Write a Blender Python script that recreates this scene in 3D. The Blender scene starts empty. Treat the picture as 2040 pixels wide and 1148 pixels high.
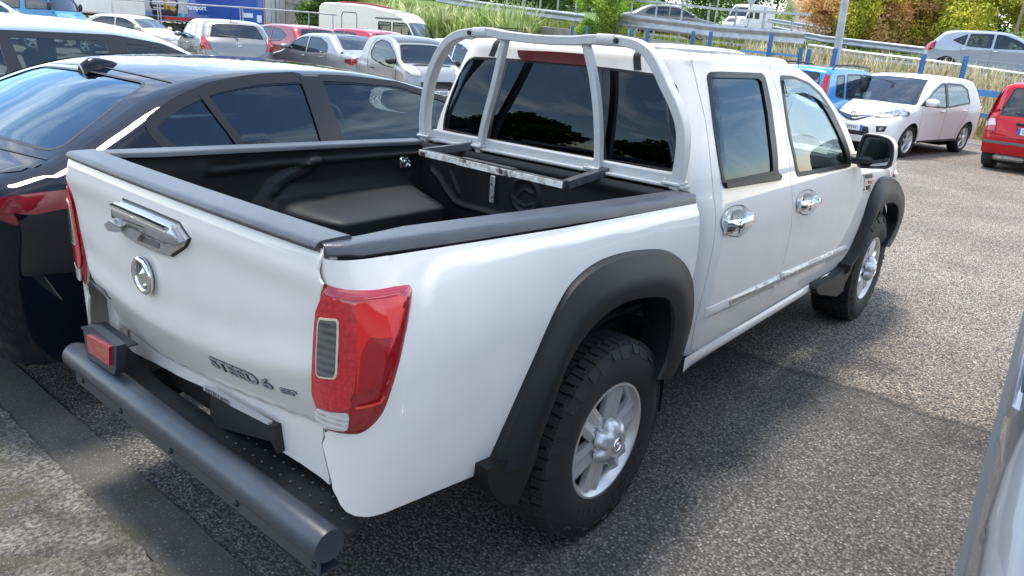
import bpy, math, random
import numpy as np
from mathutils import Vector, Matrix
from mathutils.bvhtree import BVHTree
from mathutils.geometry import delaunay_2d_cdt
random.seed(7); rng = np.random.default_rng(7)
SC = bpy.context.scene; COL = SC.collection
PI = math.pi
# ---------------------------------------------------------------- camera
CP = Vector((-2.0094, -1.9647, 1.6846)); YAW, PIT, ROL, FPX = 0.67666, -0.32933, 0.0702, 1462.3
_f = Vector((math.cos(PIT)*math.cos(YAW), math.cos(PIT)*math.sin(YAW), math.sin(PIT)))
_r0 = _f.cross(Vector((0, 0, 1))).normalized(); _u0 = _r0.cross(_f)
_r = _r0*math.cos(ROL)+_u0*math.sin(ROL); _u = -_r0*math.sin(ROL)+_u0*math.cos(ROL)
cd = bpy.data.cameras.new('camera'); cam = bpy.data.objects.new('camera', cd); COL.objects.link(cam)
cd.sensor_width = 36; cd.lens = FPX/2040*36; cd.clip_start = .05; cd.clip_end = 2000
cam.matrix_world = Matrix(((_r.x, _u.x, -_f.x, CP.x), (_r.y, _u.y, -_f.y, CP.y), (_r.z, _u.z, -_f.z, CP.z), (0, 0, 0, 1)))
SC.camera = cam
def ray(px, py): return (_f*FPX+_r*(px-1020)-_u*(py-574)).normalized()
def onp(ax, c, *pts):                       # where the line of sight through a photo point meets a real plane
    o = []
    for p in pts:
        d = ray(*p); t = (c-CP[ax])/d[ax]; o.append(CP+d*t)
    return o
def at_depth(px, py, t):
    d = ray(px, py); h = math.hypot(d.x, d.y); return CP+d*(t/h)
# ---------------------------------------------------------------- world, sun
SUN_EL, SUN_AZ = math.radians(76), math.radians(80)    # azimuth from +x towards +y
W = bpy.data.worlds.new('World'); SC.world = W; W.use_nodes = True
nt = W.node_tree; nt.nodes.clear(); N = nt.nodes.new; L = nt.links.new
out = N('ShaderNodeOutputWorld'); bg = N('ShaderNodeBackground'); sky = N('ShaderNodeTexSky')
sky.sky_type = 'NISHITA'; sky.sun_disc = False; sky.sun_elevation = SUN_EL; sky.sun_rotation = PI/2-SUN_AZ
sky.air_density = 1.0; sky.dust_density = .3; sky.ozone_density = 2.0
tc = N('ShaderNodeTexCoord'); sep = N('ShaderNodeSeparateXYZ'); L(tc.outputs['Generated'], sep.inputs[0])
ma = N('ShaderNodeMath'); ma.operation = 'MAXIMUM'; L(sep.outputs[2], ma.inputs[0]); ma.inputs[1].default_value = .16
mb = N('ShaderNodeVectorMath'); mb.operation = 'SCALE'; dv = N('ShaderNodeMath'); dv.operation = 'DIVIDE'; dv.inputs[0].default_value = 1; L(ma.outputs[0], dv.inputs[1])
L(tc.outputs['Generated'], mb.inputs[0]); L(dv.outputs[0], mb.inputs['Scale'])
mp = N('ShaderNodeMapping'); mp.inputs['Scale'].default_value = (.55, 1.25, 0); mp.inputs['Rotation'].default_value = (0, 0, .5); L(mb.outputs[0], mp.inputs[0])
nz = N('ShaderNodeTexNoise'); nz.inputs['Scale'].default_value = 1.3; nz.inputs['Detail'].default_value = 9; nz.inputs['Roughness'].default_value = .62; nz.inputs['Distortion'].default_value = .5
L(mp.outputs[0], nz.inputs['Vector'])
cr = N('ShaderNodeValToRGB'); cr.color_ramp.elements[0].position = .50; cr.color_ramp.elements[1].position = .78; L(nz.outputs['Fac'], cr.inputs[0])
mx = N('ShaderNodeMix'); mx.data_type = 'RGBA'; L(cr.outputs['Color'], mx.inputs['Factor'])
wb = N('ShaderNodeMix'); wb.data_type = 'RGBA'; wb.blend_type = 'MULTIPLY'; wb.inputs['Factor'].default_value = 1; wb.inputs['B'].default_value = (1.10, 1.0, .88, 1); L(sky.outputs[0], wb.inputs['A']); L(wb.outputs['Result'], mx.inputs['A']); mx.inputs['B'].default_value = (9.2, 8.5, 7.5, 1)
L(mx.outputs['Result'], bg.inputs[0]); bg.inputs[1].default_value = .15; L(bg.outputs[0], out.inputs[0])
sl = bpy.data.lights.new('sun', 'SUN'); so = bpy.data.objects.new('sun', sl); COL.objects.link(so)
sl.energy = 1.6; sl.angle = math.radians(13.0); sl.color = (1, .95, .86)
sd = Vector((math.cos(SUN_EL)*math.cos(SUN_AZ), math.cos(SUN_EL)*math.sin(SUN_AZ), math.sin(SUN_EL)))
so.rotation_euler = sd.to_track_quat('Z', 'Y').to_euler()
vs = SC.view_settings; vs.view_transform = 'Standard'; vs.look = 'None'; vs.exposure = 1.68; vs.gamma = 1; vs.use_curve_mapping = False
SC.render.engine = 'CYCLES'; SC.cycles.max_bounces = 8; SC.cycles.transparent_max_bounces = 24; SC.cycles.glossy_bounces = 4
SC.cycles.caustics_reflective = False; SC.cycles.caustics_refractive = False
# ---------------------------------------------------------------- materials
def new_mat(name):
    m = bpy.data.materials.new(name); m.use_nodes = True; return m, m.node_tree, m.node_tree.nodes['Principled BSDF']
def noise_chain(t, scale, lo, hi, detail=4, coord='Object', rough=.5, stretch=None):
    c = t.nodes.new('ShaderNodeTexCoord'); n = t.nodes.new('ShaderNodeTexNoise'); r = t.nodes.new('ShaderNodeValToRGB')
    n.inputs['Scale'].default_value = scale; n.inputs['Detail'].default_value = detail; n.inputs['Roughness'].default_value = rough
    src = c.outputs[coord]
    if stretch:
        mpn = t.nodes.new('ShaderNodeMapping'); mpn.inputs['Scale'].default_value = stretch; t.links.new(src, mpn.inputs[0]); src = mpn.outputs[0]
    t.links.new(src, n.inputs['Vector']); t.links.new(n.outputs['Fac'], r.inputs[0])
    r.color_ramp.elements[0].position = lo; r.color_ramp.elements[1].position = hi
    return n, r
def mixc(t, fac, a, b):
    m = t.nodes.new('ShaderNodeMix'); m.data_type = 'RGBA'
    for k, v in (('Factor', fac), ('A', a), ('B', b)):
        if isinstance(v, (tuple, list)): m.inputs[k].default_value = (*v[:3], 1)
        elif isinstance(v, (int, float)): m.inputs[k].default_value = v
        else: t.links.new(v, m.inputs[k])
    return m.outputs['Result']
def bump(t, b, h, strength, dist=.01):
    n = t.nodes.new('ShaderNodeBump'); n.inputs['Strength'].default_value = strength; n.inputs['Distance'].default_value = dist
    t.links.new(h, n.inputs['Height']); t.links.new(n.outputs[0], b.inputs['Normal'])
MC = {}
def plain(col, rough=.5, metal=0, spec=.5, coat=0, name=None, bs=0, bstr=.3, var=0, vs_=3, sheen=0):
    key = (tuple(col), rough, metal, spec, coat, bs, bstr, var, vs_)
    if key in MC: return MC[key]
    m, t, b = new_mat(name or 'surface'); b.inputs['Base Color'].default_value = (*col, 1); b.inputs['Roughness'].default_value = rough
    b.inputs['Metallic'].default_value = metal; b.inputs['Specular IOR Level'].default_value = spec; b.inputs['Coat Weight'].default_value = coat; b.inputs['Coat Roughness'].default_value = .02
    if var:
        n, r = noise_chain(t, vs_, .3, .7, 5)
        L2 = mixc(t, r.outputs[0], [c*(1-var) for c in col], [min(1, c*(1+var)) for c in col]); t.links.new(L2, b.inputs['Base Color'])
    if bs:
        n, r = noise_chain(t, bs, .3, .7, 3); bump(t, b, n.outputs['Fac'], bstr, .002)
    MC[key] = m; return m
def paint(col, metal=0.0, rough=.32, flake=0, dirt=.05, cr=.045):
    key = ('paint', tuple(col), metal, rough, cr)
    if key in MC: return MC[key]
    m, t, b = new_mat('car_paint')
    b.inputs['Metallic'].default_value = metal; b.inputs['Roughness'].default_value = rough if metal else .6; b.inputs['Specular IOR Level'].default_value = .5 if metal else .0
    b.inputs['Coat Weight'].default_value = 1; b.inputs['Coat Roughness'].default_value = .03; b.inputs['Coat IOR'].default_value = 1.42
    n, r = noise_chain(t, 6, .35, .75, 6)
    t.links.new(mixc(t, r.outputs[0], col, [c*(1-dirt)+.015*dirt for c in col]), b.inputs['Base Color'])
    n2, r2 = noise_chain(t, 25, .3, .9, 5); mm = t.nodes.new('ShaderNodeMath'); mm.operation = 'MULTIPLY'; mm.inputs[1].default_value = cr
    t.links.new(r2.outputs[0], mm.inputs[0]); t.links.new(mm.outputs[0], b.inputs['Coat Roughness'])
    MC[key] = m; return m
def glass(tint=(.75, .82, .8), refl=1.0, name='glass', rough=0.0, gc=(.86, .93, 1)):
    key = ('glass', tuple(tint), refl, rough, gc)
    if key in MC: return MC[key]
    m = bpy.data.materials.new(name); m.use_nodes = True; t = m.node_tree; t.nodes.clear()
    o = t.nodes.new('ShaderNodeOutputMaterial'); tr = t.nodes.new('ShaderNodeBsdfTransparent'); gl = t.nodes.new('ShaderNodeBsdfGlossy'); mi = t.nodes.new('ShaderNodeMixShader'); fr = t.nodes.new('ShaderNodeFresnel')
    tr.inputs[0].default_value = (*tint, 1); gl.inputs['Roughness'].default_value = rough; gl.inputs[0].default_value = (*gc, 1); fr.inputs[0].default_value = 1.62
    mu = t.nodes.new('ShaderNodeMath'); mu.operation = 'MULTIPLY'; mu.inputs[1].default_value = 1.3*refl; mu.use_clamp = True
    t.links.new(fr.outputs[0], mu.inputs[0]); t.links.new(mu.outputs[0], mi.inputs[0]); t.links.new(tr.outputs[0], mi.inputs[1]); t.links.new(gl.outputs[0], mi.inputs[2]); t.links.new(mi.outputs[0], o.inputs[0])
    MC[key] = m; return m
M_white = paint((.83, .785, .72), dirt=.06)
M_blackp = plain((.018, .019, .021), .5, name='black_plastic', bs=300, bstr=.15)
M_flare = plain((.010, .0105, .012), .52, spec=.38, name='matte_black_flare', bs=500, bstr=.12, var=.15, vs_=5)
M_rubber = plain((.02, .02, .021), .7, name='rubber', bs=60, bstr=.2, var=.2)
M_seal = plain((.014, .0145, .016), .42, spec=.35, name='rubber_seal')
M_chrome = plain((.82, .83, .85), .06, 1, name='chrome')
M_silver = plain((.62, .63, .64), .28, 1, name='silver_metal')
M_alloy = plain((.66, .66, .66), .36, .6, name='alloy', coat=.3)
M_dark = plain((.008, .008, .009), .8, name='dark_inside')
M_seat = plain((.035, .036, .04), .85, name='seat_fabric')
M_dash = plain((.022, .022, .024), .55, name='dashboard')
M_glass = glass((.55, .63, .62)); M_glass_clear = glass((.72, .8, .78)); M_glass_dark = glass((.06, .07, .075), 1.1)
M_red = plain((.42, .012, .018), .08, spec=.6, coat=1, name='red_lens')
M_redd = plain((.10, .004, .009), .12, spec=.6, coat=1, name='dark_red_lens')
M_clear = plain((.5, .51, .5), .12, .5, coat=1, name='clear_lens')
M_orange = plain((.8, .2, .02), .15, coat=1, name='orange_lens')
M_tan, _t, _b = new_mat('headlamp_lens'); _n, _r_ = noise_chain(_t, 16, .35, .65, 4); _t.links.new(mixc(_t, _r_.outputs[0], (.05, .055, .06), (.42, .43, .43)), _b.inputs['Base Color']); _b.inputs['Roughness'].default_value = .15; _b.inputs['Coat Weight'].default_value = 1
# ---------------------------------------------------------------- objects
def setp(o, label=None, cat=None, group=None, kind=None):
    if label: o['label'] = label
    if cat: o['category'] = cat
    if group: o['group'] = group
    if kind: o['kind'] = kind
    return o
def thing(name, label, cat, loc=(0, 0, 0), rz=0, group=None):
    o = bpy.data.objects.new(name, None); COL.objects.link(o); o.location = loc; o.rotation_euler = (0, 0, rz); o.empty_display_size = .2
    return setp(o, label, cat, group)
def part(name, parent, loc=(0, 0, 0), rot=(0, 0, 0)):
    o = bpy.data.objects.new(name, None); COL.objects.link(o); o.parent = parent; o.location = loc; o.rotation_euler = rot; return o
def mesh(name, V, F, mat, parent=None, smooth=True, ang=38, normals=None, mats=None, fm=None):
    me = bpy.data.meshes.new(name); me.from_pydata([tuple(v) for v in V], [], [tuple(f) for f in F]); me.update()
    for m_ in (mats or [mat]): me.materials.append(m_)
    if fm is not None: me.polygons.foreach_set('material_index', fm)
    if smooth:
        me.polygons.foreach_set('use_smooth', [True]*len(me.polygons))
        if normals is not None: me.normals_split_custom_set(normals)
        else: me.set_sharp_from_angle(angle=math.radians(ang))
    o = bpy.data.objects.new(name, me); COL.objects.link(o)
    if parent: o.parent = parent
    return o
class MB:                                   # gathers simple solids into one mesh
    def __init__(s): s.V = []; s.F = []
    def add(s, V, F):
        k = len(s.V); s.V += [Vector(v) for v in V]; s.F += [tuple(i+k for i in f) for f in F]; return s
    def box(s, c, d, rot=None, bev=0):
        x, y, z = [q/2 for q in d]; c = Vector(c)
        if bev:
            b = min(bev, x*.9, y*.9, z*.9); V = []; 
            for sx in (-1, 1):
                for sy in (-1, 1):
                    for sz in (-1, 1):
                        V += [(sx*x, sy*(y-b), sz*(z-b)), (sx*(x-b), sy*y, sz*(z-b)), (sx*(x-b), sy*(y-b), sz*z)]
            import bmesh
            bm = bmesh.new(); [bm.verts.new(v) for v in V]; bmesh.ops.convex_hull(bm, input=bm.verts[:])
            bmesh.ops.recalc_face_normals(bm, faces=bm.faces[:]); bm.verts.index_update()
            V = [v.co.copy() for v in bm.verts]; F = [[v.index for v in f.verts] for f in bm.faces]; bm.free()
        else:
            V = [Vector((a, b_, c_)) for a in (-x, x) for b_ in (-y, y) for c_ in (-z, z)]
            F = [(0, 1, 3, 2), (4, 6, 7, 5), (0, 4, 5, 1), (2, 3, 7, 6), (0, 2, 6, 4), (1, 5, 7, 3)]
        if rot is not None: V = [rot@v for v in V]
        return s.add([v+c for v in V], F)
    def tube(s, P, r, n=10, cap=True, closed=False):
        P = [Vector(p) for p in P]; m = len(P); R = r if isinstance(r, (list, tuple)) else [r]*m
        V = []; up = None
        for i, p in enumerate(P):
            a = P[(i-1) % m] if (i > 0 or closed) else P[0]; b = P[(i+1) % m] if (i < m-1 or closed) else P[-1]
            t = (b-a).normalized()
            if up is None:
                up = Vector((0, 0, 1)) if abs(t.z) < .9 else Vector((1, 0, 0))
            x = t.cross(up).normalized(); up = x.cross(t).normalized()
            for k in range(n):
                w = 2*PI*k/n; V.append(p+(x*math.cos(w)+up*math.sin(w))*R[i])
        F = []
        for i in range(m if closed else m-1):
            for k in range(n):
                j = (i+1) % m; F.append((i*n+k, i*n+(k+1) % n, j*n+(k+1) % n, j*n+k))
        if cap and not closed: F += [tuple(range(n-1, -1, -1)), tuple((m-1)*n+k for k in range(n))]
        return s.add(V, F)
    def sweep(s, P, sec, xdir, ydir=None, cap=True, closed_sec=True):   # sec: list of (a,b); a along xdir, b along the other axis
        P = [Vector(p) for p in P]; n = len(sec); V = []
        for i, p in enumerate(P):
            t = (P[min(i+1, len(P)-1)]-P[max(i-1, 0)]).normalized(); X = Vector(xdir); X = (X-t*X.dot(t)).normalized(); Y = t.cross(X)
            V += [p+X*a+Y*b for a, b in sec]
        F = []
        for i in range(len(P)-1):
            for k in range(n if closed_sec else n-1): F.append((i*n+k, i*n+(k+1) % n, (i+1)*n+(k+1) % n, (i+1)*n+k))
        if cap: F += [tuple(range(n-1, -1, -1)), tuple((len(P)-1)*n+k for k in range(n))]
        return s.add(V, F)
    def prism(s, poly, axis, a, b):         # polygon in the plane across axis, from a to b
        n = len(poly)
        def mk(u, v, w): return {'x': (w, u, v), 'y': (u, w, v), 'z': (u, v, w)}[axis]
        V = [mk(u, v, a) for u, v in poly]+[mk(u, v, b) for u, v in poly]
        F = [tuple(range(n)), tuple(range(2*n-1, n-1, -1))]+[(k, (k+1) % n, n+(k+1) % n, n+k) for k in range(n)]
        return s.add(V, F)
    def lathe(s, prof, n=48, axis='y', c=(0, 0, 0), wob=None):   # prof: (radius, along)
        V = []; m = len(prof); c = Vector(c)
        for k in range(n):
            w = 2*PI*k/n
            for (r, a) in prof:
                q = (r*math.cos(w), a, r*math.sin(w)) if axis == 'y' else ((r*math.cos(w), r*math.sin(w), a) if axis == 'z' else (a, r*math.cos(w), r*math.sin(w)))
                V.append(c+Vector(q))
        F = [(k*m+j, k*m+j+1, ((k+1) % n)*m+j+1, ((k+1) % n)*m+j) for k in range(n) for j in range(m-1)]
        return s.add(V, F)
    def ico(s, c, rad, sub=1, sc=(1, 1, 1)):
        import bmesh
        bm = bmesh.new(); bmesh.ops.create_icosphere(bm, subdivisions=sub, radius=rad)
        V = [Vector((v.co.x*sc[0], v.co.y*sc[1], v.co.z*sc[2]))+Vector(c) for v in bm.verts]; F = [[v.index for v in f.verts] for f in bm.faces]; bm.free()
        return s.add(V, F)
    def build(s, name, mat, parent=None, smooth=True, ang=38):
        import bmesh
        o = mesh(name, s.V, s.F, mat, parent, False)
        bm = bmesh.new(); bm.from_mesh(o.data); bmesh.ops.recalc_face_normals(bm, faces=bm.faces[:]); bm.to_mesh(o.data); bm.free()
        if smooth:
            o.data.polygons.foreach_set('use_smooth', [True]*len(o.data.polygons)); o.data.set_sharp_from_angle(angle=math.radians(ang))
        return o
# ---------------------------------------------------------------- parametric surfaces
def interp(x, pts):
    if x <= pts[0][0]: return pts[0][1]
    for (a, b), (c, d) in zip(pts, pts[1:]):
        if x <= c: return b+(d-b)*(x-a)/(c-a)
    return pts[-1][1]
def smooth_pts(pts, n=200):                 # Catmull-Rom resample of a table -> smooth function table
    xs = [p[0] for p in pts]; out_ = []
    for k in range(n+1):
        x = xs[0]+(xs[-1]-xs[0])*k/n
        out_.append((x, hermite(x, pts)))
    return out_
def hermite(x, p):
    n = len(p)
    if x <= p[0][0]: return p[0][1]
    if x >= p[-1][0]: return p[-1][1]
    for i in range(n-1):
        if x <= p[i+1][0]: break
    x0, y0 = p[i]; x1, y1 = p[i+1]; h = x1-x0; dd = (y1-y0)/h
    dl = (y0-p[i-1][1])/(x0-p[i-1][0]) if i > 0 else dd
    dr = (p[i+2][1]-y1)/(p[i+2][0]-x1) if i < n-2 else dd
    m0 = (dl+dd)/2 if dl*dd > 0 else 0; m1 = (dr+dd)/2 if dr*dd > 0 else 0
    if i == 0: m0 = dd
    if i == n-2: m1 = dd
    t = (x-x0)/h
    return y0*(2*t**3-3*t*t+1)+h*m0*(t**3-2*t*t+t)+y1*(-2*t**3+3*t*t)+h*m1*(t**3-t*t)
def sstep(a, b, x):
    t = min(1, max(0, (x-a)/(b-a))) if b != a else float(x > a); return t*t*(3-2*t)
def crom(P, n=6, closed=False):
    P = [Vector(p) if len(p) == 3 else Vector((p[0], p[1])) for p in P]; m = len(P); o = []
    for i in range(m if closed else m-1):
        g = lambda k: P[k % m] if closed else P[min(max(k, 0), m-1)]
        a, b, c, d = g(i-1), g(i), g(i+1), g(i+2)
        for k in range(n):
            t = k/n; o.append(.5*((2*b)+(c-a)*t+(2*a-5*b+4*c-d)*t*t+(3*b-a-3*c+d)*t**3))
    if not closed: o.append(P[-1])
    return o
class Surf:
    def __init__(s, fn, u0, u1, v0, v1, nu=60, nv=40, flip=1):
        s.fn = fn; s.d = (u0, u1, v0, v1, nu, nv); s.flip = flip; s.b = None
    def P(s, u, v): return Vector(s.fn(u, v))
    def Nn(s, u, v, e=2e-3):
        a = s.P(u+e, v)-s.P(u-e, v); b = s.P(u, v+e)-s.P(u, v-e); n = a.cross(b)
        return n.normalized()*s.flip if n.length > 1e-12 else Vector((0, 0, 1))
    def hit(s, px, py):
        u0, u1, v0, v1, nu, nv = s.d
        if s.b is None:
            s.V = [s.P(u0+(u1-u0)*i/nu, v0+(v1-v0)*j/nv) for i in range(nu+1) for j in range(nv+1)]
            s.T = []
            for i in range(nu):
                for j in range(nv):
                    a = i*(nv+1)+j; s.T += [(a, a+nv+1, a+nv+2), (a, a+nv+2, a+1)]
            s.b = BVHTree.FromPolygons(s.V, s.T)
        loc, n, idx, dist = s.b.ray_cast(CP, ray(px, py))
        if loc is None: raise ValueError('no hit %s %s' % (px, py))
        T = s.T[idx]; A, B, C = [s.V[k] for k in T]
        v0_, v1_, v2_ = B-A, C-A, loc-A; d00, d01, d11, d20, d21 = v0_.dot(v0_), v0_.dot(v1_), v1_.dot(v1_), v2_.dot(v0_), v2_.dot(v1_)
        den = d00*d11-d01*d01; b1 = (d11*d20-d01*d21)/den; b2 = (d00*d21-d01*d20)/den; b0 = 1-b1-b2
        uv = [(u0+(u1-u0)*(k//(nv+1))/nu, v0+(v1-v0)*(k % (nv+1))/nv) for k in T]
        return (b0*uv[0][0]+b1*uv[1][0]+b2*uv[2][0], b0*uv[0][1]+b1*uv[1][1]+b2*uv[2][1])
    def tr(s, pts, ok=None):
        o = []
        for p in pts:
            try: o.append(s.hit(*p))
            except ValueError: print('MISS', p)
        return o
    def mirror(s): 
        f = s.fn
        def g(u, v): p = f(u, v); return (p[0], -p[1], p[2])
        return Surf(g, *s.d, flip=-s.flip)
def resample(poly, step, closed=True):
    o = []; n = len(poly)
    for i in range(n if closed else n-1):
        a, b = poly[i], poly[(i+1) % n]; d = math.hypot(b[0]-a[0], b[1]-a[1])
        if d < 1e-6: continue
        k = max(1, int(math.ceil(d/step)))
        o += [(a[0]+(b[0]-a[0])*j/k, a[1]+(b[1]-a[1])*j/k) for j in range(k)]
    return o
def inpoly(pts, poly):
    x, y = pts[:, 0], pts[:, 1]; r = np.zeros(len(pts), bool); n = len(poly)
    for i in range(n):
        x1, y1 = poly[i]; x2, y2 = poly[(i+1) % n]
        if y1 == y2: continue
        c = ((y1 > y) != (y2 > y)) & (x < (x2-x1)*(y-y1)/(y2-y1)+x1); r ^= c
    return r
def rounded(poly, r=.02, n=4):              # round the corners of a polygon
    o = []; m = len(poly)
    for i in range(m):
        p = Vector(poly[i][:2]); a = Vector(poly[i-1][:2]); b = Vector(poly[(i+1) % m][:2])
        d1, d2 = (a-p), (b-p); l1, l2 = d1.length, d2.length; k = min(r, l1*.45, l2*.45)
        p1, p2 = p+d1/l1*k, p+d2/l2*k
        for j in range(n+1):
            t = j/n; q = p1*(1-t)**2+p*2*t*(1-t)+p2*t*t; o.append((q.x, q.y))
    return o
def inset(poly, d):
    A = sum(poly[i-1][0]*poly[i][1]-poly[i][0]*poly[i-1][1] for i in range(len(poly))); sg = 1 if A > 0 else -1; o = []; m = len(poly)
    for i in range(m):
        p = Vector(poly[i][:2]); a = (p-Vector(poly[i-1][:2])); b = (Vector(poly[(i+1) % m][:2])-p)
        if a.length < 1e-9 or b.length < 1e-9: continue
        a.normalize(); b.normalize(); na, nb = Vector((-a.y, a.x))*sg, Vector((-b.y, b.x))*sg; q = na+nb
        if q.length < 1e-6: q = na
        q.normalize(); k = d/max(.4, q.dot(na)); p = p+q*k; o.append((p.x, p.y))
    return o
def patch(name, S, outline, mat, parent=None, holes=(), step=.03, off=0, thick=.012, dome=0, bulge=None):
    outl = resample([tuple(p[:2]) for p in outline], step); hs = [resample([tuple(p[:2]) for p in h], step) for h in holes]
    B = np.array(outl+[p for h in hs for p in h])
    x0, y0 = np.min(outl, 0); x1, y1 = np.max(outl, 0)
    gx, gy = np.meshgrid(np.arange(x0+step/2, x1, step), np.arange(y0+step/2, y1, step)); G = np.stack([gx.ravel(), gy.ravel()], 1)
    if len(G):
        k = inpoly(G, outl)
        for h in hs: k &= ~inpoly(G, h)
        G = G[k]
    if len(G):
        dmin = np.full(len(G), 9e9)
        for b in B: dmin = np.minimum(dmin, (G[:, 0]-b[0])**2+(G[:, 1]-b[1])**2)
        dg = np.sqrt(dmin); G = G[dg > .5*step]
    pts = [Vector((float(a), float(b))) for a, b in B]+[Vector((float(a), float(b))) for a, b in G]
    E = []; k = 0
    for h in [outl]+hs:
        m = len(h); E += [(k+i, k+(i+1) % m) for i in range(m)]; k += m
    v, e, f, *_ = delaunay_2d_cdt(pts, E, [], 0, 1e-6)
    C = np.array([(sum(v[i].x for i in t)/len(t), sum(v[i].y for i in t)/len(t)) for t in f])
    k = inpoly(C, outl)
    for h in hs: k &= ~inpoly(C, h)
    F = [f[i] for i in range(len(f)) if k[i]]
    used = sorted({i for t in F for i in t}); ix = {a: b for b, a in enumerate(used)}; F = [tuple(ix[i] for i in t) for t in F]; uv = [v[i] for i in used]
    Nv = [S.Nn(p.x, p.y) for p in uv]
    extra = [0]*len(uv)
    if dome:
        A = np.array([(p.x, p.y) for p in uv]); dm = np.full(len(A), 9e9)
        for b in B: dm = np.minimum(dm, (A[:, 0]-b[0])**2+(A[:, 1]-b[1])**2)
        dm = np.sqrt(dm); w = dome[1]; extra = [dome[0]*math.sin(min(1, q/w)*PI/2) for q in dm]
    if bulge: extra = [a+bulge(p.x, p.y) for a, p in zip(extra, uv)]
    V = [S.P(p.x, p.y)+n*(off+x) for p, n, x in zip(uv, Nv, extra)]
    T = []
    for t in F:
        a, b, c = [V[i] for i in t]
        T.append(t if (b-a).cross(c-a).dot(Nv[t[0]]) > 0 else t[::-1])
    ec = {}
    for t in T:
        for i in range(len(t)):
            q = (t[i], t[(i+1) % len(t)]); ec[tuple(sorted(q))] = None if tuple(sorted(q)) in ec else q
    be = [q for q in ec.values() if q]
    nl = None; FF = list(T)
    if thick:
        n0 = len(V); ring = sorted({i for q in be for i in q}); r1 = {i: n0+k for k, i in enumerate(ring)}; r2 = {i: n0+len(ring)+k for k, i in enumerate(ring)}
        V += [V[i] for i in ring]+[V[i]-Nv[i]*thick for i in ring]
        FF += [(r1[b], r1[a], r2[a], r2[b]) for a, b in be]
    if dome or bulge: return mesh(name, V, FF, mat, parent, True, 50)
    nl = [Nv[i] for t in T for i in t]
    for q in FF[len(T):]:
        a, b, c = V[q[0]], V[q[1]], V[q[2]]; n = (b-a).cross(c-b)
        n = n.normalized() if n.length > 1e-12 else Vector((0, 0, 1)); nl += [n]*4
    return mesh(name, V, FF, mat, parent, True, normals=nl)
def grid(name, S, mat, parent=None, us=None, vs_=None, nu=40, nv=20, off=0):
    u0, u1, v0, v1, _, _ = S.d; us = us or [u0+(u1-u0)*i/nu for i in range(nu+1)]; vv = vs_ or [v0+(v1-v0)*j/nv for j in range(nv+1)]
    V = [S.P(u, v)+(S.Nn(u, v)*off if off else Vector()) for u in us for v in vv]; m = len(vv)
    F = [(i*m+j, (i+1)*m+j, (i+1)*m+j+1, i*m+j+1) for i in range(len(us)-1) for j in range(m-1)]
    if S.flip < 0: F = [f[::-1] for f in F]
    return mesh(name, V, F, mat, parent, True, 60)
def strip(name, S, pts, w, mat, parent=None, off=.002, step=.03, h=0):     # thin line laid along a surface path (u,v)
    P = resample(pts, step, False)+[pts[-1]]; V = []; F = []
    for i, p in enumerate(P):
        a, b = P[max(i-1, 0)], P[min(i+1, len(P)-1)]; A, B = S.P(*a), S.P(*b); t = (B-A).normalized() if (B-A).length > 1e-9 else Vector((1, 0, 0)); n = S.Nn(*p); s_ = t.cross(n).normalized(); c = S.P(*p)+n*off
        if h: V += [c-s_*w/2-n*h, c-s_*w*.35, c+s_*w*.35, c+s_*w/2-n*h]
        else: V += [c-s_*w/2, c+s_*w/2]
    k = 4 if h else 2
    for i in range(len(P)-1):
        for j in range(k-1): F.append((i*k+j, i*k+j+1, (i+1)*k+j+1, (i+1)*k+j))
    return mesh(name, V, F, mat, parent, True, 50)
def mirror_obj(o, parent, name=None):
    me = o.data.copy(); V = [(v.co.x, -v.co.y, v.co.z) for v in me.vertices]; F = [tuple(reversed(p.vertices)) for p in me.polygons]
    return mesh(name or o.name.split('.')[0], V, F, me.materials[0], parent, True, 38)
FNT = {}
def text(name, s, size, mat, parent, origin, right, up, depth=.003, sx=1, bold=0, align='LEFT', off=.001):
    cu = bpy.data.curves.new(name, 'FONT'); cu.body = s; cu.size = size; cu.extrude = depth/2; cu.align_x = align; cu.offset = bold; cu.resolution_u = 3
    to = bpy.data.objects.new('t', cu); COL.objects.link(to); dg = bpy.context.evaluated_depsgraph_get(); dg.update()
    me = bpy.data.meshes.new_from_object(to.evaluated_get(dg)); bpy.data.objects.remove(to); bpy.data.curves.remove(cu)
    r = Vector(right).normalized(); u = Vector(up); u = (u-r*u.dot(r)).normalized(); n = r.cross(u); o0 = Vector(origin)
    for v in me.vertices:
        x, y, z = v.co; v.co = o0+r*(x*sx)+u*y+n*(z+depth/2+off)
    me.materials.clear(); me.materials.append(mat); me.name = name
    o = bpy.data.objects.new(name, me); COL.objects.link(o)
    if parent: o.parent = parent
    return o
def disc_surf(c, ax, u_, v_):               # flat surface with a frame
    c, u_, v_ = Vector(c), Vector(u_), Vector(v_)
    return Surf(lambda a, b: c+u_*a+v_*b, -1, 1, -1, 1, 2, 2, flip=1)
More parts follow.
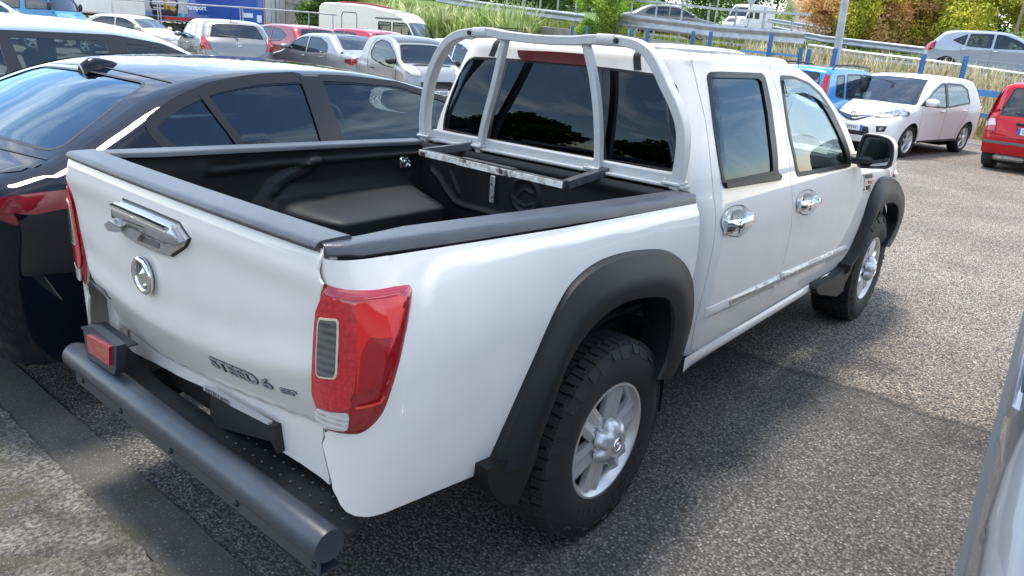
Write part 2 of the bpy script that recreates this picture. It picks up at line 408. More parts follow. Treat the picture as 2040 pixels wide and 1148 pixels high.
# ---------------------------------------------------------------- wheels
def wheel(parent, c, R=.32, w=.2, rr=.2, side=-1, n=5, style='five', mat=None, steer=0, seg=56, tread=False, cap=None, sub=True):
    """c: centre of outer face; side -1: outer face looks to -y"""
    mat = mat or M_alloy; o = part('wheel', parent, c, (0, 0, steer)); sd_ = side
    y = lambda q: sd_*q                      # q: outward from the hub face plane
    b = MB(); pr = [(rr-.012, -.012), (rr+.004, .002), (rr+.012, .006), (rr+.35*(R-rr), .016), (rr+.62*(R-rr), .014), (R-.02, -.004), (R-.006, -.02), (R, -.04), (R, -w+.04), (R-.008, -w+.02), (R-.03, -w+.004), (rr, -w+.01)]
    if tread:
        nt_ = 64; pts = [(r_, y(a)) for r_, a in pr[:6]]; b.lathe([(r_, y(a)) for r_, a in pr[:6]]+[(R-.016, y(-.03)), (R-.014, y(-w/2)), (R-.016, y(-w+.03)), (R-.03, y(-w+.004)), (rr, y(-w+.01))], seg)
        for k in range(nt_):
            for (a0, a1, sh) in ((-.002, -.05, 0), (-.056, -.098, .5), (-.104, -.146, 0), (-.152, -.2, .5), (-.205, -.24, 0)):
                t0 = 2*PI*(k+sh+.08)/nt_; t1 = 2*PI*(k+sh+.84)/nt_; V = []
                for tt, aa, rad in ((t0, a0, 0), (t1+.01*math.sin(k*7.3), a0, 0), (t1, a1, 0), (t0+.012*math.sin(k*3.1), a1, 0)):
                    for dr in (-.018, 0):
                        rad2 = R+dr-(.008 if abs(aa) < .01 and dr == 0 else 0); V.append((rad2*math.cos(tt), y(aa), rad2*math.sin(tt)))
                b.add(V, [(0, 2, 4, 6), (1, 3, 5, 7), (0, 1, 3, 2), (2, 3, 5, 4), (4, 5, 7, 6), (6, 7, 1, 0)])
        for k in range(32):                  # shoulder blocks
            t0 = 2*PI*(k+.1)/32; t1 = 2*PI*(k+.62+.2*(k % 2))/32; V = []
            for tt in (t0, t1):
                for (r_, a) in ((R-.004, -.012), (R-.045-.012*(k % 2), .0155), (R-.05-.012*(k % 2), .008), (R-.02, -.02)): V.append((r_*math.cos(tt), y(a), r_*math.sin(tt)))
            b.add(V, [(0, 1, 2, 3), (4, 5, 6, 7), (0, 1, 5, 4), (1, 2, 6, 5), (3, 0, 4, 7)])
    else:
        b.lathe([(r_, y(a)) for r_, a in pr], seg)
    b.build('tyre', M_rubber, o, ang=30)
    b = MB(); b.lathe([(rr-.03, y(-w+.02)), (rr-.035, y(-.07)), (rr-.028, y(-.03)), (rr-.014, y(-.006)), (rr-.006, y(.004)), (rr+.002, y(.004)), (rr+.004, y(-.008))], seg)
    r0, r1 = .055*rr/.2, rr-.02
    for k in range(n):
        a0 = 2*PI*(k+.25)/n
        def spoke(aoff, w0, w1, dep0, dep1, twist=0):
            V = []; m = 7
            for i in range(m):
                t = i/(m-1); r_ = r0+(r1-r0)*t; ww = w0+(w1-w0)*t; dd = dep0+(dep1-dep0)*t**2; a_ = a0+aoff*t+twist
                cx, cz = math.cos(a_), math.sin(a_)
                for q, (l, h) in enumerate(((-1, -.028), (-1, -.006), (-.55, .004), (0, -.008 if style == 'six' else .005), (.55, .004), (1, -.006), (1, -.028))):
                    V.append((r_*cx-l*ww*cz, y(dd+h), r_*cz+l*ww*cx))
            F = [(i*7+j, i*7+j+1, (i+1)*7+j+1, (i+1)*7+j) for i in range(m-1) for j in range(6)]
            b.add(V, F)
        if style in ('five', 'six'): spoke(0, (.034 if style == 'five' else .043)*rr/.2, (.026 if style == 'five' else .050)*rr/.2, -.008, -.012)
        elif style == 'vee': spoke(.17, .015, .013, -.004, -.012); spoke(-.17, .015, .013, -.004, -.012)
        elif style == 'thin': spoke(0, .016, .012, -.004, -.01)
    b.lathe([(0, y(.012)), (r0*.8, y(.01)), (r0*1.15, y(0)), (r0*1.25, y(-.03))], 24)
    b.build('rim', mat, o, ang=32)
    b = MB(); b.lathe([(.0, y(-.055)), (rr-.02, y(-.055)), (rr-.02, y(-.06))], 32); b.build('brake_disc', plain((.06, .06, .062), .5, .6, name='brake'), o)
    if cap: cap(o, y)
    return o
# ================================================================ the pickup (x forward, rear axle at 0)
def zr(x): return 1.191-.035*x
def youter(x): return .765+.05*x if x < .1 else .77+.02*(x-.1)
T = thing('pickup_truck', 'white double cab pickup with open black lined bed and matte black wheel flares', 'pickup truck')
WT = [(.40, .76), (.47, .785), (.56, .803), (.7, .812), (.9, .813), (1.02, .808), (1.10, .797), (1.16, .782), (1.22, .762)]
def raised(x, z):
    # pressed panel outline on the bed side
    t = 1.135-.03*x; dx = x+.865; dz = t-z; r_ = .1
    d = r_-math.hypot(max(r_-dx, 0), max(r_-dz, 0)) if (dx < r_ or dz < r_) else min(dx, dz)
    return .008*sstep(-.017, .017, d)*sstep(.70, 1.0, z)
def bedw(z, x):
    w = hermite(z, WT)
    if x < -.3: w += (youter(max(x, -1.0))-youter(-.3))*sstep(.9, 1.2, z)
    return w
def bed_fn(u, z):
    if u < 0: return (-1.078, -.68-u*-1.0 if False else -.68-u, z)
    w = bedw(z, -1.0 if u < .2 else -.934+(u-.2))
    if u < .2:
        a = u/.2*PI/2; return (-.934-.144*math.cos(a), -.68-(w-.68)*math.sin(a), z)
    x = -.934+(u-.2); return (x, -w-raised(x, z), z)
BED = Surf(bed_fn, -.12, 1.66, .42, 1.235, 120, 60, flip=-1)
def ys_(u): return u
# check orientation
n_ = BED.Nn(1., .8); BED.flip = BED.flip if n_.y < 0 else -BED.flip
BEDL = BED.mirror(); BEDL.flip = BEDL.flip if BEDL.Nn(1., .8).y > 0 else -BEDL.flip
seam = BED.tr([(644, 503), (638, 520), (634, 540), (637, 556), (643, 567)])
light_px = [(643, 567), (672, 573), (703, 577), (741, 577), (779, 571), (811, 566.5), (819, 571), (822, 583), (816, 628), (804, 690), (788, 753), (773, 800), (760, 828), (738, 852), (716, 865), (691, 866), (663, 861), (645, 853), (636, 832), (630, 808), (627, 784), (626, 740), (630, 665), (635, 618)]
LT = [(p.x, p.y) for p in crom(BED.tr(light_px), 3, True)]
k0_ = 3*16
low = BED.tr([(646, 862), (648, 872), (642, 885), (646, 900), (652, 925), (660, 955), (663, 975), (672, 992), (678, 1006), (690, 1020), (708, 1028), (735, 1030), (790, 1012), (870, 979), (950, 946)])
seam_top = [(seam[0][0], 1.226)]+seam
zb_ = .487
left_edge = seam_top[:-1]+[LT[0]]+LT[:k0_:-1]+low
low_end = low[-1]
arch = [(.2+.934+.47*math.cos(a), .365+.47*math.sin(a)) for a in [PI*k/24 for k in range(25)]]
arch = BED.tr([(1210+(x-1210)*.87, 860+(y-860)*.87) for x, y in [(1000, 925), (1019, 804), (1057, 712), (1080, 655), (1100, 610), (1132, 561), (1181, 523), (1235, 503), (1289, 495), (1327, 498), (1354, 518), (1369, 550), (1373, 588), (1370, 631), (1360, 685), (1350, 718), (1345, 740)]])[::-1]
bottom = [(arch[-1][0], zb_)]+[p for p in arch[::-1] if p[1] > zb_+.01]+[(arch[0][0], zb_), (1.654, zb_)]
top_e = [(1.654, zr(.52)-.03)]+[(.2+.934+x, zr(x)-.03) for x in (.2, -.2, -.6, -.9)]+[(.2, zr(-.934)-.03), (.1, zr(-1.0)-.03), (.0, zr(-1.06)-.03)]
outl = left_edge+bottom+top_e
side = patch('bed_side', BED, outl, M_white, T, step=.011, thick=.007)
mirror_obj(side, T)
# tailgate
def splus(t, w): return w*math.log1p(math.exp(min(60, t/w))) if t < 60*w else t
def tg_x(y, z):
    z1 = .797+.165*(y-.19)**2; z2 = .662-.12*min(y, .3); x = -1.082
    x -= .012*(1-(y/.7)**2)
    x += .012*sstep(1.17, 1.235, z)**2                              # rolled top edge
    x -= .009*math.exp(-((z-1.15)/.045)**2)                         # upper shoulder
    x += .004*math.exp(-((z-z1-.085)/.045)**2)                      # slight hollow above the fold
    x += .42*splus(z1-z, .009)                                      # fold: lower face turns under
    x += .018*sstep(z2, z2-.02, z)-.40*splus(z2-.012-z, .006)
    return x
TG = Surf(lambda y, z: (tg_x(y, z), y, z), -.95, .95, .45, 1.26, 80, 80)
if TG.Nn(0, 1.0).x > 0: TG.flip *= -1
# right seam of the tailgate from the side's edge (world y,z)
sy = [(BED.P(*p).y, BED.P(*p).z) for p in seam_top[:-1]+[LT[0]]+LT[:k0_:-1]+low[:7]]
gap = .0022
rs = [(sy[0][0]+gap, 1.226)]+[(p[0]+gap*.5, p[1]) for p in TG.tr([(643, 508), (637, 522), (633, 540), (636, 556), (642, 567), (634, 618), (629, 665), (625, 740), (626, 784), (629, 808), (635, 832), (644, 853), (645, 870), (641, 885), (645, 900), (650, 925), (656, 950)])]
bot = TG.tr([(656, 966), (640, 952), (600, 924), (557, 897), (551, 849), (480, 809), (412, 774), (355, 749), (300, 719), (262, 700), (238, 688), (213, 668)])
ls = [(-y, z) for y, z in rs if z > .66]
outl = rs+bot+ls[::-1]
tail = patch('tailgate', TG, outl, M_white, T, step=.0125, thick=.006)
for sg in (-1, 1): MB().box((-.992, sg*.66, .73), (.03, .10, .36), bev=.01).build('corner_post', M_white, T); MB().box((-1.052, sg*.66, 1.06), (.02, .05, .29)).build('corner_filler', M_white, T)
# ---- black caps
def cap_sec(w, h):
    return [(-h, 0), (-.008, -.004), (0, .008), (.003, .02), (.003, w-.015), (-.004, w-.003), (-h*1.2, w)]
def rail(name, side_):
    V = []; F = []; xs = [-1.075, -1.06, -1.035, -1.0, -.96, -.9, -.8, -.6, -.4, -.2, 0, .2, .4, .515, .52]; n = 0
    for i, x in enumerate(xs):
        yo = min(youter(x), .678+math.sqrt(max(0, (x+1.078)/.16))*.06) if x < -.9 else youter(x)
        yo += .006; w = (.105 if x > -.86 else .085) if x > -.95 else .075; h = .026+.006*sstep(-1.05, -.7, x)
        if x < -1.03: h *= .8
        base = zr(x)+.002
        for dz, dy in [(-h-.006, .006), (-h, .0), (-.009, .004), (-.003, .008), (.0, .014), (.001, .03), (.001, w-.02), (-.001, w-.006), (-.007, w), (-.018, w+.002)]:
            V.append((x, side_*(yo-dy), base+dz)); 
        n = 10
    for i in range(len(xs)-1):
        for j in range(n-1): F.append((i*n+j, i*n+j+1, (i+1)*n+j+1, (i+1)*n+j))
    F.append(tuple(range(n))); F.append(tuple((len(xs)-1)*n+j for j in range(n)))
    b = MB(); b.add(V, F); return b.build(name, M_cap, T, ang=50)
M_cap = plain((.038, .043, .054), .36, spec=.8, name='rail_cap_plastic', bs=260, bstr=.5, var=.25, vs_=8)
rail('rail_cap', -1); rail('rail_cap', 1)
b = MB(); V = []; F = []; ny = 24
for i in range(ny+1):
    y = -.672+i*(1.344)/ny; x0 = tg_x(y, 1.19)
    for dx, z in [(.004, 1.217), (-.003, 1.219), (-.005, 1.226), (-.001, 1.234), (.006, 1.239), (.016, 1.241), (.082, 1.242), (.092, 1.240), (.096, 1.233), (.096, 1.10)]: V.append((x0+dx, y, z-.004))
for i in range(ny):
    for j in range(9): F.append((i*10+j, i*10+j+1, (i+1)*10+j+1, (i+1)*10+j))
F.append(tuple(range(10))); F.append(tuple(ny*10+j for j in range(10)))
b.add(V, F).build('tailgate_cap', M_cap, T, ang=50)
# ---- bed liner
M_liner = plain((.013, .014, .016), .55, spec=.28, name='bed_liner', bs=220, bstr=.35, var=.3, vs_=4)
FZ = .735
def dpoly(p, pts):
    m = 9e9; q = Vector(p)
    for a, b_ in zip(pts, pts[1:]):
        A, B = Vector(a), Vector(b_); t = max(0, min(1, (q-A).dot(B-A)/max(1e-9, (B-A).length_squared))); m = min(m, (A+(B-A)*t-q).length)
    return m
def yz(px, x=.5): p = onp(0, x, px)[0]; return (p.y, p.z)
def xz(px, y=.68): p = onp(1, y, px)[0]; return (p.x, p.z)
ribA = [(a, c_-.045) for a, c_ in [xz(p) for p in [(418, 321), (520, 310), (640, 299), (760, 291), (833, 286)]]]
ribB = [xz(p) for p in [(515, 415), (545, 372), (575, 350), (605, 337), (625, 318)]]
humptop = .985
def wallL(x, z):
    z0 = z; y = .685
    # raised backing panel and the wheel hump
    d = min((x+.36)/.09, (.47-x)/.07, (1.04-z)/.05); y -= .02*sstep(0, 1, d)
    ax = sstep(-.40, -.22, x)*sstep(.47, .32, x); zt = humptop
    h = sstep(zt+.01, zt-.055, z); y -= .33*ax*h if ax > 0 else 0
    y -= .022*sstep(.017, .007, dpoly((x, z), ribA)) + .024*sstep(.034, .016, dpoly((x, z), ribB))
    y += .025*sstep(1.0, 1.16, z)*-0.3
    return (x, y+.02*sstep(-.2, 1, 0)+.02*sstep(1.12, 1.165, z), z+(zr(x)-.012-1.165)*sstep(1.10, 1.165, z))
xs_ = [-.99+1.50*i/120 for i in range(121)]; zs_ = [FZ-.01+(1.165-FZ+.01)*j/56 for j in range(57)]
def wgrid(name, fn, us, vv, mat, parent, flip=False):
    V = [fn(u, v) for u in us for v in vv]; m = len(vv); F = [(i*m+j, (i+1)*m+j, (i+1)*m+j+1, i*m+j+1) for i in range(len(us)-1) for j in range(m-1)]
    if flip: F = [f[::-1] for f in F]
    return mesh(name, V, F, mat, parent, True, 80)
lin = part('bed_liner', T)
wgrid('liner_wall', wallL, xs_, zs_, M_liner, lin, True)
wgrid('liner_wall', lambda x, z: (wallL(x, z)[0], -wallL(x, z)[1], z), xs_, zs_, M_liner, lin)
cb = yz((1046, 391)); ridg = [yz(p) for p in [(860, 339), (872, 352), (893, 385), (905, 402), (925, 412), (965, 422), (1010, 434)]]; rid2 = [yz(p) for p in [(897, 345), (912, 385)]]
emb = [yz(p) for p in [(1031, 392), (1037, 383), (1046, 377.5), (1060, 387)]]; em2 = [yz(p) for p in [(1025, 395), (1033, 407), (1046, 412), (1062, 408)]]
def wallF(y, z):
    x = .505; r_ = math.hypot(y-cb[0], z-cb[1])
    x -= .014*math.exp(-((r_-.075)/.011)**2)
    x -= .010*math.exp(-(dpoly((y, z), emb)/.005)**2) + .008*math.exp(-(dpoly((y, z), em2)/.005)**2)
    x -= .016*math.exp(-(dpoly((y, z), ridg)/.012)**2) + .01*math.exp(-(dpoly((y, z), rid2)/.008)**2)
    x -= .014*sstep(.04, .0, abs(z-1.145)); x -= .03*sstep(.80, .74, z)
    return (x, y, z)
wgrid('liner_headboard', wallF, [-.74+1.48*i/220 for i in range(221)], [FZ-.01+(1.172-FZ+.01)*j/80 for j in range(81)], M_liner, lin)
wgrid('liner_floor', lambda x, y: (x, y, FZ+.008*sstep(.25, .45, abs(((y*9) % 1)-.5))), [-1.0, -.5, 0, .51], [-.7+1.4*i/280 for i in range(281)], M_liner, lin, False)
b = MB(); b.box((-.985, 0, .95), (.02, 1.36, .42)); b.build('tailgate_liner', M_liner, T, False); b = MB(); b.box((.53, 0, .95), (.02, 1.5, .42)); b.box((.545, 0, 1.15), (.09, 1.44, .03)); b.build('bed_front_panel', M_liner, T, False)
# tie-down, bracket
c0 = Vector((.388, .672, 1.087)); b = MB(); b.box(c0+Vector((0, .004, 0)), (.06, .012, .075), bev=.006); b.tube([c0+Vector((.0+.02*math.cos(a), -.012, .022*math.sin(a)-.008)) for a in [2*PI*k/20 for k in range(20)]], .006, 8, closed=True)
b.build('tie_down_ring', M_chrome, T)
pb = onp(0, .485, (980, 350), (981, 404)); b = MB(); b.box((pb[0]+pb[1])/2, (.008, .026, (pb[0]-pb[1]).length), bev=.002)
br = b.build('metal_bracket', plain((.5, .49, .45), .5, .6, var=.3, vs_=60, name='worn_metal'), T)
b = MB()
for k in (.3, .8):
    q = pb[0].lerp(pb[1], k)+Vector((-.005, 0, 0)); MB().box(q, (.004, .008, .01), bev=.002).build('bolt', M_blackp, br)
# ---- cab
def hwz(z): return interp(z, HW)
HW = smooth_pts([(.40, .765), (.47, .79), (.56, .803), (.75, .812), (.95, .812), (1.08, .803), (1.16, .785), (1.24, .768), (1.4, .715), (1.55, .662), (1.66, .620), (1.8, .58)])
Z0 = 1.635
def cabsec(v):
    if v <= Z0: return v, 0
    a = min(1, (v-Z0)/.14); z = Z0+.038*math.sin(a*PI/2); d = .075*(1-math.cos(a*PI/2))
    if v > Z0+.14: k = v-Z0-.14; d += k; z += .012*(1-(1-min(1, k/.5))**2)
    return z, d
def xrear(z): return .585+.075*sstep(1.2, 1.75, z)
def cab_fn(s, v):
    z, d = cabsec(v); hw = hwz(min(z, Z0))-d; xr = xrear(min(z, Z0))+d*.8; rho = max(.16-d, .02); dr = .0
    if s <= .65:
        f = s/.65; return (xr+.012*f*f, -f*(hw-rho), z-.025*0*f)
    if s <= .87:
        a = (s-.65)/.22*PI/2; return (xr+.012+rho-.0-rho*math.cos(a), -(hw-rho)-rho*math.sin(a), z)
    x = .80+(s-.87)*1.0; x0 = xr+.012+rho
    x = x0+(s-.87)*(1+(.80-x0)/2.3)
    zz = z-(.12*sstep(1.7, 3.2, x)*(x-1.7) if v > Z0-.25 else 0)*sstep(Z0-.25, Z0, v)
    return (x, -hw-.0, zz)
CAB = Surf(cab_fn, 0, 3.1, .42, 2.15, 150, 150)
if CAB.Nn(1.5, .8).y > 0: CAB.flip *= -1
CABL = CAB.mirror()
if CABL.Nn(1.5, .8).y < 0: CABL.flip *= -1
win_px = [(866, 257), (873, 225), (889, 172), (906, 139), (919, 122), (934, 117), (1018, 119), (1090, 125), (1164, 133), (1217, 139), (1297, 149), (1312, 153), (1326, 172), (1340, 212), (1346, 252), (1343, 305), (1338, 343), (1201, 320), (962, 277)]
# rear window: traced on the right half, mirrored about the centre line
def rear_uv(px):
    p = onp(0, .60, px)[0]; return p.y, p.z
RW = [(-.0, 1.22), (-.30, 1.222), (-.635, 1.228), (-.640, 1.30), (-.628, 1.40), (-.60, 1.49), (-.565, 1.548), (-.535, 1.572), (-.50, 1.583), (-.3, 1.590), (0, 1.594)]
def rear_s(y, z): return abs(y)/(hwz(z)-.16)*.65
def cab_s_of(y, z):                          # rear face / corner parameter for a given |y|
    lo, hi = 0., .87
    for _ in range(30):
        m = (lo+hi)/2
        if -cab_fn(m, z)[1] < y: lo = m
        else: hi = m
    return lo
REAR = Surf(lambda s, v: cab_fn(abs(s), v) if s >= 0 else (lambda p: (p[0], -p[1], p[2]))(cab_fn(-s, v)), -.87, .87, .9, 2.15, 100, 100)
if REAR.Nn(.1, 1.3).x > 0: REAR.flip *= -1
rw = [(cab_s_of(-y, z), z) for y, z in RW]; RWP = rw+[(-s, z) for s, z in rw[::-1]][1:-1]
rwo = rounded(RWP, .02)
door_r = [(1374, 113), (1381, 140), (1390, 179), (1399, 215), (1406, 248), (1411, 287), (1415, 327), (1419, 370), (1423, 405), (1425, 430), (1423, 465), (1419, 496), (1412, 530), (1405, 562), (1394, 605), (1383, 645), (1374, 699)]
bseam = [(1528, 123), (1541, 160), (1553, 201), (1563, 255), (1572, 311), (1576, 365), (1578, 420), (1576, 455), (1568, 496), (1552, 552), (1534, 587), (1521, 612), (1517, 623)]
DR = CAB.tr(door_r); BS = CAB.tr(bseam)
topz = Z0+.06
print('DR', [(round(a, 3), round(b, 3)) for a, b in DR]); DR[0] = (DR[0][0], topz); BS[0] = (BS[0][0], topz)
botr = CAB.tr([(1374, 699), (1440, 664), (1517, 623)])
zsill = botr[0][1]; print('sill z', zsill, botr, 'DR', DR[0], 'BS', BS[0])
apl = CAB.tr([(1569, 127), (1607, 148), (1638, 176), (1666, 217), (1685, 248), (1700, 290)])
print('A pillar', [tuple(CAB.P(*p)) for p in apl])
fd_low = CAB.tr([(1716, 342), (1714, 410), (1690, 480), (1661, 546)])
w1o = CAB.tr([(1407, 153), (1412, 144), (1430, 143), (1516, 146), (1523, 153), (1536, 211), (1545, 280), (1549, 342), (1553, 350), (1550, 359), (1443.5, 375), (1438, 369), (1431, 327), (1418, 236)])
w1g = CAB.tr([(1414, 155), (1509, 157), (1516, 163), (1528, 229), (1539, 342), (1443.5, 361), (1439, 342), (1423, 248)])
w2o = CAB.tr([(1552, 150), (1578, 151.5), (1610, 164), (1635, 186), (1657, 218), (1679, 264), (1693, 306), (1695, 333), (1589, 353), (1585, 342), (1572, 280), (1560, 201)])
w2g = CAB.tr([(1559, 161), (1581, 163), (1607, 175), (1628, 195), (1648, 225), (1668, 264), (1686, 310), (1688, 328), (1592, 343), (1588, 335), (1577, 280), (1566, 213)])
def shrink(poly, d=.002): return inset(poly, d)
# doors
rd = DR+[botr[1], BS[-1]]+BS[::-1][1:]+[(a, topz) for a in (BS[0][0]-.2, BS[0][0]-.4) if a > DR[0][0]]
rdoor = patch('rear_door', CAB, shrink(rd, .0025), M_white, T, holes=[rounded(w1o, .02)], step=.024, thick=.02)
apu = [(p[0], p[1]) for p in apl]
fd = BS+[(fd_low[-1][0], zsill+.002)]+fd_low[::-1][1:]+[(apu[-1][0], apu[-1][1])]+apu[::-1][1:]+[]
fd = [p for p in fd]
fdoor = patch('front_door', CAB, shrink(fd, .0025), M_white, T, holes=[rounded(w2o, .03)], step=.024, thick=.02)
# body of cab: rear wall, pillars, roof
Rg = DR[0][0]
cabo = [(0, 1.02), (.65, 1.02), (.72, .9), (.80, .47), (2.95, .47), (2.95, zsill-.003)]
cabo = [(.0, 1.1), (.60, 1.1), (.60, .48), (.80, .468), (2.3, .468), (2.3, zsill-.002)]+[(DR[-1][0], zsill-.002)]+DR[::-1][1:]+[(Rg+.5, topz+.003), (BS[0][0]+.02, topz+.003), (apl[0][0], apl[0][1]+.004), (apl[0][0]+.06, 2.12), (.0, 2.12)]
half = [p for p in cabo]
hole = rounded([p for p in rw if True]+[(-.02, 1.603), (-.02, 1.22)], .0) if False else None
body_out = [(.0, 1.1)]+[(s, z) for s, z in cabo[1:]]
# split the centre line: rear window is cut out as part of the outline
cab_half = [(0, 2.12), (0, 1.594)]+[p for p in rw[::-1]][1:]+[(0, 1.1)]+cabo[1:-1]
ch = patch('cab_body', CAB, cab_half, M_white, T, step=.03, thick=.015)
mirror_obj(ch, T)
# left doors
mirror_obj(rdoor, T); mirror_obj(fdoor, T)
def pane(name, S, poly, mat, parent, off=-.006, st=.05, thick=.004): return patch(name, S, poly, mat, parent, step=st, off=off, thick=thick)
for S_, par in ((CAB, T), (CABL, T)):
    a = patch('window_seal', S_, rounded(w1o, .02), M_seal, par, holes=[rounded(w1g, .012)], step=.03, off=.004, thick=.02)
    pane('window', S_, w1g, glass((.02, .025, .03), .62, gc=(.58, .78, 1)), par, -.004)
    patch('window_seal', S_, rounded(w2o, .03), M_seal, par, holes=[rounded(w2g, .02)], step=.03, off=.003, thick=.02)
    pane('window', S_, w2g, glass((.62, .72, .72), .7), par, -.004)
    dfl = CAB.tr([(1556, 160), (1580, 160), (1607, 172), (1628, 192), (1645, 216), (1634, 205), (1615, 193), (1597, 186), (1563, 186)])
    patch('wind_deflector', S_, dfl, glass((.12, .12, .14), 1.0), par, step=.03, off=.012, thick=.004)
bar_ = onp(2, 1.0, (1, 1))
sill = patch('window_ledge', CAB, CAB.tr([(1441, 364), (1549, 346), (1553, 352), (1550, 360), (1444, 376)]), M_seal, T, step=.03, off=.014, thick=.02)
# rear window panes and frame
st_ = lambda y, z: cab_s_of(abs(y), z)*(1 if y < 0 else -1)
def rect(y0, y1, f=0):
    P = []
    for k in range(9):
        y = y0+(y1-y0)*k/8; P.append((y, 1.232))
    return P
patch('rear_window', REAR, inset(RWP, .001), glass((.03, .035, .042), .42, gc=(.70, .84, 1)), T, step=.05, off=-.002, thick=.004)
fr = patch('window_surround', REAR, RWP, M_seal, T, holes=[inset(RWP, .011)], step=.03, off=.001, thick=.01)
for q in ([(1183, 136), (1199, 137.5), (1210, 325), (1197, 322)], [(1003, 120), (1014, 120), (976, 277), (966, 275)]):
    P = REAR.tr(q)
    patch('window_divider', REAR, P, plain((.012, .014, .018), .4, name='divider'), T, step=.05, off=-.0005, thick=.004)
# third brake light, roof strips
bl = REAR.tr([(1033.6, 101), (1100, 104), (1163, 108), (1178, 110), (1180, 133), (1166, 131), (1100, 126), (1045, 121), (1036, 115)])
print('brake', [tuple(REAR.P(*p)) for p in bl])
bl = [(.19, 1.640), (-.19, 1.640), (-.178, 1.682), (.178, 1.682)] if False else bl
patch('third_brake_light', REAR, rounded(bl, .008), plain((.10, .004, .010), .35, spec=.25, name='brake_lamp_red'), T, step=.02, off=.012, thick=.02)
for sg in (1, -1):
    P = [(sg*.50, 1.590), (sg*.545, 1.592), (sg*.54, 1.72), (sg*.535, 1.84), (sg*.50, 1.84), (sg*.495, 1.72)]
    patch('roof_strip', REAR, P[:], M_seal, T, step=.04, off=.003, thick=.006)
# front of the cab: roof front, windscreen, bonnet, wings
def roofz(x, y): return Z0+.085+.028*(1-min(1, abs(y)/.6)**2)-.12*sstep(1.7, 3.2, x)*(x-1.7)
b = MB()
# (the greenhouse front closes with the windscreen between the pillars)
A = [CAB.P(*p) for p in apl]
nW = 12; V = []; F = []
rows = [A[k] for k in range(len(A))]+[Vector((2.72, -.70, 1.12))]
for p in rows:
    for j in range(nW+1):
        q = -1+2*j/nW; V.append((p.x+.16*(1-q*q), p.y*-q if False else abs(p.y)*q, p.z+.02*(1-q*q)))
for i in range(len(rows)-1):
    for j in range(nW): F.append((i*(nW+1)+j, i*(nW+1)+j+1, (i+1)*(nW+1)+j+1, (i+1)*(nW+1)+j))
mesh('windscreen', V, F, M_glass_clear, T, True, 80)
b.box((1.5, 0, .6), (1.9, 1.3, .04))
def fend_fn(x, v):
    f = sstep(2.9, 4.1, x); w = .812-.10*f*f-.02*f
    zt = 1.13-.10*sstep(2.6, 4.05, x)-.06*f; r_ = .10
    if v < 1: z = .47+(zt-r_-.47)*v; return (x, -w+.02*(1-v)**2*.5, z)
    a = min(1, v-1)*PI/2; k = max(0, v-2)
    return (x, -(w-r_*.9)-r_*.9*math.cos(a)+k*(w-r_*.9), zt-r_+r_*math.sin(a)+.035*math.sin(min(1, k)*PI/2))
FEN = Surf(fend_fn, 2.4, 4.12, 0, 3, 80, 60)
if FEN.Nn(3, .5).y > 0: FEN.flip *= -1
xd = CAB.P(*fd_low[0]).x; xe = CAB.P(*fd_low[2]).x; print('door front x', xd, xe)
hx, hz = 3.226, .365
fo = [(xe-.05, .03), (xd+.004, .6), (xd+.004, .9), (xd+.02, 1.6), (xd+.02, 3.0), (4.1, 3.0), (4.1, 0), (hx+.46, 0.0)]
archf = [(hx+.45*math.cos(a), max(0, (hz+.45*math.sin(a)-.47)/.55)) for a in [PI*k/24 for k in range(2, 23)]]
fen = patch('front_wing', FEN, fo+archf, M_white, T, step=.05, thick=.01); mirror_obj(fen, T)
b = MB(); b.box((4.08, 0, .62), (.14, 1.45, .5), bev=.06); b.box((4.0, 0, .95), (.2, 1.36, .16), bev=.05); b.build('front_bumper', M_white, T)
hl = FEN.tr([(1772, 333), (1786, 333), (1789, 352), (1784, 360)])
if len(hl) > 2: patch('headlight', FEN, hl, M_tan, T, step=.05, off=.004, thick=.01)
for sg in (1,): 
    patch('headlight', FEN, [(3.75, .8), (4.08, .78), (4.08, 1.2), (3.8, 1.4)], M_tan, T, step=.06, off=.003, thick=.01)
# vent badge
vp = FEN.tr([(1718, 346), (1733, 345), (1738, 347), (1738, 362), (1731, 381), (1720, 383)])
patch('wing_vent', FEN, vp, M_chrome, T, step=.02, off=.006, thick=.008)
for q in ([(1722, 348), (1735, 347), (1734.5, 354.5), (1722.5, 356)], [(1728, 360), (1736, 359), (1734, 365.5), (1728.5, 366)], [(1724, 370), (1732, 368), (1729, 377), (1724, 379)]):
    patch('vent_slot', FEN, FEN.tr(q), M_blackp if q[0][1] != 360 else plain((.45, .08, .06), .4, name='vent_red'), T, step=.02, off=.009, thick=.004)
# ---- seams are real gaps; a dark shell sits behind them
b = MB()
for sg in (-1, 1):
    b.box((1.85, sg*.72, .80), (1.9, .05, .60))
b.box((-.05, 0, .66), (1.66, 1.3, .1)); b.box((1.6, 0, .50), (2.4, 1.3, .04)); b.box((3.3, 0, .8), (1.3, 1.0, .4)); b.box((-.35, 0, .52), (1.2, .9, .12)); b.box((1.65, 0, 1.12), (.02, .02, .02))
b.box((.0, .45, .365), (.1, .6, .1)); b.box((0, 0, .38), (.16, 1.3, .16)); b.box((3.226, 0, .38), (.16, 1.3, .16))
b.build('underbody', M_dark, T, False)
# ---- sill
b = MB(); sec = []
V = []; F = []; xs = [.60, .62, .7, .9, 1.4, 1.9, 2.4, 2.72]
for x in xs:
    k = sstep(.58, .9, x)
    for (dy, z) in [(.0, zsill+.0), (-.010, zsill-.012), (-.012, zsill-.035), (.0, zsill-.055), (.03, zsill-.065), (.09, zsill-.065)]: V.append((x, -(.800-dy*k), z))
n = 6
for i in range(len(xs)-1):
    for j in range(n-1): F.append((i*n+j, i*n+j+1, (i+1)*n+j+1, (i+1)*n+j))
o = MB().add(V, F).build('sill', M_white, T, ang=60); mirror_obj(o, T)
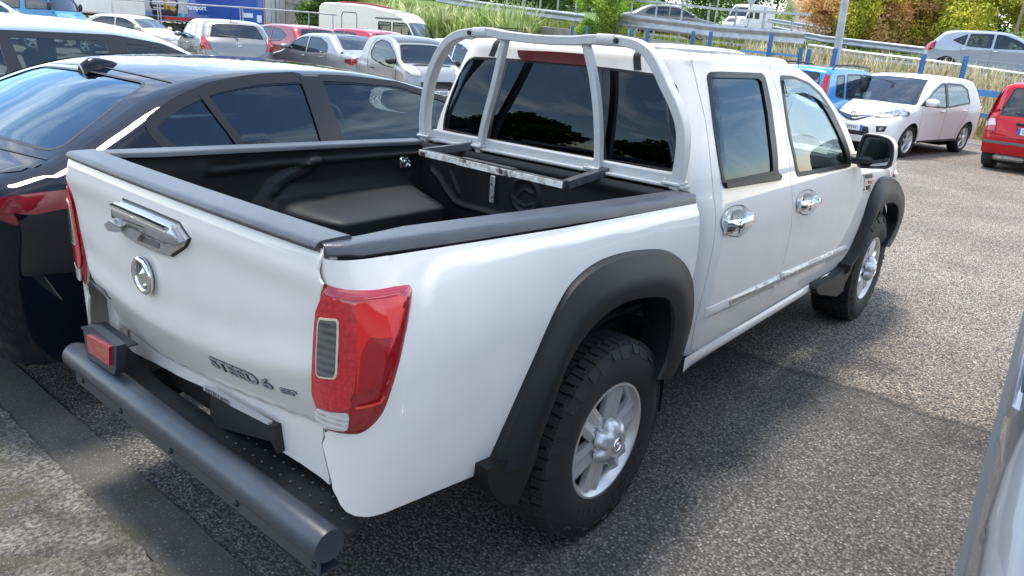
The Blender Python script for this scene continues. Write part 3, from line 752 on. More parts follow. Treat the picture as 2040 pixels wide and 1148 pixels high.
# ---- flares
def flare(name, outer, inner, S, parent, lip=.876, nb=60):
    O = [S.P(*p) for p in S.tr(outer)]; I = onp(1, -lip, *inner)
    def rs_(P, n):
        P = crom([tuple(p) for p in P], 5); d = [0]
        for a, b_ in zip(P, P[1:]): d.append(d[-1]+(b_-a).length)
        o = []; j = 0
        for k in range(n):
            t = d[-1]*k/(n-1)
            while j < len(d)-2 and d[j+1] < t: j += 1
            o.append(P[j].lerp(P[j+1], (t-d[j])/max(1e-9, d[j+1]-d[j])))
        return o
    O, I = rs_(O, nb), rs_(I, nb); V = []; F = []
    prof = [(0, 0, -.006), (0, 0, .006), (.06, .25, .012), (.25, .62, .0), (.5, .92, 0), (.68, 1.02, 0), (.75, 1.03, 0), (.88, 1.02, 0), (1, 1, 0), (1.03, .85, 0), (1.02, .3, 0), (1.0, -.9, 0)]
    for o_, i_ in zip(O, I):
        for f, g, e in prof:
            p = o_.lerp(i_, f); y = o_.y+(i_.y-o_.y)*g-(e if True else 0); V.append((p.x, y, p.z))
    n = len(prof)
    for i in range(nb-1):
        for j in range(n-1): F.append((i*n+j, i*n+j+1, (i+1)*n+j+1, (i+1)*n+j))
    F += [tuple(range(n)), tuple((nb-1)*n+j for j in range(n))]
    o = MB().add(V, F).build(name, M_flare, parent, ang=32); return o
fl1 = [(968, 940), (992, 870), (1019, 804), (1057, 712), (1080, 655), (1100, 610), (1132, 561), (1181, 523), (1235, 503), (1289, 495), (1327, 498), (1354, 518), (1369, 550), (1373, 588), (1370, 631), (1356, 685), (1345, 718), (1330, 745)]
in1 = [(1062, 915), (1078, 872), (1100, 815), (1127, 739), (1159, 680), (1202, 631), (1251, 601), (1300, 592), (1329, 595), (1341, 612), (1345, 642), (1340, 685), (1330, 725), (1315, 757)]
EXT = Surf(lambda x, z: (x, -.806, z), -1.2, 1.2, .2, 1.3, 4, 4)
fr_ = flare('rear_wheel_flare', fl1, in1, EXT, T); mirror_obj(fr_, T)
fl2 = [(1663, 553), (1676, 525), (1692, 492), (1714, 436), (1726, 395), (1742, 361), (1760, 352), (1780, 356), (1792, 376), (1797, 396), (1794, 428), (1781, 466), (1767, 491)]
in2 = [(1695, 530), (1703, 520), (1716, 498), (1732, 462), (1748, 428), (1761, 410), (1776, 403), (1787, 407), (1791, 420), (1788, 446), (1778, 470), (1766, 492)]
EXT2 = Surf(lambda x, z: (x, -.80-.03*sstep(3.0, 3.3, x), z), 2.0, 5, .0, 1.4, 20, 4)
ff_ = flare('front_wheel_flare', fl2, in2, EXT2, T, .872); mirror_obj(ff_, T)
# mud flaps and arch liners
def flatflap(pts, y, th, ml=True):
    P = [(p.x, p.z) for p in onp(1, y, *pts)]; b = MB(); b.prism(P, 'y', y, y+th); o = b.build('mud_flap', M_flare, T, ang=40); mirror_obj(o, T)
flatflap([(972, 936), (1040, 905), (1077, 878), (1066, 920), (1040, 985), (1030, 1004), (1008, 1006), (986, 990), (972, 965)], -.85, .09)
flatflap([(1664, 552), (1702, 521), (1694, 545), (1683, 566), (1680, 580), (1667, 591), (1632, 587), (1626, 577), (1634, 567)], -.85, .10)
for hx_ in (0, 3.226):
    for sg in (-1, 1):
        b = MB(); V = []; n = 25
        for k in range(n):
            a = -.15+(PI+.3)*k/(n-1)
            V += [(hx_+.455*math.cos(a), sg*.795, .365+.455*math.sin(a)), (hx_+.455*math.cos(a), sg*.45, .365+.455*math.sin(a))]
        b.add(V, [(2*k, 2*k+1, 2*k+3, 2*k+2) for k in range(n-1)]+[tuple(range(1, 2*n, 2))]); b.build('arch_liner', M_dark, T)
# ---- tail lights
M_redl = plain((.50, .010, .016), .06, spec=.6, coat=1, name='tail_red', bs=0)
def ribmat(c0, c1, sc_, name):
    m, t, b = new_mat(name); w = t.nodes.new('ShaderNodeTexWave'); w.bands_direction = 'Z'; w.inputs['Scale'].default_value = sc_; w.inputs['Distortion'].default_value = .6; tc_ = t.nodes.new('ShaderNodeTexCoord'); t.links.new(tc_.outputs['Object'], w.inputs['Vector'])
    n, r = noise_chain(t, 22, .35, .7, 3); q = mixc(t, r.outputs[0], c0, [c*2.2 for c in c0])
    t.links.new(mixc(t, w.outputs['Fac'], q, c1), b.inputs['Base Color']); b.inputs['Roughness'].default_value = .12; b.inputs['Coat Weight'].default_value = 1; bump(t, b, w.outputs['Fac'], .2, .002); return m
M_rib1 = ribmat((.045, .047, .048), (.13, .13, .125), 17, 'smoked_ribs'); M_rib2 = ribmat((.30, .27, .25), (.62, .60, .56), 24, 'clear_ribs')
M_led, t, bb = new_mat('led_cells'); v = t.nodes.new('ShaderNodeTexVoronoi'); v.inputs['Scale'].default_value = 85; v.inputs['Randomness'].default_value = .7; tc_ = t.nodes.new('ShaderNodeTexCoord'); t.links.new(tc_.outputs['Object'], v.inputs['Vector']); rp = t.nodes.new('ShaderNodeValToRGB'); t.links.new(v.outputs['Distance'], rp.inputs[0])
e = rp.color_ramp.elements; e[0].position = .25; e[0].color = (.60, .02, .03, 1); e[1].position = .75; e[1].color = (.45, .010, .018, 1); t.links.new(rp.outputs[0], bb.inputs['Base Color']); bb.inputs['Roughness'].default_value = .15; bb.inputs['Coat Weight'].default_value = 1; bump(t, bb, v.outputs['Distance'], .25, .002)
def lights(S, mir):
    g = S
    def trx(pts): return BED.tr(pts)
    base = patch('tail_light', g, inset(LT, .001), plain((.30, .006, .012), .06, spec=.6, coat=1, name='tail_red_rim'), T, step=.014, off=.0, thick=.02, dome=(.013, .022))
    q = [(650, 588), (672, 596), (703, 604), (712, 614), (713, 640), (709, 775), (700, 790), (705, 800), (698, 812), (640, 806), (632, 780), (632, 740), (636, 665), (640, 618)]
    patch('lamp_panel', g, rounded(trx(q), .008), M_led, base, step=.016, off=.0165, thick=.004)
    q2 = [(706, 603), (800, 588), (797, 620), (770, 700), (752, 765), (712, 780)]
    patch('side_reflector', g, rounded(trx(q2), .01), plain((.74, .014, .012), .08, spec=.4, coat=.7, name='bright_red'), base, step=.016, off=.0168, thick=.004)
    q3 = [(648, 628), (676, 631), (680, 638), (679, 740), (675, 750), (648, 748), (642, 742), (642, 700), (645, 640)]
    fr = patch('reverse_lamp', g, rounded(trx(q3), .004), plain((.72, .62, .44), .3, name='cream_trim'), base, step=.012, off=.0185, thick=.004)
    patch('lamp_glass', g, inset(rounded(trx(q3), .004), .0045), M_rib1, fr, step=.012, off=.0195, thick=.004)
    q4 = [(641, 810), (697, 818), (700, 826), (698, 848), (692, 853), (645, 842), (639, 825)]
    fr2 = patch('fog_lamp', g, rounded(trx(q4), .004), M_rib2, base, step=.012, off=.0175, thick=.004)
    q5 = [(720, 700), (735, 668), (758, 672), (775, 668), (765, 720), (752, 765), (714, 778)]
    patch('dark_chamber', g, rounded(trx(q5), .006), plain((.36, .008, .014), .1, coat=.6, name='inner_chamber'), base, step=.016, off=.0178, thick=.003)
    strip('lamp_line', g, trx([(712, 806), (755, 795), (762, 782)]), .006, plain((.8, .05, .03), .15, coat=1, name='bright_line'), base, off=.0205, step=.02)
    strip('lamp_line', g, trx([(652, 584), (705, 595), (795, 584)]), .003, plain((.6, .05, .06), .15, coat=1, name='bright_line2'), base, off=.0185, step=.02)
lights(BED, False); lights(BEDL, True)
# ---- doors: mouldings and handles
M_beige = plain((.42, .37, .31), .5, .2, name='worn_trim', var=.3, vs_=40)
def mould(q, q2):
    o = patch('door_moulding', CAB, rounded(CAB.tr(q), .006), M_white, T, step=.02, off=.004, thick=.006, dome=(.010, .012))
    i = patch('moulding_insert', CAB, CAB.tr(q2), M_beige, o, step=.03, off=.0145, thick=.003)
    mirror_obj(o, T)
mould([(1406, 614), (1552, 548), (1552, 566), (1400, 634)], [(1448, 598.5), (1551, 553.5), (1551, 559.5), (1447, 606)])
mould([(1555, 545), (1686, 488), (1684, 502), (1555, 561)], [(1557, 549.5), (1682, 494), (1680, 499.5), (1557, 557)])
strip('door_crease', CAB, CAB.tr([(1376, 695), (1385, 670), (1400, 668)]), .004, M_white, T, off=.002)
def handle(cx, cy, r, hb, hs, rx, ry):
    c0 = CAB.hit(cx, cy); P = CAB.tr([(cx+rx*math.cos(a), cy-ry*math.sin(a)-.12*rx*math.cos(a)) for a in [2*PI*k/28 for k in range(28)]])
    o = part('door_handle', T)
    patch('handle_cup', CAB, P, plain((.60, .61, .60), .25, coat=1, name='cup_white'), o, step=.018, off=.003, thick=.004, bulge=lambda u, v: -.0*1+.006*sstep(r*.75, r*.98, math.hypot(u-c0[0], v-c0[1]))-.004)
    P2 = CAB.tr([(cx+rx*.10+rx*.40*math.cos(a), cy-ry*.32-ry*.42*math.sin(a)) for a in [2*PI*k/24 for k in range(24)]])
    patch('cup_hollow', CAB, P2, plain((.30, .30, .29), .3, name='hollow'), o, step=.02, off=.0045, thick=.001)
    strip('cup_rim', CAB, P+[P[0]], .0035, M_seal, o, off=.0035)
    A_, B_ = [CAB.hit(*p) for p in hb]; V = []; F = []; m = 12
    sec = [(-.5, 0), (-.48, .6), (-.2, 1), (.2, 1), (.48, .7), (.5, 0)]
    for i in range(m):
        t = i/(m-1); u = A_[0]+(B_[0]-A_[0])*t; v = A_[1]+(B_[1]-A_[1])*t; p = CAB.P(u, v); n = CAB.Nn(u, v)
        ht = hs*(1.0-.28*math.sin(t*PI)*1-.12*t); out_ = .018+.022*math.sin(PI*min(1, t*1.05+.02))**.6
        if i in (0, m-1): ht *= .8; out_ *= .7
        for a, q in sec: V.append(p+n*(out_*q+.004)+Vector((0, 0, a*ht)))
    k = len(sec)
    for i in range(m-1):
        for j in range(k-1): F.append((i*k+j, i*k+j+1, (i+1)*k+j+1, (i+1)*k+j))
    F += [tuple(range(k)), tuple((m-1)*k+j for j in range(k))]
    MB().add(V, F).build('handle_bar', M_chrome, o, ang=40)
    q = CAB.P(A_[0]+.25*(B_[0]-A_[0]), A_[1]); 
    b = MB(); b.box(q+Vector((0, -.040, 0)), (.003, .004, hs*.8)); b.build('lock_slot', M_seal, o)
    return o
handle(1466.5, 440, .088, ((1441, 453), (1497, 434)), .068, 31, 31)
handle(1607, 403, .085, ((1588, 411), (1630, 399)), .064, 21.5, 25)
# ---- tailgate handle, badge, letters
plate_px = [(246, 399), (300, 421), (358, 446), (378, 475), (371, 490), (345, 508), (325, 503), (307, 497), (280, 484), (256, 467), (236, 447), (236, 440)]
hp = TG.tr(plate_px)
M_hand = plain((.50, .51, .53), .22, .75, coat=.5, name='handle_silver'); M_hand2 = plain((.42, .43, .46), .3, .6, coat=.4, name='handle_grey')
H = part('tailgate_handle', T)
patch('handle_recess', TG, inset(hp, -.006), M_seal, H, step=.02, off=.001, thick=.004)
patch('handle_plate', TG, hp, M_hand, H, step=.02, off=.012, thick=.012)
bar = TG.tr([(244, 401), (300, 424), (357, 449), (368, 468), (374, 478), (361, 487), (352, 486), (315, 470), (262, 445), (240, 428)])
patch('handle_bar', TG, bar, M_chrome if False else M_hand, H, step=.014, off=.024, thick=.02, dome=(.012, .014))
strip('chrome_edge', TG, TG.tr([(246, 405), (300, 428), (355, 452)]), .010, M_chrome, H, off=.040, step=.03, h=.01)
strip('panel_line', TG, TG.tr([(270, 447), (270, 430), (313, 446), (315, 468)]), .002, M_seal, H, off=.038, step=.01)
pk = TG.tr([(280, 471), (327, 478), (325, 494), (290, 480)]); patch('finger_pocket', TG, pk, plain((.16, .16, .17), .4, name='pocket'), H, step=.02, off=.0135, thick=.001)
bl_ = TG.tr([(238, 442), (248, 432), (270, 444), (262, 458), (246, 456)]); patch('lock_cover', TG, bl_, M_hand2, H, step=.012, off=.045, thick=.036)
bl_ = TG.tr([(262, 458), (270, 446), (300, 462), (288, 478), (270, 468)]); patch('lock_cover', TG, bl_, M_hand2, H, step=.012, off=.028, thick=.02)
bc = (.155, .948)
B_ = part('tailgate_badge', T); n0 = Vector((-1, 0, 0)); bp = TG.P(*bc)
b = MB()
def ell(r1, off, n=40, r2=None): return [(bc[0]+r1*math.cos(a), bc[1]+(r2 or r1)*math.sin(a)) for a in [2*PI*k/n for k in range(n)]]
pts = [TG.P(u, v)+n0*.014 for u, v in ell(.049, 0)]; b.tube(pts, .0095, 10, closed=True); b.build('badge_ring', M_chrome, B_)
b = MB(); V = [Vector((bp.x-.008, bc[0]+y, bc[1]+z)) for y, z in ((0, .028), (-.016, .014), (-.016, -.022), (0, -.034), (.016, -.022), (.016, .014))]; V.append(Vector((bp.x-.024, bc[0], bc[1]+.006))); V.append(Vector((bp.x-.024, bc[0], bc[1]-.022)))
b.add(V, [(0, 1, 6), (1, 2, 7, 6), (2, 3, 7), (3, 4, 7), (4, 5, 6, 7), (5, 0, 6)]); b.build('badge_emblem', M_chrome, B_, False)
patch('badge_base', TG, ell(.045, 0, 30), plain((.55, .56, .57), .2, .5, name='badge_base'), B_, step=.02, off=.003, thick=.002)
rr_ = patch('badge_recess', TG, ell(.064, 0, 30, .066), M_white, B_, holes=[ell(.052, 0, 30)], step=.02, off=.001, thick=0)
M_let2 = plain((.50, .51, .53), .3, .35, name='lettering_chrome'); M_let3 = plain((.05, .05, .055), .4, name='lettering_edge')
def tgtext(name, s, px0, px1, h):
    a, c_ = TG.hit(*px0), TG.hit(*px1); A, C_ = TG.P(*a), TG.P(*c_); m = ((a[0]+c_[0])/2, (a[1]+c_[1])/2); up = (TG.P(m[0], m[1]+.02)-TG.P(m[0], m[1]-.01)).normalized(); rt_ = (C_-A).normalized(); n = rt_.cross(up).normalized()
    if n.x > 0: n = -n
    for mt, bo, lift in ((M_let3, .034, .0010), (M_let2, .006, .0034)):
        t = text(name, s, 1, mt, T, (0, 0, 0), (1, 0, 0), (0, 1, 0), depth=.01, off=0, bold=bo)
        if lift < .002: base = t; xs = [v.co.x for v in t.data.vertices]; x0, w = min(xs), max(xs)-min(xs)
        else: t.parent = base
        L_ = (C_-A).length
        for v in t.data.vertices:
            f = v.co.z > .006; v.co = A+rt_*((v.co.x-x0)/w*L_)+up*(v.co.y*h); v.co.x = min(v.co.x+.004, tg_x(v.co.y, v.co.z)-.0002)-lift-(.0022 if f else 0)
tgtext('name_lettering', 'STEED', (427, 729), (521, 769), .058)
tgtext('name_lettering', '6', (527, 771), (548, 777), .052)
tgtext('name_lettering', 'ESP', (564, 782), (596, 790), .026)
tgtext('maker_lettering', 'GREAT WALL', (168, 553), (222, 596), .052)
# ---- plate under the tailgate
P_ = part('number_plate', T)
q = onp(0, -1.05, (405, 768), (466, 803), (536, 842), (534, 847), (463, 811), (405, 777)); V = [p+Vector((dx, 0, 0)) for dx in (0, .012) for p in q]; n = 6
MB().add(V, [tuple(range(n)), tuple(range(2*n-1, n-1, -1))]+[(k, (k+1) % n, n+(k+1) % n, n+k) for k in range(n)]).build('plate_frame', plain((.46, .46, .45), .35, name='plate_white'), P_, False)
a, c_ = onp(0, -1.052, (411, 781), (466, 813)); text('plate_lettering', 'FUCCELLI AUTO', .022, M_blackp, P_, a+Vector((-.001, 0, .001)), c_-a, (0, 0, 1), depth=.001, off=.001, sx=.82)
q = onp(0, -1.035, (500, 823), (536, 842), (537, 848), (520, 842)); MB().add(q, [(0, 1, 2, 3)]).build('blue_band', plain((.03, .06, .25), .3, name='plate_blue'), P_, False)
q = onp(0, -1.03, (420, 786), (545, 850), (552, 905), (540, 880), (430, 850), (418, 820)); V = [p+Vector((dx, 0, 0)) for dx in (0, .03) for p in q]
MB().add(V, [tuple(range(n)), tuple(range(2*n-1, n-1, -1))]+[(k, (k+1) % n, n+(k+1) % n, n+k) for k in range(n)]).build('plate_holder', M_blackp, P_, False)
# ---- rear step bumper
R_ = part('rear_step_bumper', T); M_tube = plain((.040, .050, .064), .36, .0, name='grey_powder_coat', bs=400, bstr=.12, var=.12, vs_=9)
xt, zt_, rt = -1.118, .500, .046
MB().tube([(xt, y, zt_) for y in (-.745, -.735, -.5, 0, .5, .735, .745)], [rt*.93, rt, rt, rt, rt, rt, rt*.93], 32).build('bumper_tube', M_tube, R_, ang=40)
b = MB(); b.box((xt-.012, 0, zt_-.062), (.006, 1.44, .07)); b.box((xt+.02, 0, zt_-.096), (.06, 1.44, .005)); b.build('bumper_flange', M_tube, R_, False)
for y in (-.70, -.35, .02, .36, .66): MB().ico((xt-.017, y, zt_-.072), .010, 2, (.6, 1, 1)).build('bolt', M_blackp, R_)
q = onp(2, .515, (232, 700), (262, 690), (300, 742), (330, 768), (418, 827), (420, 800), (560, 868), (672, 985), (720, 1049), (693, 1064), (640, 1040), (420, 880), (240, 745)); n = len(q)
MB().add([p+Vector((0, 0, dz)) for dz in (0, -.004) for p in q], [tuple(range(n)), tuple(range(2*n-1, n-1, -1))]+[(k, (k+1) % n, n+(k+1) % n, n+k) for k in range(n)]).build('step_plate', plain((.012, .013, .015), .5, name='step_black', bs=90, bstr=.6, var=.4, vs_=30), R_, False)
b = MB()
for i in range(26):
    for j in range(2):
        p = (-1.045+.04*j, -.70+.045*i, .517)
        if -.75 < p[1] < -.15: b.ico(p, .0045, 1, (1, 1, .4))
setp(b.build('step_stud', plain((.10, .11, .12), .4, name='stud_metal'), R_), kind='stuff')
for y in (-.42, .42): MB().box((-.95, y, .45), (.3, .05, .09)).build('bumper_bracket', M_dark, R_, False)
# reflector unit on the left end
q = onp(0, -1.135, (165, 655), (170, 650), (184, 652), (232, 690), (231, 735), (228, 747), (174, 712)); n = len(q)
RU = part('rear_fog_light', T)
MB().add([p+Vector((dx, 0, -.0*dx)) for dx in (0, .03) for p in q], [tuple(range(n)), tuple(range(2*n-1, n-1, -1))]+[(k, (k+1) % n, n+(k+1) % n, n+k) for k in range(n)]).build('lamp_housing', M_tube, RU, False)
q = onp(0, -1.145, (172, 668), (217, 692), (217, 729), (176, 701)); n = 4
MB().add([p+Vector((dx, 0, 0)) for dx in (0, .012) for p in q], [(0, 1, 2, 3)]+[(k, (k+1) % n, n+(k+1) % n, n+k) for k in range(n)]).build('red_reflector', plain((.45, .015, .02), .1, coat=1, name='reflector_red', bs=120, bstr=.3), RU, False)
q = onp(2, .63, (186, 653), (232, 688)); b = MB(); b.box((-1.07, .55, .62), (.08, .26, .006)); b.build('lamp_bracket', M_tube, RU, False)
# ---- sports bar (hoop)
HB = part('sports_bar', T); M_hoop = plain((.52, .51, .49), .4, name='grey_white_paint', coat=.15, var=.05, vs_=20)
hx0 = .555
def hc(pts): return [Vector((hx0, p.y, p.z)) for p in onp(0, hx0, *pts)]
sec = [(-.024, -.019), (.024, -.019), (.028, -.015), (.028, .015), (.024, .019), (-.024, .019), (-.028, .015), (-.028, -.015)]
lp = hc([(850, 285), (847, 240), (855, 172), (866, 135), (880, 106), (898, 82), (919, 70), (946, 65.5), (968, 64.5)])
cp_ = hc([(966, 64.5), (985, 66), (1008, 71), (1052, 76.5), (1101, 80.5), (1151, 81.5), (1175, 79.5), (1206, 79)])
rp = hc([(1204, 79), (1236, 82), (1266, 88), (1286, 99), (1300, 114), (1314, 139), (1329, 172), (1346, 207), (1358, 242), (1362, 275), (1358, 322), (1347, 376)])
b = MB()
for P in (lp, cp_, rp): b.sweep([Vector(p) for p in crom([tuple(p) for p in P], 5)], [(a, c * (1.0)) for a, c in sec], (1, 0, 0))
b.build('hoop', M_hoop, HB, ang=35)
for P in (hc([(950, 65.5), (976, 65)]), hc([(1196, 79), (1230, 81)])): MB().sweep(P, [(a*1.12, c*1.16) for a, c in sec], (1, 0, 0)).build('joint_sleeve', M_hoop, HB, ang=50)
for p in hc([(944, 66), (1236, 82)]): MB().lathe([(0, -.037), (.009, -.037), (.011, -.03)], 16, 'x', p).build('bolt', M_seal, HB)
s2 = [(a*.62, c*.74) for a, c in sec]
for P in (hc([(1008, 76), (999, 115), (984, 180), (968, 240), (955, 303)]), hc([(1168, 88), (1180, 138), (1189, 200), (1193, 270), (1192, 345)])): MB().sweep([Vector(p) for p in crom([tuple(p) for p in P], 4)], s2, (1, 0, 0)).build('upright', M_hoop, HB, ang=35)
zb2 = 1.172; b = MB()
b.box((.57, 0, 1.183), (.07, 1.42, .012), bev=.003)
for y in (.70, .355, -.30, -.665): b.box((.56, y, 1.195), (.085, .075, .012), bev=.003); b.ico((.535, y+.03, 1.204), .008, 1); b.ico((.535, y-.03, 1.204), .008, 1)
b.build('foot_plate', M_hoop, HB, ang=40)
b = MB(); b.box((.575, 0, 1.203), (.03, 1.36, .05), bev=.006); b.build('base_beam', M_hoop, HB, ang=40)
# ---- load stop frame
F_ = part('ladder_rack', T); M_fr = plain((.055, .062, .07), .45, name='chipped_grey_paint', bs=60, bstr=.3, var=.5, vs_=40)
m, t, bb = new_mat('worn_wood_edge'); n1, r1 = noise_chain(t, 26, .46, .54, 7, stretch=(1, 1, 1)); n2, r2 = noise_chain(t, 9, .56, .62, 4)
t.links.new(mixc(t, r2.outputs[0], mixc(t, r1.outputs[0], (.80, .77, .70), (.55, .50, .40)), (.05, .02, .015)), bb.inputs['Base Color']); bb.inputs['Roughness'].default_value = .7; M_worn = m
q = onp(2, 1.155, (840, 303), (935, 323), (1125, 368)); pA, pB = q[0], q[2]
a1, a2 = onp(2, 1.19, (938, 291), (1211, 340))
sq = [(-.013, -.013), (.013, -.013), (.013, .013), (-.013, .013)]
b = MB(); b.sweep([pA, pB], sq, (0, 0, 1)); b.sweep([pA+Vector((.01, 0, .0)), a1], [(a*1.2, c*1.3) for a, c in sq], (0, 0, 1)); b.sweep([pB+Vector((.01, 0, 0)), a2], [(a*1.2, c*1.3) for a, c in sq], (0, 0, 1))
mid = pA.lerp(pB, .32), pA.lerp(pB, .68); b.sweep([mid[0]+Vector((.004, 0, .003)), mid[1]+Vector((.004, 0, .003))], [(a*1.15, c*1.15) for a, c in sq], (0, 0, 1))
b.build('frame_bar', M_fr, F_, ang=30)
d_ = (pB-pA).normalized(); nn_ = Vector((0, 0, 1)).cross(d_); nn_ = nn_ if nn_.x < 0 else -nn_
b = MB(); b.sweep([pA+nn_*.0155, pA.lerp(pB, .3)+nn_*.0155], [(-.014, -.002), (.012, -.002), (.012, .002), (-.014, .002)], (0, 0, 1))
b.sweep([pA.lerp(pB, .3)+nn_*.018+Vector((0, 0, .001)), pA.lerp(pB, .68)+nn_*.018], [(-.017, -.002), (.011, -.002), (.011, .002), (-.017, .002)], (0, 0, 1))
b.sweep([pA.lerp(pB, .68)+nn_*.0155, pB+nn_*.0155], [(-.013, -.002), (.011, -.002), (.011, .002), (-.013, .002)], (0, 0, 1)); b.build('worn_edge_strip', M_worn, F_, False)
[MB().ico(p+Vector((0, 0, .02)), .010, 1).build('bolt', M_silver, F_) for p in (a1, a2)]
# ---- wheels
def hubcap(o, y):
    b = MB(); n = 6; V = []; ring = 48; rows = [(.088, -.004), (.086, .012), (.072, .028), (.052, .040), (.044, .043), (.040, .040), (.034, .040), (.0, .041)]
    for k in range(ring):
        a = 2*PI*k/ring; c6 = max(0, math.cos(n*a-.4))**1.5
        for i, (r_, h) in enumerate(rows):
            f = (1-.30*c6) if i < 2 else (1-.22*c6 if i == 2 else 1); V.append((r_*f*math.cos(a), y(h), r_*f*math.sin(a)))
    m = len(rows); b.add(V, [(k*m+j, k*m+j+1, ((k+1) % ring)*m+j+1, ((k+1) % ring)*m+j) for k in range(ring) for j in range(m-1)])
    b.build('hub_cap', M_alloy, o, ang=45)
    b = MB(); b.tube([(.024*math.cos(a), y(.042), .024*math.sin(a)) for a in [2*PI*k/24 for k in range(24)]], .005, 8, closed=True); b.box((0, y(.043), -.002), (.018, .006, .028), bev=.003); b.build('hub_emblem', M_chrome, o)
    b = MB()
    for k in range(6):
        a = 2*PI*(k+.1)/6; b.lathe([(0, y(-.002)), (.009, y(-.002)), (.010, y(-.02))], 8, 'y', (.07*math.cos(a), 0, .07*math.sin(a)))
    b.build('wheel_nut', M_silver, o)
wr = wheel(T, (0, -.829, .365), R=.372, w=.25, rr=.213, n=6, style='six', tread=True, cap=hubcap, seg=96)
wf = wheel(T, (3.226, -.829, .365), R=.372, w=.25, rr=.213, n=6, style='six', tread=True, cap=hubcap, seg=96, steer=.0)
for x in (0, 3.226): wheel(T, (x, .829, .365), R=.372, w=.25, rr=.213, side=1, n=6, style='six', seg=48)
# raised sidewall lettering
def arc_text(s, rad, a0, step_, size, parent, mat):
    for i, ch in enumerate(s):
        if ch == ' ': continue
        a = a0+step_*i; c_ = Vector((rad*math.cos(a), -.0155, rad*math.sin(a))); rt_ = Vector((-math.sin(a), 0, math.cos(a)))*(1 if step_ > 0 else -1); up = Vector((math.cos(a), 0, math.sin(a)))*(-1 if step_ > 0 else 1)
        text('sidewall_lettering', ch, size, mat, parent, c_, rt_, up, depth=.002, off=.0, align='CENTER')
M_let = plain((.045, .045, .046), .6, name='raised_rubber')
arc_text('OPEN COUNTRY', .308, math.radians(-18), -math.radians(8.6), .034, wr, M_let) if False else arc_text('OPEN COUNTRY', .272, math.radians(-128), math.radians(9.2), .036, wr, M_let)
# ---- door mirror
MI = part('door_mirror', T)
mo = [(1706, 315), (1709, 296), (1719, 272), (1726, 267), (1756, 271), (1773, 278), (1781, 291), (1780, 313), (1775, 330), (1765, 336), (1735, 335.5), (1713, 334), (1707, 327)]
mg = [(1713.5, 309), (1720, 285), (1726, 275), (1752, 278), (1768, 283), (1775, 297), (1772, 318), (1766, 328), (1742, 330), (1720, 329), (1714.5, 320)]
xm = 2.43
mo_ = [(p.y, p.z) for p in onp(0, xm, *mo)]; mg_ = [(p.y, p.z) for p in onp(0, xm, *mg)]
cy = sum(p[0] for p in mo_)/len(mo_); cz = sum(p[1] for p in mo_)/len(mo_)
mo_ = rounded(mo_, .03); V = []; F = []; n = len(mo_); rows = [(.0, .86), (-.012, .93), (-.012, 1.0), (.0, 1.04), (.05, 1.06), (.10, .98), (.14, .78), (.16, .45), (.165, .05)]
for dx, k in rows: V += [(xm+dx, cy+(y-cy)*k, cz+(z-cz)*k) for y, z in mo_]
F = [(i*n+j, i*n+(j+1) % n, (i+1)*n+(j+1) % n, (i+1)*n+j) for i in range(len(rows)-1) for j in range(n)]+[tuple((len(rows)-1)*n+j for j in range(n))]
i3 = 3*n
MB().add(V[:4*n], F[:3*n]).build('mirror_frame', M_blackp, MI, ang=60); MB().add(V[i3:], [tuple(i-i3 for i in f) for f in F[3*n:]]).build('mirror_shell', M_white, MI, ang=60)
sm = Surf(lambda y, z: (xm+.004+.12*(y-cy), y, z), -2, 2, 0, 2); sm.flip = -1 if sm.Nn(0, 1).x > 0 else 1
patch('mirror_glass', sm, mg_, plain((.55, .6, .62), .01, 1, name='mirror_glass'), MI, step=.05, thick=.002)
patch('mirror_chrome_edge', sm, inset(mg_, -.004), plain((.7, .72, .74), .15, 1, name='mirror_edge'), MI, holes=[mg_], step=.05, off=.001, thick=.002)
b = MB(); b.box((2.47, -.80, cz-.05), (.10, .2, .05), bev=.015); b.build('mirror_arm', M_blackp, MI)
sq_ = onp(1, -.79, (1697, 300), (1712, 296), (1707, 340), (1697, 345)); n = 4
# ---- cab interior
def seat(parent, c, w=.5, rz=0, mat=None, h=.62, name='seat'):
    s_ = part(name, parent, c, (0, 0, rz)); b = MB(); b.box((.05, 0, .0), (.5, w, .16), bev=.05); rm = Matrix.Rotation(math.radians(-14), 3, 'Y'); b.box((-.24, 0, h/2), (.14, w*.96, h), rm, bev=.06); b.build('seat_cushion', mat or M_seat, s_, ang=60)
    b = MB(); b.box((-.24-.13, 0, h+.12), (.10, .27 if w < .7 else .24, .19), rm, bev=.04); b.build('headrest', mat or M_seat, s_, ang=60); return s_
for y in (.36, -.36): seat(T, (1.95, y, .82), .50)
seat(T, (1.15, .33, .82), .6); seat(T, (1.15, -.33, .82), .6)
b = MB(); b.box((2.62, 0, 1.02), (.35, 1.4, .24), bev=.06); b.build('dashboard', M_dash, T)
b = MB(); pts = [(2.32+.06*math.sin(a), .36+.18*math.cos(a), 1.08+.17*math.sin(a)) for a in [2*PI*k/28 for k in range(28)]]; b.tube(pts, .014, 8, closed=True); b.box((2.36, .36, 1.08), (.05, .12, .08), bev=.02); b.build('steering_wheel', M_dash, T)
b = MB(); b.box((2.40, 0, 1.53), (.03, .24, .06), bev=.01); b.build('rear_view_mirror', M_dash, T)
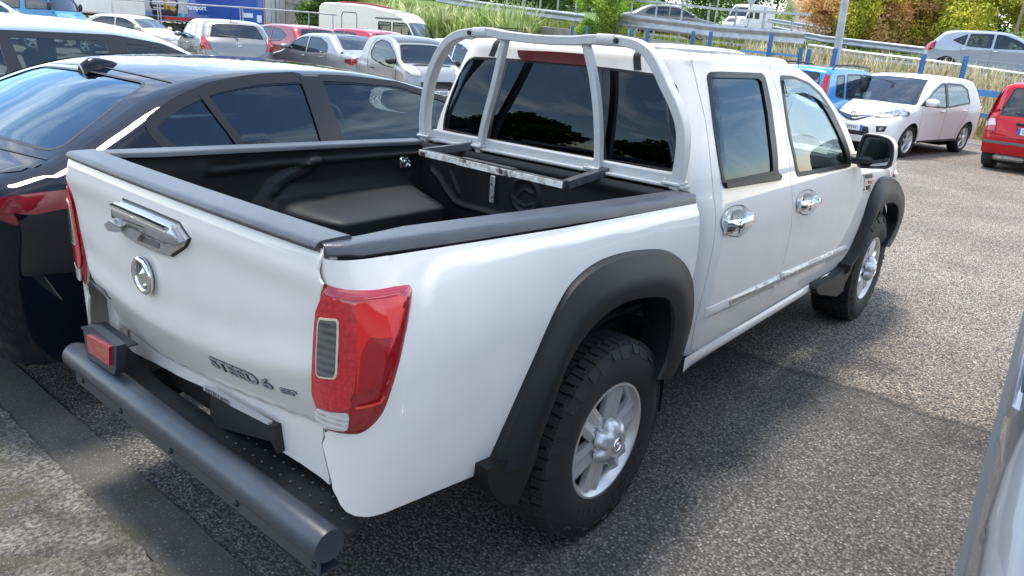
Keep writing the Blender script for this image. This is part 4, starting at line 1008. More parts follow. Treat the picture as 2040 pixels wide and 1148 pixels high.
# ================================================================ generic car builder (front to +x, origin on the ground under the middle)
def gz(x, y):                                # the lot rises gently towards its far left end
    d = math.hypot(x+2, y+2); return .014*min(9.5, max(0, d-13))*sstep(4, 16, y)
def smoothpath(P, per=8):
    C = crom([(a, b) for a, b in P], per); d = [0]
    for a, b in zip(C, C[1:]): d.append(d[-1]+(b-a).length)
    return C, d, per
class Car:
    def __init__(s, name, label, loc, rz, prof, W, zb, H, xr, xf, R=.31, col=(.5, .5, .5), metal=.0, tumble=.2, group=None, rz_=.07, plan=(.16, .20), e0=.82, step=.075, gl=None, cat='car', taper=(.05, .07), w=.2, rimst='five', rim=.2, lower=None, z0=None, rimmat=None, wheels=True, hip=.0, bulge=.02):
        s.C, s.D, s.per = smoothpath(prof); s.W = W/2; s.zb = zb; s.H = H; s.xr, s.xf, s.R = xr, xf, R; s.prof = prof; s.L0 = min(p[0] for p in prof); s.L1 = max(p[0] for p in prof)
        s.tumble = tumble; s.rz_ = rz_; s.plan = plan; s.e0 = e0; s.step = step; s.taper = taper; s.hip = hip; s.bulge = bulge
        s.o = thing(name, label, cat, loc, rz, group); s.paint = paint(col, metal, cr=.10 if sum(col) < .05 else .045) if isinstance(col, tuple) else col; s.gl = gl or M_glass
        s.top = Surf(s.ftop, 0, s.D[-1], -s.W, s.W, 100, 30); s.top.flip = 1 if s.top.Nn(s.a(len(prof)/2), 0).z > 0 else -1
        s.sides = []
        for sg in (-1, 1):
            S = Surf(lambda x, z, sg=sg: (x, sg*s.Wd(x, z), z), s.L0, s.L1, 0, H, 60, 30); S.flip = 1 if S.Nn(0, zb*.8).y*sg > 0 else -1; s.sides.append(S)
        s.th, s.sh = [], []; s.rim = rim; s.w = w; s.rimst = rimst; s.rimmat = rimmat; s.wheels = wheels; s.z0 = prof[0][1]
    def a(s, i):                             # arc length at control index
        k = i*s.per; j = int(min(k, len(s.D)-2)); return s.D[j]+(s.D[j+1]-s.D[j])*(k-j)
    def pt(s, u):
        import bisect
        u = min(max(u, 0), s.D[-1]); j = max(0, min(bisect.bisect_right(s.D, u)-1, len(s.D)-2)); t = (u-s.D[j])/max(1e-9, s.D[j+1]-s.D[j]); p = s.C[j].lerp(s.C[j+1], t); return p.x, p.y
    def Wd(s, x, z):
        w = 1.0
        if z > s.zb: k = (z-s.zb)/(s.H-s.zb); w -= s.tumble*(k**1.15)
        else: k = (s.zb-z)/s.zb; w -= .05*k*k*1.2-.0*k; w += s.bulge*.35*math.exp(-((z-s.zb*.92)/.06)**2)
        if x < s.xr-.2: w -= s.taper[0]*((s.xr-.2-x)/(s.xr-.2-s.L0))**2
        if x > s.xf: w -= s.taper[1]*((x-s.xf)/(s.L1-s.xf))**2
        for xc in (s.xr, s.xf):
            if s.hip: w += s.hip*math.exp(-((x-xc)/.35)**2)*sstep(.25, .6, z)*sstep(s.zb+.02, s.zb-.15, z)
        return s.W*w
    def q(s, x, z, e):
        t = max(0, (e-s.e0)/(1-s.e0)); r = 1-math.cos(min(1, t)*PI/2); up = sstep(s.zb*.55, s.zb*.95, z)
        z2 = z-s.rz_*r*up-.03*e*e*up*(1 if z > s.zb+.1 else .5)
        m = (s.L0+s.L1)/2; h = (s.L1-s.L0)/2; k = (x-m)/h; pl = s.plan[1] if k > 0 else s.plan[0]
        gh = 1-sstep(s.zb-.1, s.zb+.1, z)*.4
        x2 = x-math.copysign(1, k)*pl*gh*(abs(k)**3)*(.55*e**2.5+.45*r)
        if z > s.zb: x2 -= .07*e*e*k*sstep(s.zb, s.zb+.15, z)
        return x2, z2
    def ftop(s, u, v):
        x, z = s.pt(u); e = min(1, abs(v)/s.W); x2, z2 = s.q(x, z, e); w = s.Wd(x2, z2)
        t = max(0, (e-s.e0)/(1-s.e0)); y = (e if t <= 0 else s.e0+(1-s.e0)*math.sin(t*PI/2)); return (x2, math.copysign(y*w, v), z2)
    def sideline(s):
        n = int(s.D[-1]/s.step); P = []
        for i in range(n+1): P.append(s.q(*s.pt(s.D[-1]*i/n), 1))
        return P
    def tp(s, pts): return [(s.a(i), f*s.W) for i, f in pts]       # (control index, fraction of half width)
    def glass_top(s, name, i0, i1, f0, f1, r=.06, mat=None, hole=True):
        P = rounded(s.tp([(i0, -f0), (i0, f0), (i1, f1), (i1, -f1)]), r, 4); 
        if hole: s.th.append(P)
        patch(name, s.top, inset(P, .004), mat or s.gl, s.o, step=.12, off=-.004, thick=.003)
        patch('window_seal', s.top, P, M_seal, s.o, holes=[inset(P, .018)], step=.12, off=.001, thick=0)
    def glass_side(s, polys, mat=None, r=.04, frame=.014, sides=(0, 1)):
        for p in polys:
            P = rounded(p, r, 3); s.sh.append(P)
            for k in sides:
                patch('window', s.sides[k], inset(P, .003), mat or s.gl, s.o, step=.12, off=-.004, thick=.003)
                if frame: patch('window_seal', s.sides[k], inset(P, -frame*.6), M_seal, s.o, holes=[inset(P, frame*.5)], step=.12, off=.0015, thick=0)
    def on_top(s, name, pts, mat, off=.004, thick=.01, st=.05, r=0, parent=None, dome=0):
        P = s.tp(pts); P = rounded(P, r) if r else P; return patch(name, s.top, P, mat, parent or s.o, step=st, off=off, thick=thick, dome=dome)
    def on_side(s, name, pts, mat, off=.004, thick=.01, st=.06, r=0, sides=(0, 1), dome=0):
        P = rounded(pts, r) if r else pts
        for k in sides: patch(name, s.sides[k], P, mat, s.o, step=st, off=off, thick=thick, dome=dome)
    def seam(s, pts, sides=(0, 1), w=.007):
        for k in sides: strip('door_seam', s.sides[k], pts, w, M_seal, s.o, off=.0025, step=.04)
    def seam_top(s, pts, w=.007): strip('panel_seam', s.top, s.tp(pts), w, M_seal, s.o, off=.003, step=.03)
    def build(s, interior=True, seats=None):
        top = [(s.D[0], -s.W), (s.D[-1], -s.W), (s.D[-1], s.W), (s.D[0], s.W)]
        patch('body', s.top, top, s.paint, s.o, holes=s.th, step=s.step, thick=0)
        sl = s.sideline(); z0 = sl[0][1]; out_ = list(sl)
        ar = []
        for xc in (s.xf, s.xr):
            r = s.R+.045; zc = s.R; a0 = math.asin(max(-1, min(1, (z0-zc)/r)))
            ar += [(xc+r*math.cos(t), zc+r*math.sin(t)) for t in [a0+(PI-2*a0)*k/16 for k in range(17)]]
        out_ += [(p[0], max(z0, p[1])) for p in ar]
        for k in (0, 1): patch('side_panel', s.sides[k], out_, s.paint, s.o, holes=s.sh, step=s.step, thick=.012)
        if s.wheels:
            for xc in (s.xf, s.xr):
                for sg in (-1, 1): wheel(s.o, (xc, sg*(s.W-.035), s.R), R=s.R, w=s.w, rr=s.rim, side=sg, n=5 if s.rimst != 'thin' else 9, style=s.rimst, seg=28, mat=s.rimmat)
        m = (s.L0+s.L1)/2; b = MB(); b.box((m, 0, .30), ((s.L1-s.L0)*.9, s.W*1.5, .12)); 
        for xc in (s.xf, s.xr): b.box((xc, 0, s.R+.1), (2*s.R+.12, s.W*1.25, 2*s.R-.05))
        if interior:
            xi0, xi1 = interior if isinstance(interior, tuple) else (s.xr-.25, s.xf-.35)
            b.box(((xi0+xi1)/2, 0, .45), (xi1-xi0, s.W*1.7, .1)); b.box((xi1-.02, 0, s.zb-.10), (.35, s.W*1.6, .12)); b.box((xi0, 0, s.zb-.12), (.4, s.W*1.6, .1))
            b.build('cabin_floor', M_dark, s.o, False)
            xs_ = seats or [xi0+.42*(xi1-xi0)+.45, xi0+.85]
            for x in xs_:
                for y in (-.36, .36): seat(s.o, (x, y, .52+.0), .46, h=s.zb-.44)
            b = MB(); b.tube([(xi1-.38+.05*math.sin(t), .35+.17*math.cos(t), s.zb-.04+.16*math.sin(t)) for t in [2*PI*k/16 for k in range(16)]], .014, 6, closed=True); b.build('steering_wheel', M_dash, s.o)
        else: b.build('underbody', M_dark, s.o, False)
        return s.o
    def mirror(s, x, z, mat=None, sz=(.16, .20, .13)):
        for sg in (-1, 1):
            b = MB(); b.ico((x, sg*(s.Wd(x, z)+.10), z+.04), 1, 3, (sz[0]*.5, sz[1]*.5, sz[2]*.5)); b.box((x+.02, sg*(s.Wd(x, z)+.02), z), (.05, .10, .03)); b.build('door_mirror', mat or s.paint, s.o)
    def handles(s, pts, mat=None):
        for x, z in pts:
            for sg in (-1, 1): MB().box((x, sg*(s.Wd(x, z)+.014), z), (.17, .022, .024), bev=.008).build('door_handle', mat or s.paint, s.o)
    def plate(s, end, z, txt, y=0, blue=True, w=.52, x=None, tilt=0):
        sg = 1 if end == 'front' else -1; x = x if x is not None else (s.L1 if sg > 0 else s.L0); o = part('number_plate', s.o)
        MB().box((x+sg*.012, y, z), (.012, w, .115), bev=.003).build('plate_board', plain((.75, .76, .76), .3, name='plate_white'), o)
        for e in (-1, 1): MB().box((x+sg*.0185, y+e*(w/2-.022), z), (.003, .044, .112)).build('blue_band', plain((.02, .12, .55), .3, name='eu_blue'), o)
        if txt: text('plate_lettering', txt, .085, M_blackp, o, (x+sg*.0185, y-sg*.19, z-.03), (0, sg, 0), (0, 0, 1), .002, sx=.9)
def roty(rz): return math.radians(rz)
def place(px, t):
    p = at_depth(px, 300, t); return (p.x, p.y, gz(p.x, p.y))
def yawpx(px): return 38.77+math.degrees(math.atan((1020-px)/FPX))
# ---------------------------------------------------------------- white hatchback, right
P = [(-1.86, .28), (-1.94, .45), (-1.93, .72), (-1.86, .98), (-1.70, 1.22), (-1.50, 1.44), (-1.1, 1.50), (-.2, 1.51), (.35, 1.46), (.80, 1.24), (1.25, .98), (1.60, .88), (1.84, .76), (1.93, .60), (1.94, .40), (1.88, .24)]
yo = Car('parked_car', 'white hatchback facing the camera beside the fence, black honeycomb lower grille and silver wheels', (15.0, 1.80, 0), math.radians(168), P, 1.695, .93, 1.51, -1.24, 1.27, R=.305, col=plain((.82, .81, .79), .35, spec=.15, coat=.08, name='cream_white_paint'), rimst='vee', rim=.205, tumble=.19, hip=.03, plan=(.14, .26))
yo.glass_top('windscreen', 8.12, 10.0, .80, .90); yo.glass_top('rear_window', 3.6, 4.85, .78, .70)
yo.glass_side([[(.98, .97), (.55, 1.22), (.18, 1.36), (.02, 1.375), (-.02, .93)], [(-.10, .94), (-.07, 1.375), (-.75, 1.36), (-1.02, 1.27), (-1.12, 1.02)]], frame=.03)
yo.on_side('door_pillar', [(-.10, .935), (-.02, .925), (.03, 1.38), (-.08, 1.38)], M_seal, .003, .004)
yo.on_side('quarter_trim', [(.98, .965), (1.12, .955), (.80, 1.12)], M_seal, .003, .004)
for x in ([(1.02, .95), (.98, .6), (.90, .30)], [(-.05, .93), (-.06, .30)], [(-1.08, 1.0), (-1.0, .75), (-.82, .55), (-.78, .3)]): yo.seam(x)
yo.on_side('sill_trim', [(-.85, .27), (.88, .27), (.88, .31), (-.85, .31)], M_seal, .004, .01)
yo.build(); yo.mirror(.86, .99, sz=(.15, .26, .15)); yo.handles([(.12, .86), (-.88, .87)])
for sg in (-1, 1):
    yo.on_top('headlight', [(11.35, sg*.98), (10.9, sg*.96), (10.7, sg*.86), (11.5, sg*.60), (12.0, sg*.40), (12.4, sg*.52), (12.1, sg*.80)], M_tan, .006, .01, r=.02)
    yo.on_top('fog_light', [(13.2, sg*.60), (13.1, sg*.82), (13.6, sg*.80), (13.7, sg*.64)], M_seal, .005, .006); yo.on_top('fog_lens', [(13.3, sg*.67), (13.25, sg*.76), (13.5, sg*.76), (13.55, sg*.68)], M_tan, .010, .004)
    yo.on_top('tail_light', [(2.0, sg*.80), (3.0, sg*.86), (3.0, sg*.99), (2.0, sg*.99)], M_red, .006, .01)
yo.on_top('grille', [(12.02, -.44), (12.45, 0), (12.02, .44), (12.15, .46), (12.85, .14), (12.95, 0), (12.85, -.14), (12.15, -.46)], M_blackp, .004, .006)
yo.on_top('grille_bar', [(12.14, -.42), (12.62, -.08), (12.62, .08), (12.14, .42), (12.20, .42), (12.72, .08), (12.72, -.08), (12.20, -.42)], M_chrome, .010, .004)
yo.on_top('lower_grille', [(13.35, -.44), (13.35, .44), (14.0, .5), (14.2, .36), (14.2, -.36), (14.0, -.5)], M_blackp, .004, .006)
for k in range(4): yo.on_top('grille_bar', [(13.5+.15*k, -.42), (13.5+.15*k, .42), (13.53+.15*k, .42), (13.53+.15*k, -.42)], plain((.07, .07, .07), .3, name='grille_slat'), .008, .003)
c_ = yo.top.P(yo.a(12.22), 0)+Vector((.02, 0, 0)); b = MB()
def oval(c, ry, rz2, n=20): return [c+Vector((.0, ry*math.cos(t), rz2*math.sin(t))) for t in [2*PI*k/n for k in range(n)]]
b.tube(oval(c_, .065, .045), .007, 6, closed=True); b.tube(oval(c_+Vector((.004, 0, .014)), .045, .018), .006, 6, closed=True); b.tube(oval(c_+Vector((.004, 0, 0)), .018, .038), .006, 6, closed=True); b.build('front_badge', M_chrome, yo.o)
yo.plate('front', .50, 'FK 169YW', x=1.955); yo.seam_top([(10.25, -.93), (11.6, -.62), (11.92, 0), (11.6, .62), (10.25, .93)])
strip('wiper', yo.top, yo.tp([(10.05, .7), (9.96, .1)]), .02, M_seal, yo.o, off=.012); strip('wiper', yo.top, yo.tp([(10.05, -.1), (9.96, -.62)]), .02, M_seal, yo.o, off=.012)
# ---------------------------------------------------------------- the two small tall hatchbacks (rear views)
def tallhatch(name, label, loc, rz, col, txt, group=None, rails=False, R=.29, metal=0):
    P = [(-1.70, .30), (-1.76, .42), (-1.765, .60), (-1.72, .85), (-1.66, 1.05), (-1.55, 1.38), (-1.45, 1.50), (-1.0, 1.545), (0, 1.54), (.40, 1.50), (.85, 1.22), (1.12, 1.02), (1.50, .90), (1.70, .75), (1.76, .50), (1.74, .26)]
    c = Car(name, label, loc, rz, P, 1.59, .93, 1.545, -1.22, 1.08, R=R, col=col, metal=metal, rim=.175, tumble=.15, hip=.02, plan=(.10, .2), rz_=.06)
    c.glass_top('windscreen', 9.1, 10.8, .82, .90); c.glass_top('rear_window', 3.55, 5.35, .80, .76, gl_ if False else .05)
    c.glass_side([[(.95, .96), (.60, 1.24), (.35, 1.40), (-.02, 1.42), (-.04, .93)], [(-.12, .93), (-.10, 1.42), (-.72, 1.41), (-.78, .96)], [(-.88, .97), (-.84, 1.40), (-1.15, 1.38), (-1.22, 1.02)]], frame=.025)
    c.on_side('door_pillar', [(-.12, .93), (-.04, .93), (-.02, 1.42), (-.10, 1.42)], M_seal, .003, .004)
    for x in ([(.98, .93), (.95, .3)], [(-.08, .93), (-.08, .3)], [(-.84, .95), (-.84, .7), (-.78, .35)]): c.seam(x)
    c.build(); c.mirror(.82, .98, M_blackp); c.handles([(.05, .84), (-.68, .85)], M_seal)
    for sg in (-1, 1):
        tl = part('tail_light', c.o)
        c.on_top('red_lens', [(3.3, sg*.84), (3.3, sg*.99), (5.4, sg*.97), (5.4, sg*.86), (4.0, sg*.80)], M_red, .008, .01, parent=tl, r=.02)
        c.on_top('clear_lens', [(2.75, sg*.80), (2.75, sg*.99), (3.28, sg*.99), (3.28, sg*.84)], plain((.62, .45, .45), .15, coat=1, name='pinkish_lens'), .008, .01, parent=tl)
        c.on_top('red_lens', [(2.4, sg*.80), (2.4, sg*.99), (2.73, sg*.99), (2.73, sg*.80)], M_red, .008, .01, parent=tl)
        c.on_side('tail_light_wrap', [(-1.60, .84), (-1.69, .84), (-1.63, 1.07), (-1.50, 1.38), (-1.45, 1.38)], M_red, .006, .008)
    c.on_top('bumper_strip', [(1.35, -.99), (1.35, .99), (1.62, .99), (1.62, -.99)], plain((.12, .12, .125), .5, name='grey_strip'), .012, .014)
    c.plate('rear', .72, txt, x=-1.745); MB().box((-1.735, 0, .84), (.05, .62, .05), bev=.012).build('plate_lamp_bar', M_blackp, c.o)
    c.seam_top([(5.5, -.8), (2.4, -.79), (1.95, -.76), (1.95, .76), (2.4, .79), (5.5, .8)])
    MB().tube([(-1.60, -.45, .27), (-1.80, -.45, .26)] if False else [(-1.5, .42, .27), (-1.74, .42, .25)], .028, 12).build('exhaust_pipe', M_silver, c.o); MB().box((-1.5, .3, .24), (.45, .5, .1), bev=.04).build('silencer', plain((.32, .3, .27), .5, .7, name='steel'), c.o)
    strip('wiper', c.top, c.tp([(3.62, 0), (3.85, .5)]), .02, M_seal, c.o, off=.014)
    if rails:
        for sg in (-1, 1): MB().tube([(-1.2, sg*.62, 1.50), (-1.12, sg*.62, 1.57), (-.3, sg*.62, 1.59), (.42, sg*.62, 1.56), (.52, sg*.60, 1.50)], .018, 8).build('roof_rail', M_blackp, c.o)
    MB().tube([(-1.35, .0, 1.5), (-1.50, .0, 1.78)], [.008, .003], 6).build('aerial', M_blackp, c.o)
    return c
tallhatch('parked_car', 'bright blue small hatchback with black roof rails, behind the white hatchback', (place(1622, 17.2)[0], place(1622, 17.2)[1], 0), math.radians(-8), (.012, .25, .62), 'DR 428HN', rails=True, metal=.2)
tallhatch('parked_car', 'red small hatchback seen from behind at the right edge, black bumper strip', (15.19, -.87, 0), math.radians(-6), (.46, .010, .018), 'DX 871KA')
# ---------------------------------------------------------------- tiny two-seater
P = [(-1.18, .30), (-1.25, .50), (-1.24, .85), (-1.10, 1.15), (-.86, 1.47), (-.45, 1.55), (.05, 1.53), (.35, 1.42), (.72, 1.08), (.86, .98), (1.10, .86), (1.22, .66), (1.25, .45), (1.20, .25)]
sx_, sy_2 = 9.0, 10.2; hd = math.radians(-101); ctr = Vector((sx_, sy_2, 0))+Vector((math.cos(hd+PI), math.sin(hd+PI), 0))*.90+Vector((math.cos(hd+PI/2), math.sin(hd+PI/2), 0))*.70
sm_ = Car('parked_car', 'tiny silver two seater with black roof and black mirror, parked beyond the cab', tuple(ctr), hd, P, 1.515, .95, 1.55, -.92, .90, R=.285, col=(.33, .325, .32), metal=.3, rim=.19, rimst='vee', tumble=.17, hip=.035, plan=(.14, .24), rimmat=plain((.6, .6, .6), .3, .7, name='pale_alloy'))
sm_.glass_top('windscreen', 7.15, 8.75, .80, .90); sm_.glass_top('rear_window', 3.2, 4.0, .74, .7)
sm_.glass_side([[(.62, 1.04), (.42, 1.22), (.18, 1.38), (-.15, 1.43), (-.42, 1.36), (-.56, 1.14), (-.48, 1.02), (.10, .90), (.52, .88)]], r=.06, frame=.02)
sm_.on_top('roof_panel', [(4.45, -.86), (4.45, .86), (7.0, .84), (7.0, -.84)], plain((.05, .05, .055), .3, coat=1, name='black_roof'), .006, .008)
sm_.seam([(.66, 1.02), (.62, .7), (.52, .38), (.1, .28), (-.35, .32), (-.55, .62), (-.66, 1.0), (-.58, 1.30), (-.35, 1.47)], w=.012); 
sm_.build(); sm_.mirror(.55, .98, M_blackp, sz=(.16, .26, .14)); sm_.handles([(-.42, .82)], M_seal)
for sg in (-1, 1):
    sm_.on_top('headlight', [(9.25, sg*.78), (9.7, sg*.92), (10.45, sg*.84), (10.5, sg*.62), (10.1, sg*.60), (9.75, sg*.70), (9.4, sg*.62)], plain((.72, .70, .62), .12, coat=1, name='pearl_lens'), .01, .01, r=.03, dome=(.02, .05))
    sm_.on_top('fog_light', [(11.1, sg*.62), (11.05, sg*.88), (11.35, sg*.86), (11.4, sg*.66)], plain((.35, .35, .34), .3, name='fog_surround'), .006, .008, r=.02)
    sm_.on_top('bonnet_vent', [(9.0, sg*.14), (9.0, sg*.66), (9.25, sg*.60), (9.25, sg*.14)], M_seal, .006, .006)
sm_.on_top('lower_grille', [(11.0, -.40), (11.0, .40), (11.7, .42), (11.7, -.42)], M_blackp, .004, .006); sm_.plate('front', .42, 'CD 350RE', x=1.27)
sm_.on_top('front_skirt', [(11.8, -.99), (11.8, .99), (13, .99), (13, -.99)], M_blackp, .003, .004)
strip('wiper', sm_.top, sm_.tp([(8.85, -.55), (8.6, .05)]), .03, M_seal, sm_.o, off=.02); sm_.on_side('door_moulding', [(.55, .60), (-.45, .70), (-.45, .73), (.56, .635)], sm_.paint, .012, .012)
# ---------------------------------------------------------------- background row cars
HATCH = [(-1.90, .30), (-1.96, .48), (-1.94, .75), (-1.86, .98), (-1.62, 1.25), (-1.42, 1.42), (-1.0, 1.485), (-.1, 1.49), (.40, 1.43), (.85, 1.20), (1.25, .98), (1.62, .88), (1.86, .74), (1.94, .55), (1.92, .30)]
SEDAN = [(-2.12, .30), (-2.20, .50), (-2.17, .80), (-2.10, .96), (-1.75, 1.00), (-1.50, 1.06), (-.95, 1.36), (-.55, 1.415), (.05, 1.42), (.50, 1.34), (1.02, 1.04), (1.25, .94), (1.85, .82), (2.13, .68), (2.20, .48), (2.15, .28)]
def sc(P, kx, kz): return [(x*kx, z*kz) for x, z in P]
def hatch(name, label, loc, rz, col, W=1.71, kx=1, kz=1, metal=.4, three=False, aer=True, txt='', wiper=True, lights='mid', group=None, badge=None):
    P = sc(HATCH, kx, kz); c = Car(name, label, loc, rz, P, W, .94*kz, 1.49*kz, -1.24*kx, 1.28*kx, R=.30, col=col, metal=metal, tumble=.20, hip=.025, rim=.19, group=group)
    c.glass_top('windscreen', 8.15, 9.9, .82, .90); c.glass_top('rear_window', 3.35, 4.75, .80, .72)
    k, q = kx, kz
    if three: c.glass_side([[(.98*k, .98*q), (.55*k, 1.22*q), (.2*k, 1.35*q), (-.25*k, 1.38*q), (-.22*k, .94*q)], [(-.30*k, .95*q), (-.32*k, 1.38*q), (-.75*k, 1.33*q), (-1.15*k, 1.15*q), (-.85*k, .99*q)]])
    else: c.glass_side([[(.98*k, .98*q), (.55*k, 1.22*q), (.2*k, 1.35*q), (-.02*k, 1.37*q), (-.04*k, .94*q)], [(-.12*k, .95*q), (-.10*k, 1.37*q), (-.72*k, 1.35*q), (-.78*k, .98*q)], [(-.84*k, 1.0*q), (-.80*k, 1.34*q), (-1.18*k, 1.14*q)]])
    for x in ([(1.02*k, .93*q), (.92*k, .3)], [(-.08*k, .93*q), (-.08*k, .3)], [(-.95*k, .98*q), (-.80*k, .55), (-.76*k, .3)]): c.seam(x)
    c.build(); c.mirror(.86*k, 1.0*q); c.handles([(.06*k, .86*q), (-.80*k, .87*q)], M_chrome if badge else None)
    for sg in (-1, 1):
        if lights == 'round': c.on_top('tail_light', [(2.55+.42*math.cos(t), sg*(.84+.12*math.sin(t))) for t in [2*PI*j/14 for j in range(14)]], M_red, .012, .012)
        else:
            c.on_top('tail_light', [(2.1, sg*.80), (2.4, sg*.99), (3.4, sg*.985), (3.6, sg*.90), (3.2, sg*.86)], M_red, .008, .01, r=.02); c.on_side('tail_light_wrap', [(-1.62*k, 1.10*q), (-1.74*k, .98*q), (-1.78*k, .78*q), (-1.62*k, .86*q)], M_red, .006, .008)
        c.on_top('headlight', [(11.2, sg*.97), (10.9, sg*.80), (11.7, sg*.55), (12.1, sg*.62), (12.0, sg*.95)], M_tan, .006, .01)
    c.seam_top([(4.9, -.76), (3.3, -.84), (2.0, -.78), (1.6, -.6), (1.6, .6), (2.0, .78), (3.3, .84), (4.9, .76)])
    if badge: 
        p = c.top.P(c.a(2.75), 0)+Vector((-.012, 0, 0)); b = MB(); b.tube(oval(p, .06, .04, 18), .008, 6, closed=True); b.box(p+Vector((0, .018, 0)), (.01, .01, .06)); b.box(p+Vector((0, -.018, 0)), (.01, .01, .06)); b.box(p, (.01, .04, .01)); b.build('rear_badge', M_chrome, c.o)
    if wiper: strip('wiper', c.top, c.tp([(3.15, 0), (3.42, .12), (3.5, .55)]), .025, M_seal, c.o, off=.02)
    c.on_top('high_brake_light', [(4.95, -.15), (4.95, .15), (5.12, .15), (5.12, -.15)], M_redd, .006, .01); c.plate('rear', .55, txt, x=c.L0-.005)
    if aer: MB().tube([(-1.1*k, 0, 1.47*q), (-1.30*k, 0, 1.80*q)], [.012, .004], 6).build('aerial', M_blackp, c.o)
    return c
p = place(455, 22)
hatch('parked_car', 'silver grey five door hatchback seen from behind, teardrop red tail lights, left of the row', p, math.radians(yawpx(468)+13), (.24, .24, .25), badge=True, txt='EL 204TW')
p = place(583, 25.5)
hatch('parked_car', 'dark red three door hatchback with round tail lights, next to the silver hatchback', p, math.radians(yawpx(590)+32), (.28, .02, .035), three=True, lights='round', kx=1.03, kz=.98)
p = place(712, 25.5)
hatch('parked_car', 'bright red hatchback mostly hidden behind the silver saloon', p, math.radians(yawpx(712)+40), (.45, .01, .03), three=True, kx=1.03, kz=.99)
def sedan(name, label, loc, rz, col, W=1.74, kx=1, kz=1, metal=.4, old=False, gl=None, rail=False, step=.075, rimst='five', group=None, rear='high'):
    P = sc(SEDAN, kx, kz); c = Car(name, label, loc, rz, P, W, .93*kz, 1.42*kz, -1.30*kx, 1.33*kx, R=.31, col=col, metal=metal, tumble=.21 if not old else .12, hip=.025, rim=.20, gl=gl, step=step, rimst=rimst, group=group)
    k, q = kx, kz
    c.glass_top('windscreen', 9.1, 10.0, .80, .88); c.glass_top('rear_window', 5.1, 6.35, .80, .70, .09)
    c.glass_side([[(1.0*k, .98*q), (.62*k, 1.18*q), (.32*k, 1.28*q), (.02*k, 1.31*q), (0, .94*q)], [(-.08*k, .94*q), (-.06*k, 1.31*q), (-.55*k, 1.30*q), (-.90*k, 1.18*q), (-1.0*k, 1.02*q), (-.9*k, .97*q)]])
    for x in ([(1.05*k, .93*q), (.95*k, .3)], [(-.04*k, .93*q), (-.04*k, .3)], [(-.98*k, .98*q), (-.95*k, .7), (-.80*k, .3)]): c.seam(x)
    c.build(); c.mirror(.90*k, .98*q); c.handles([(.10*k, .84*q), (-.75*k, .86*q)])
    for sg in (-1, 1):
        c.on_top('tail_light', [(2.0, sg*.62), (2.0, sg*.99), (2.75, sg*.99), (2.75, sg*.66)], M_red, .008, .01); c.on_side('tail_light_wrap', [(-2.0*k, .74*q), (-1.75*k, .80*q), (-1.8*k, .88*q), (-2.0*k, .90*q)], M_red, .006, .008)
        c.on_top('headlight', [(12.3, sg*.97), (12.3, sg*.55), (12.95, sg*.5), (12.95, sg*.97)], M_tan, .006, .01, r=.02)
    c.on_top('grille', [(12.5, -.3), (12.5, .3), (13.2, .24), (13.2, -.24)], M_blackp, .006, .006)
    c.on_side('side_moulding', [(-1.0*k, .52), (.95*k, .52), (.95*k, .56), (-1.0*k, .56)], c.paint, .010, .01)
    c.on_side('rear_bumper_strip', [(-2.02*k, .50), (-1.66*k, .50), (-1.66*k, .535), (-2.02*k, .535)], M_seal, .006, .008)
    return c
p = place(668, 21.0); p = (p[0], p[1], .03)
sedan('parked_car', 'silver saloon with rear wheel towards us, between the red cars and the tiny two seater', p, math.radians(yawpx(668)+34), (.30, .305, .31))
p = place(948, 19.5)
hatch('parked_car', 'pale silver hatchback just visible through the sports bar beside the cab', p, math.radians(-101), (.5, .52, .55), aer=True)
p = place(285, 30)
sedan('parked_car', 'old cream saloon facing right in front of the lorry', p, math.radians(yawpx(290)-125), (.62, .60, .50), metal=0, old=True, kx=.95, kz=.98, W=1.62, gl=glass((.6, .62, .6)))
p = place(-30, 30)
sedan('parked_car', 'white car at the far left edge, only its bonnet seen over the estate car', (p[0]+.3, p[1]-.6, p[2]+.12), math.radians(yawpx(-20)-95), (.8, .8, .8), metal=0, kz=1.1)
# white car and dark car behind the cab roof
p = place(1395, 12.0)
hatch('parked_car', 'white car whose roof shows just above the cab roof', p, math.radians(yawpx(1395)-80), (.78, .78, .78), metal=0, kz=1.17, aer=False, W=1.75)
p = place(1022, 33)
c = hatch('parked_car', 'dark estate with black roof rails showing above the sports bar', p, math.radians(yawpx(1022)-85), (.03, .035, .04), metal=0, kz=1.22, aer=False, W=1.8)
for sg in (-1, 1): MB().tube([(-1.2, sg*.60, 1.78), (-1.1, sg*.60, 1.86), (.2, sg*.60, 1.88), (.3, sg*.60, 1.80)], .02, 8).build('roof_rail', M_blackp, c.o)
# ---------------------------------------------------------------- dark blue saloon next to the pickup
GP = [(-2.20, .30), (-2.29, .46), (-2.31, .70), (-2.27, .93), (-2.22, 1.05), (-2.12, 1.085), (-1.95, 1.13), (-1.68, 1.25), (-1.38, 1.375), (-1.02, 1.445), (-.50, 1.462), (.0, 1.435), (.55, 1.32), (1.12, 1.06), (1.45, .97), (1.95, .85), (2.22, .69), (2.31, .50), (2.27, .28)]
GL = glass((.42, .50, .50), .8, 'glass_g', gc=(.66, .84, 1))
g = Car('parked_saloon', 'shiny dark blue saloon with shark fin aerial parked directly beside the pickup', (.90, 2.20, 0), math.radians(4.5), GP, 1.86, 1.0, 1.462, -1.33, 1.45, R=.335, col=(.004, .006, .014), metal=.0, tumble=.27, hip=.035, rim=.24, step=.036, gl=GL, plan=(.20, .25), rz_=.055, e0=.84)
g.glass_top('rear_window', 6.1, 8.1, .84, .72, .10, mat=glass((.10, .14, .17), .9, gc=(.55, .78, 1))); g.glass_top('windscreen', 11.6, 13.0, .78, .86)
g.glass_side([[(1.0, 1.0), (.75, 1.135), (.45, 1.28), (.08, 1.37), (-.30, 1.40), (-.50, 1.405), (-.50, .985)]], r=.03, frame=.03)
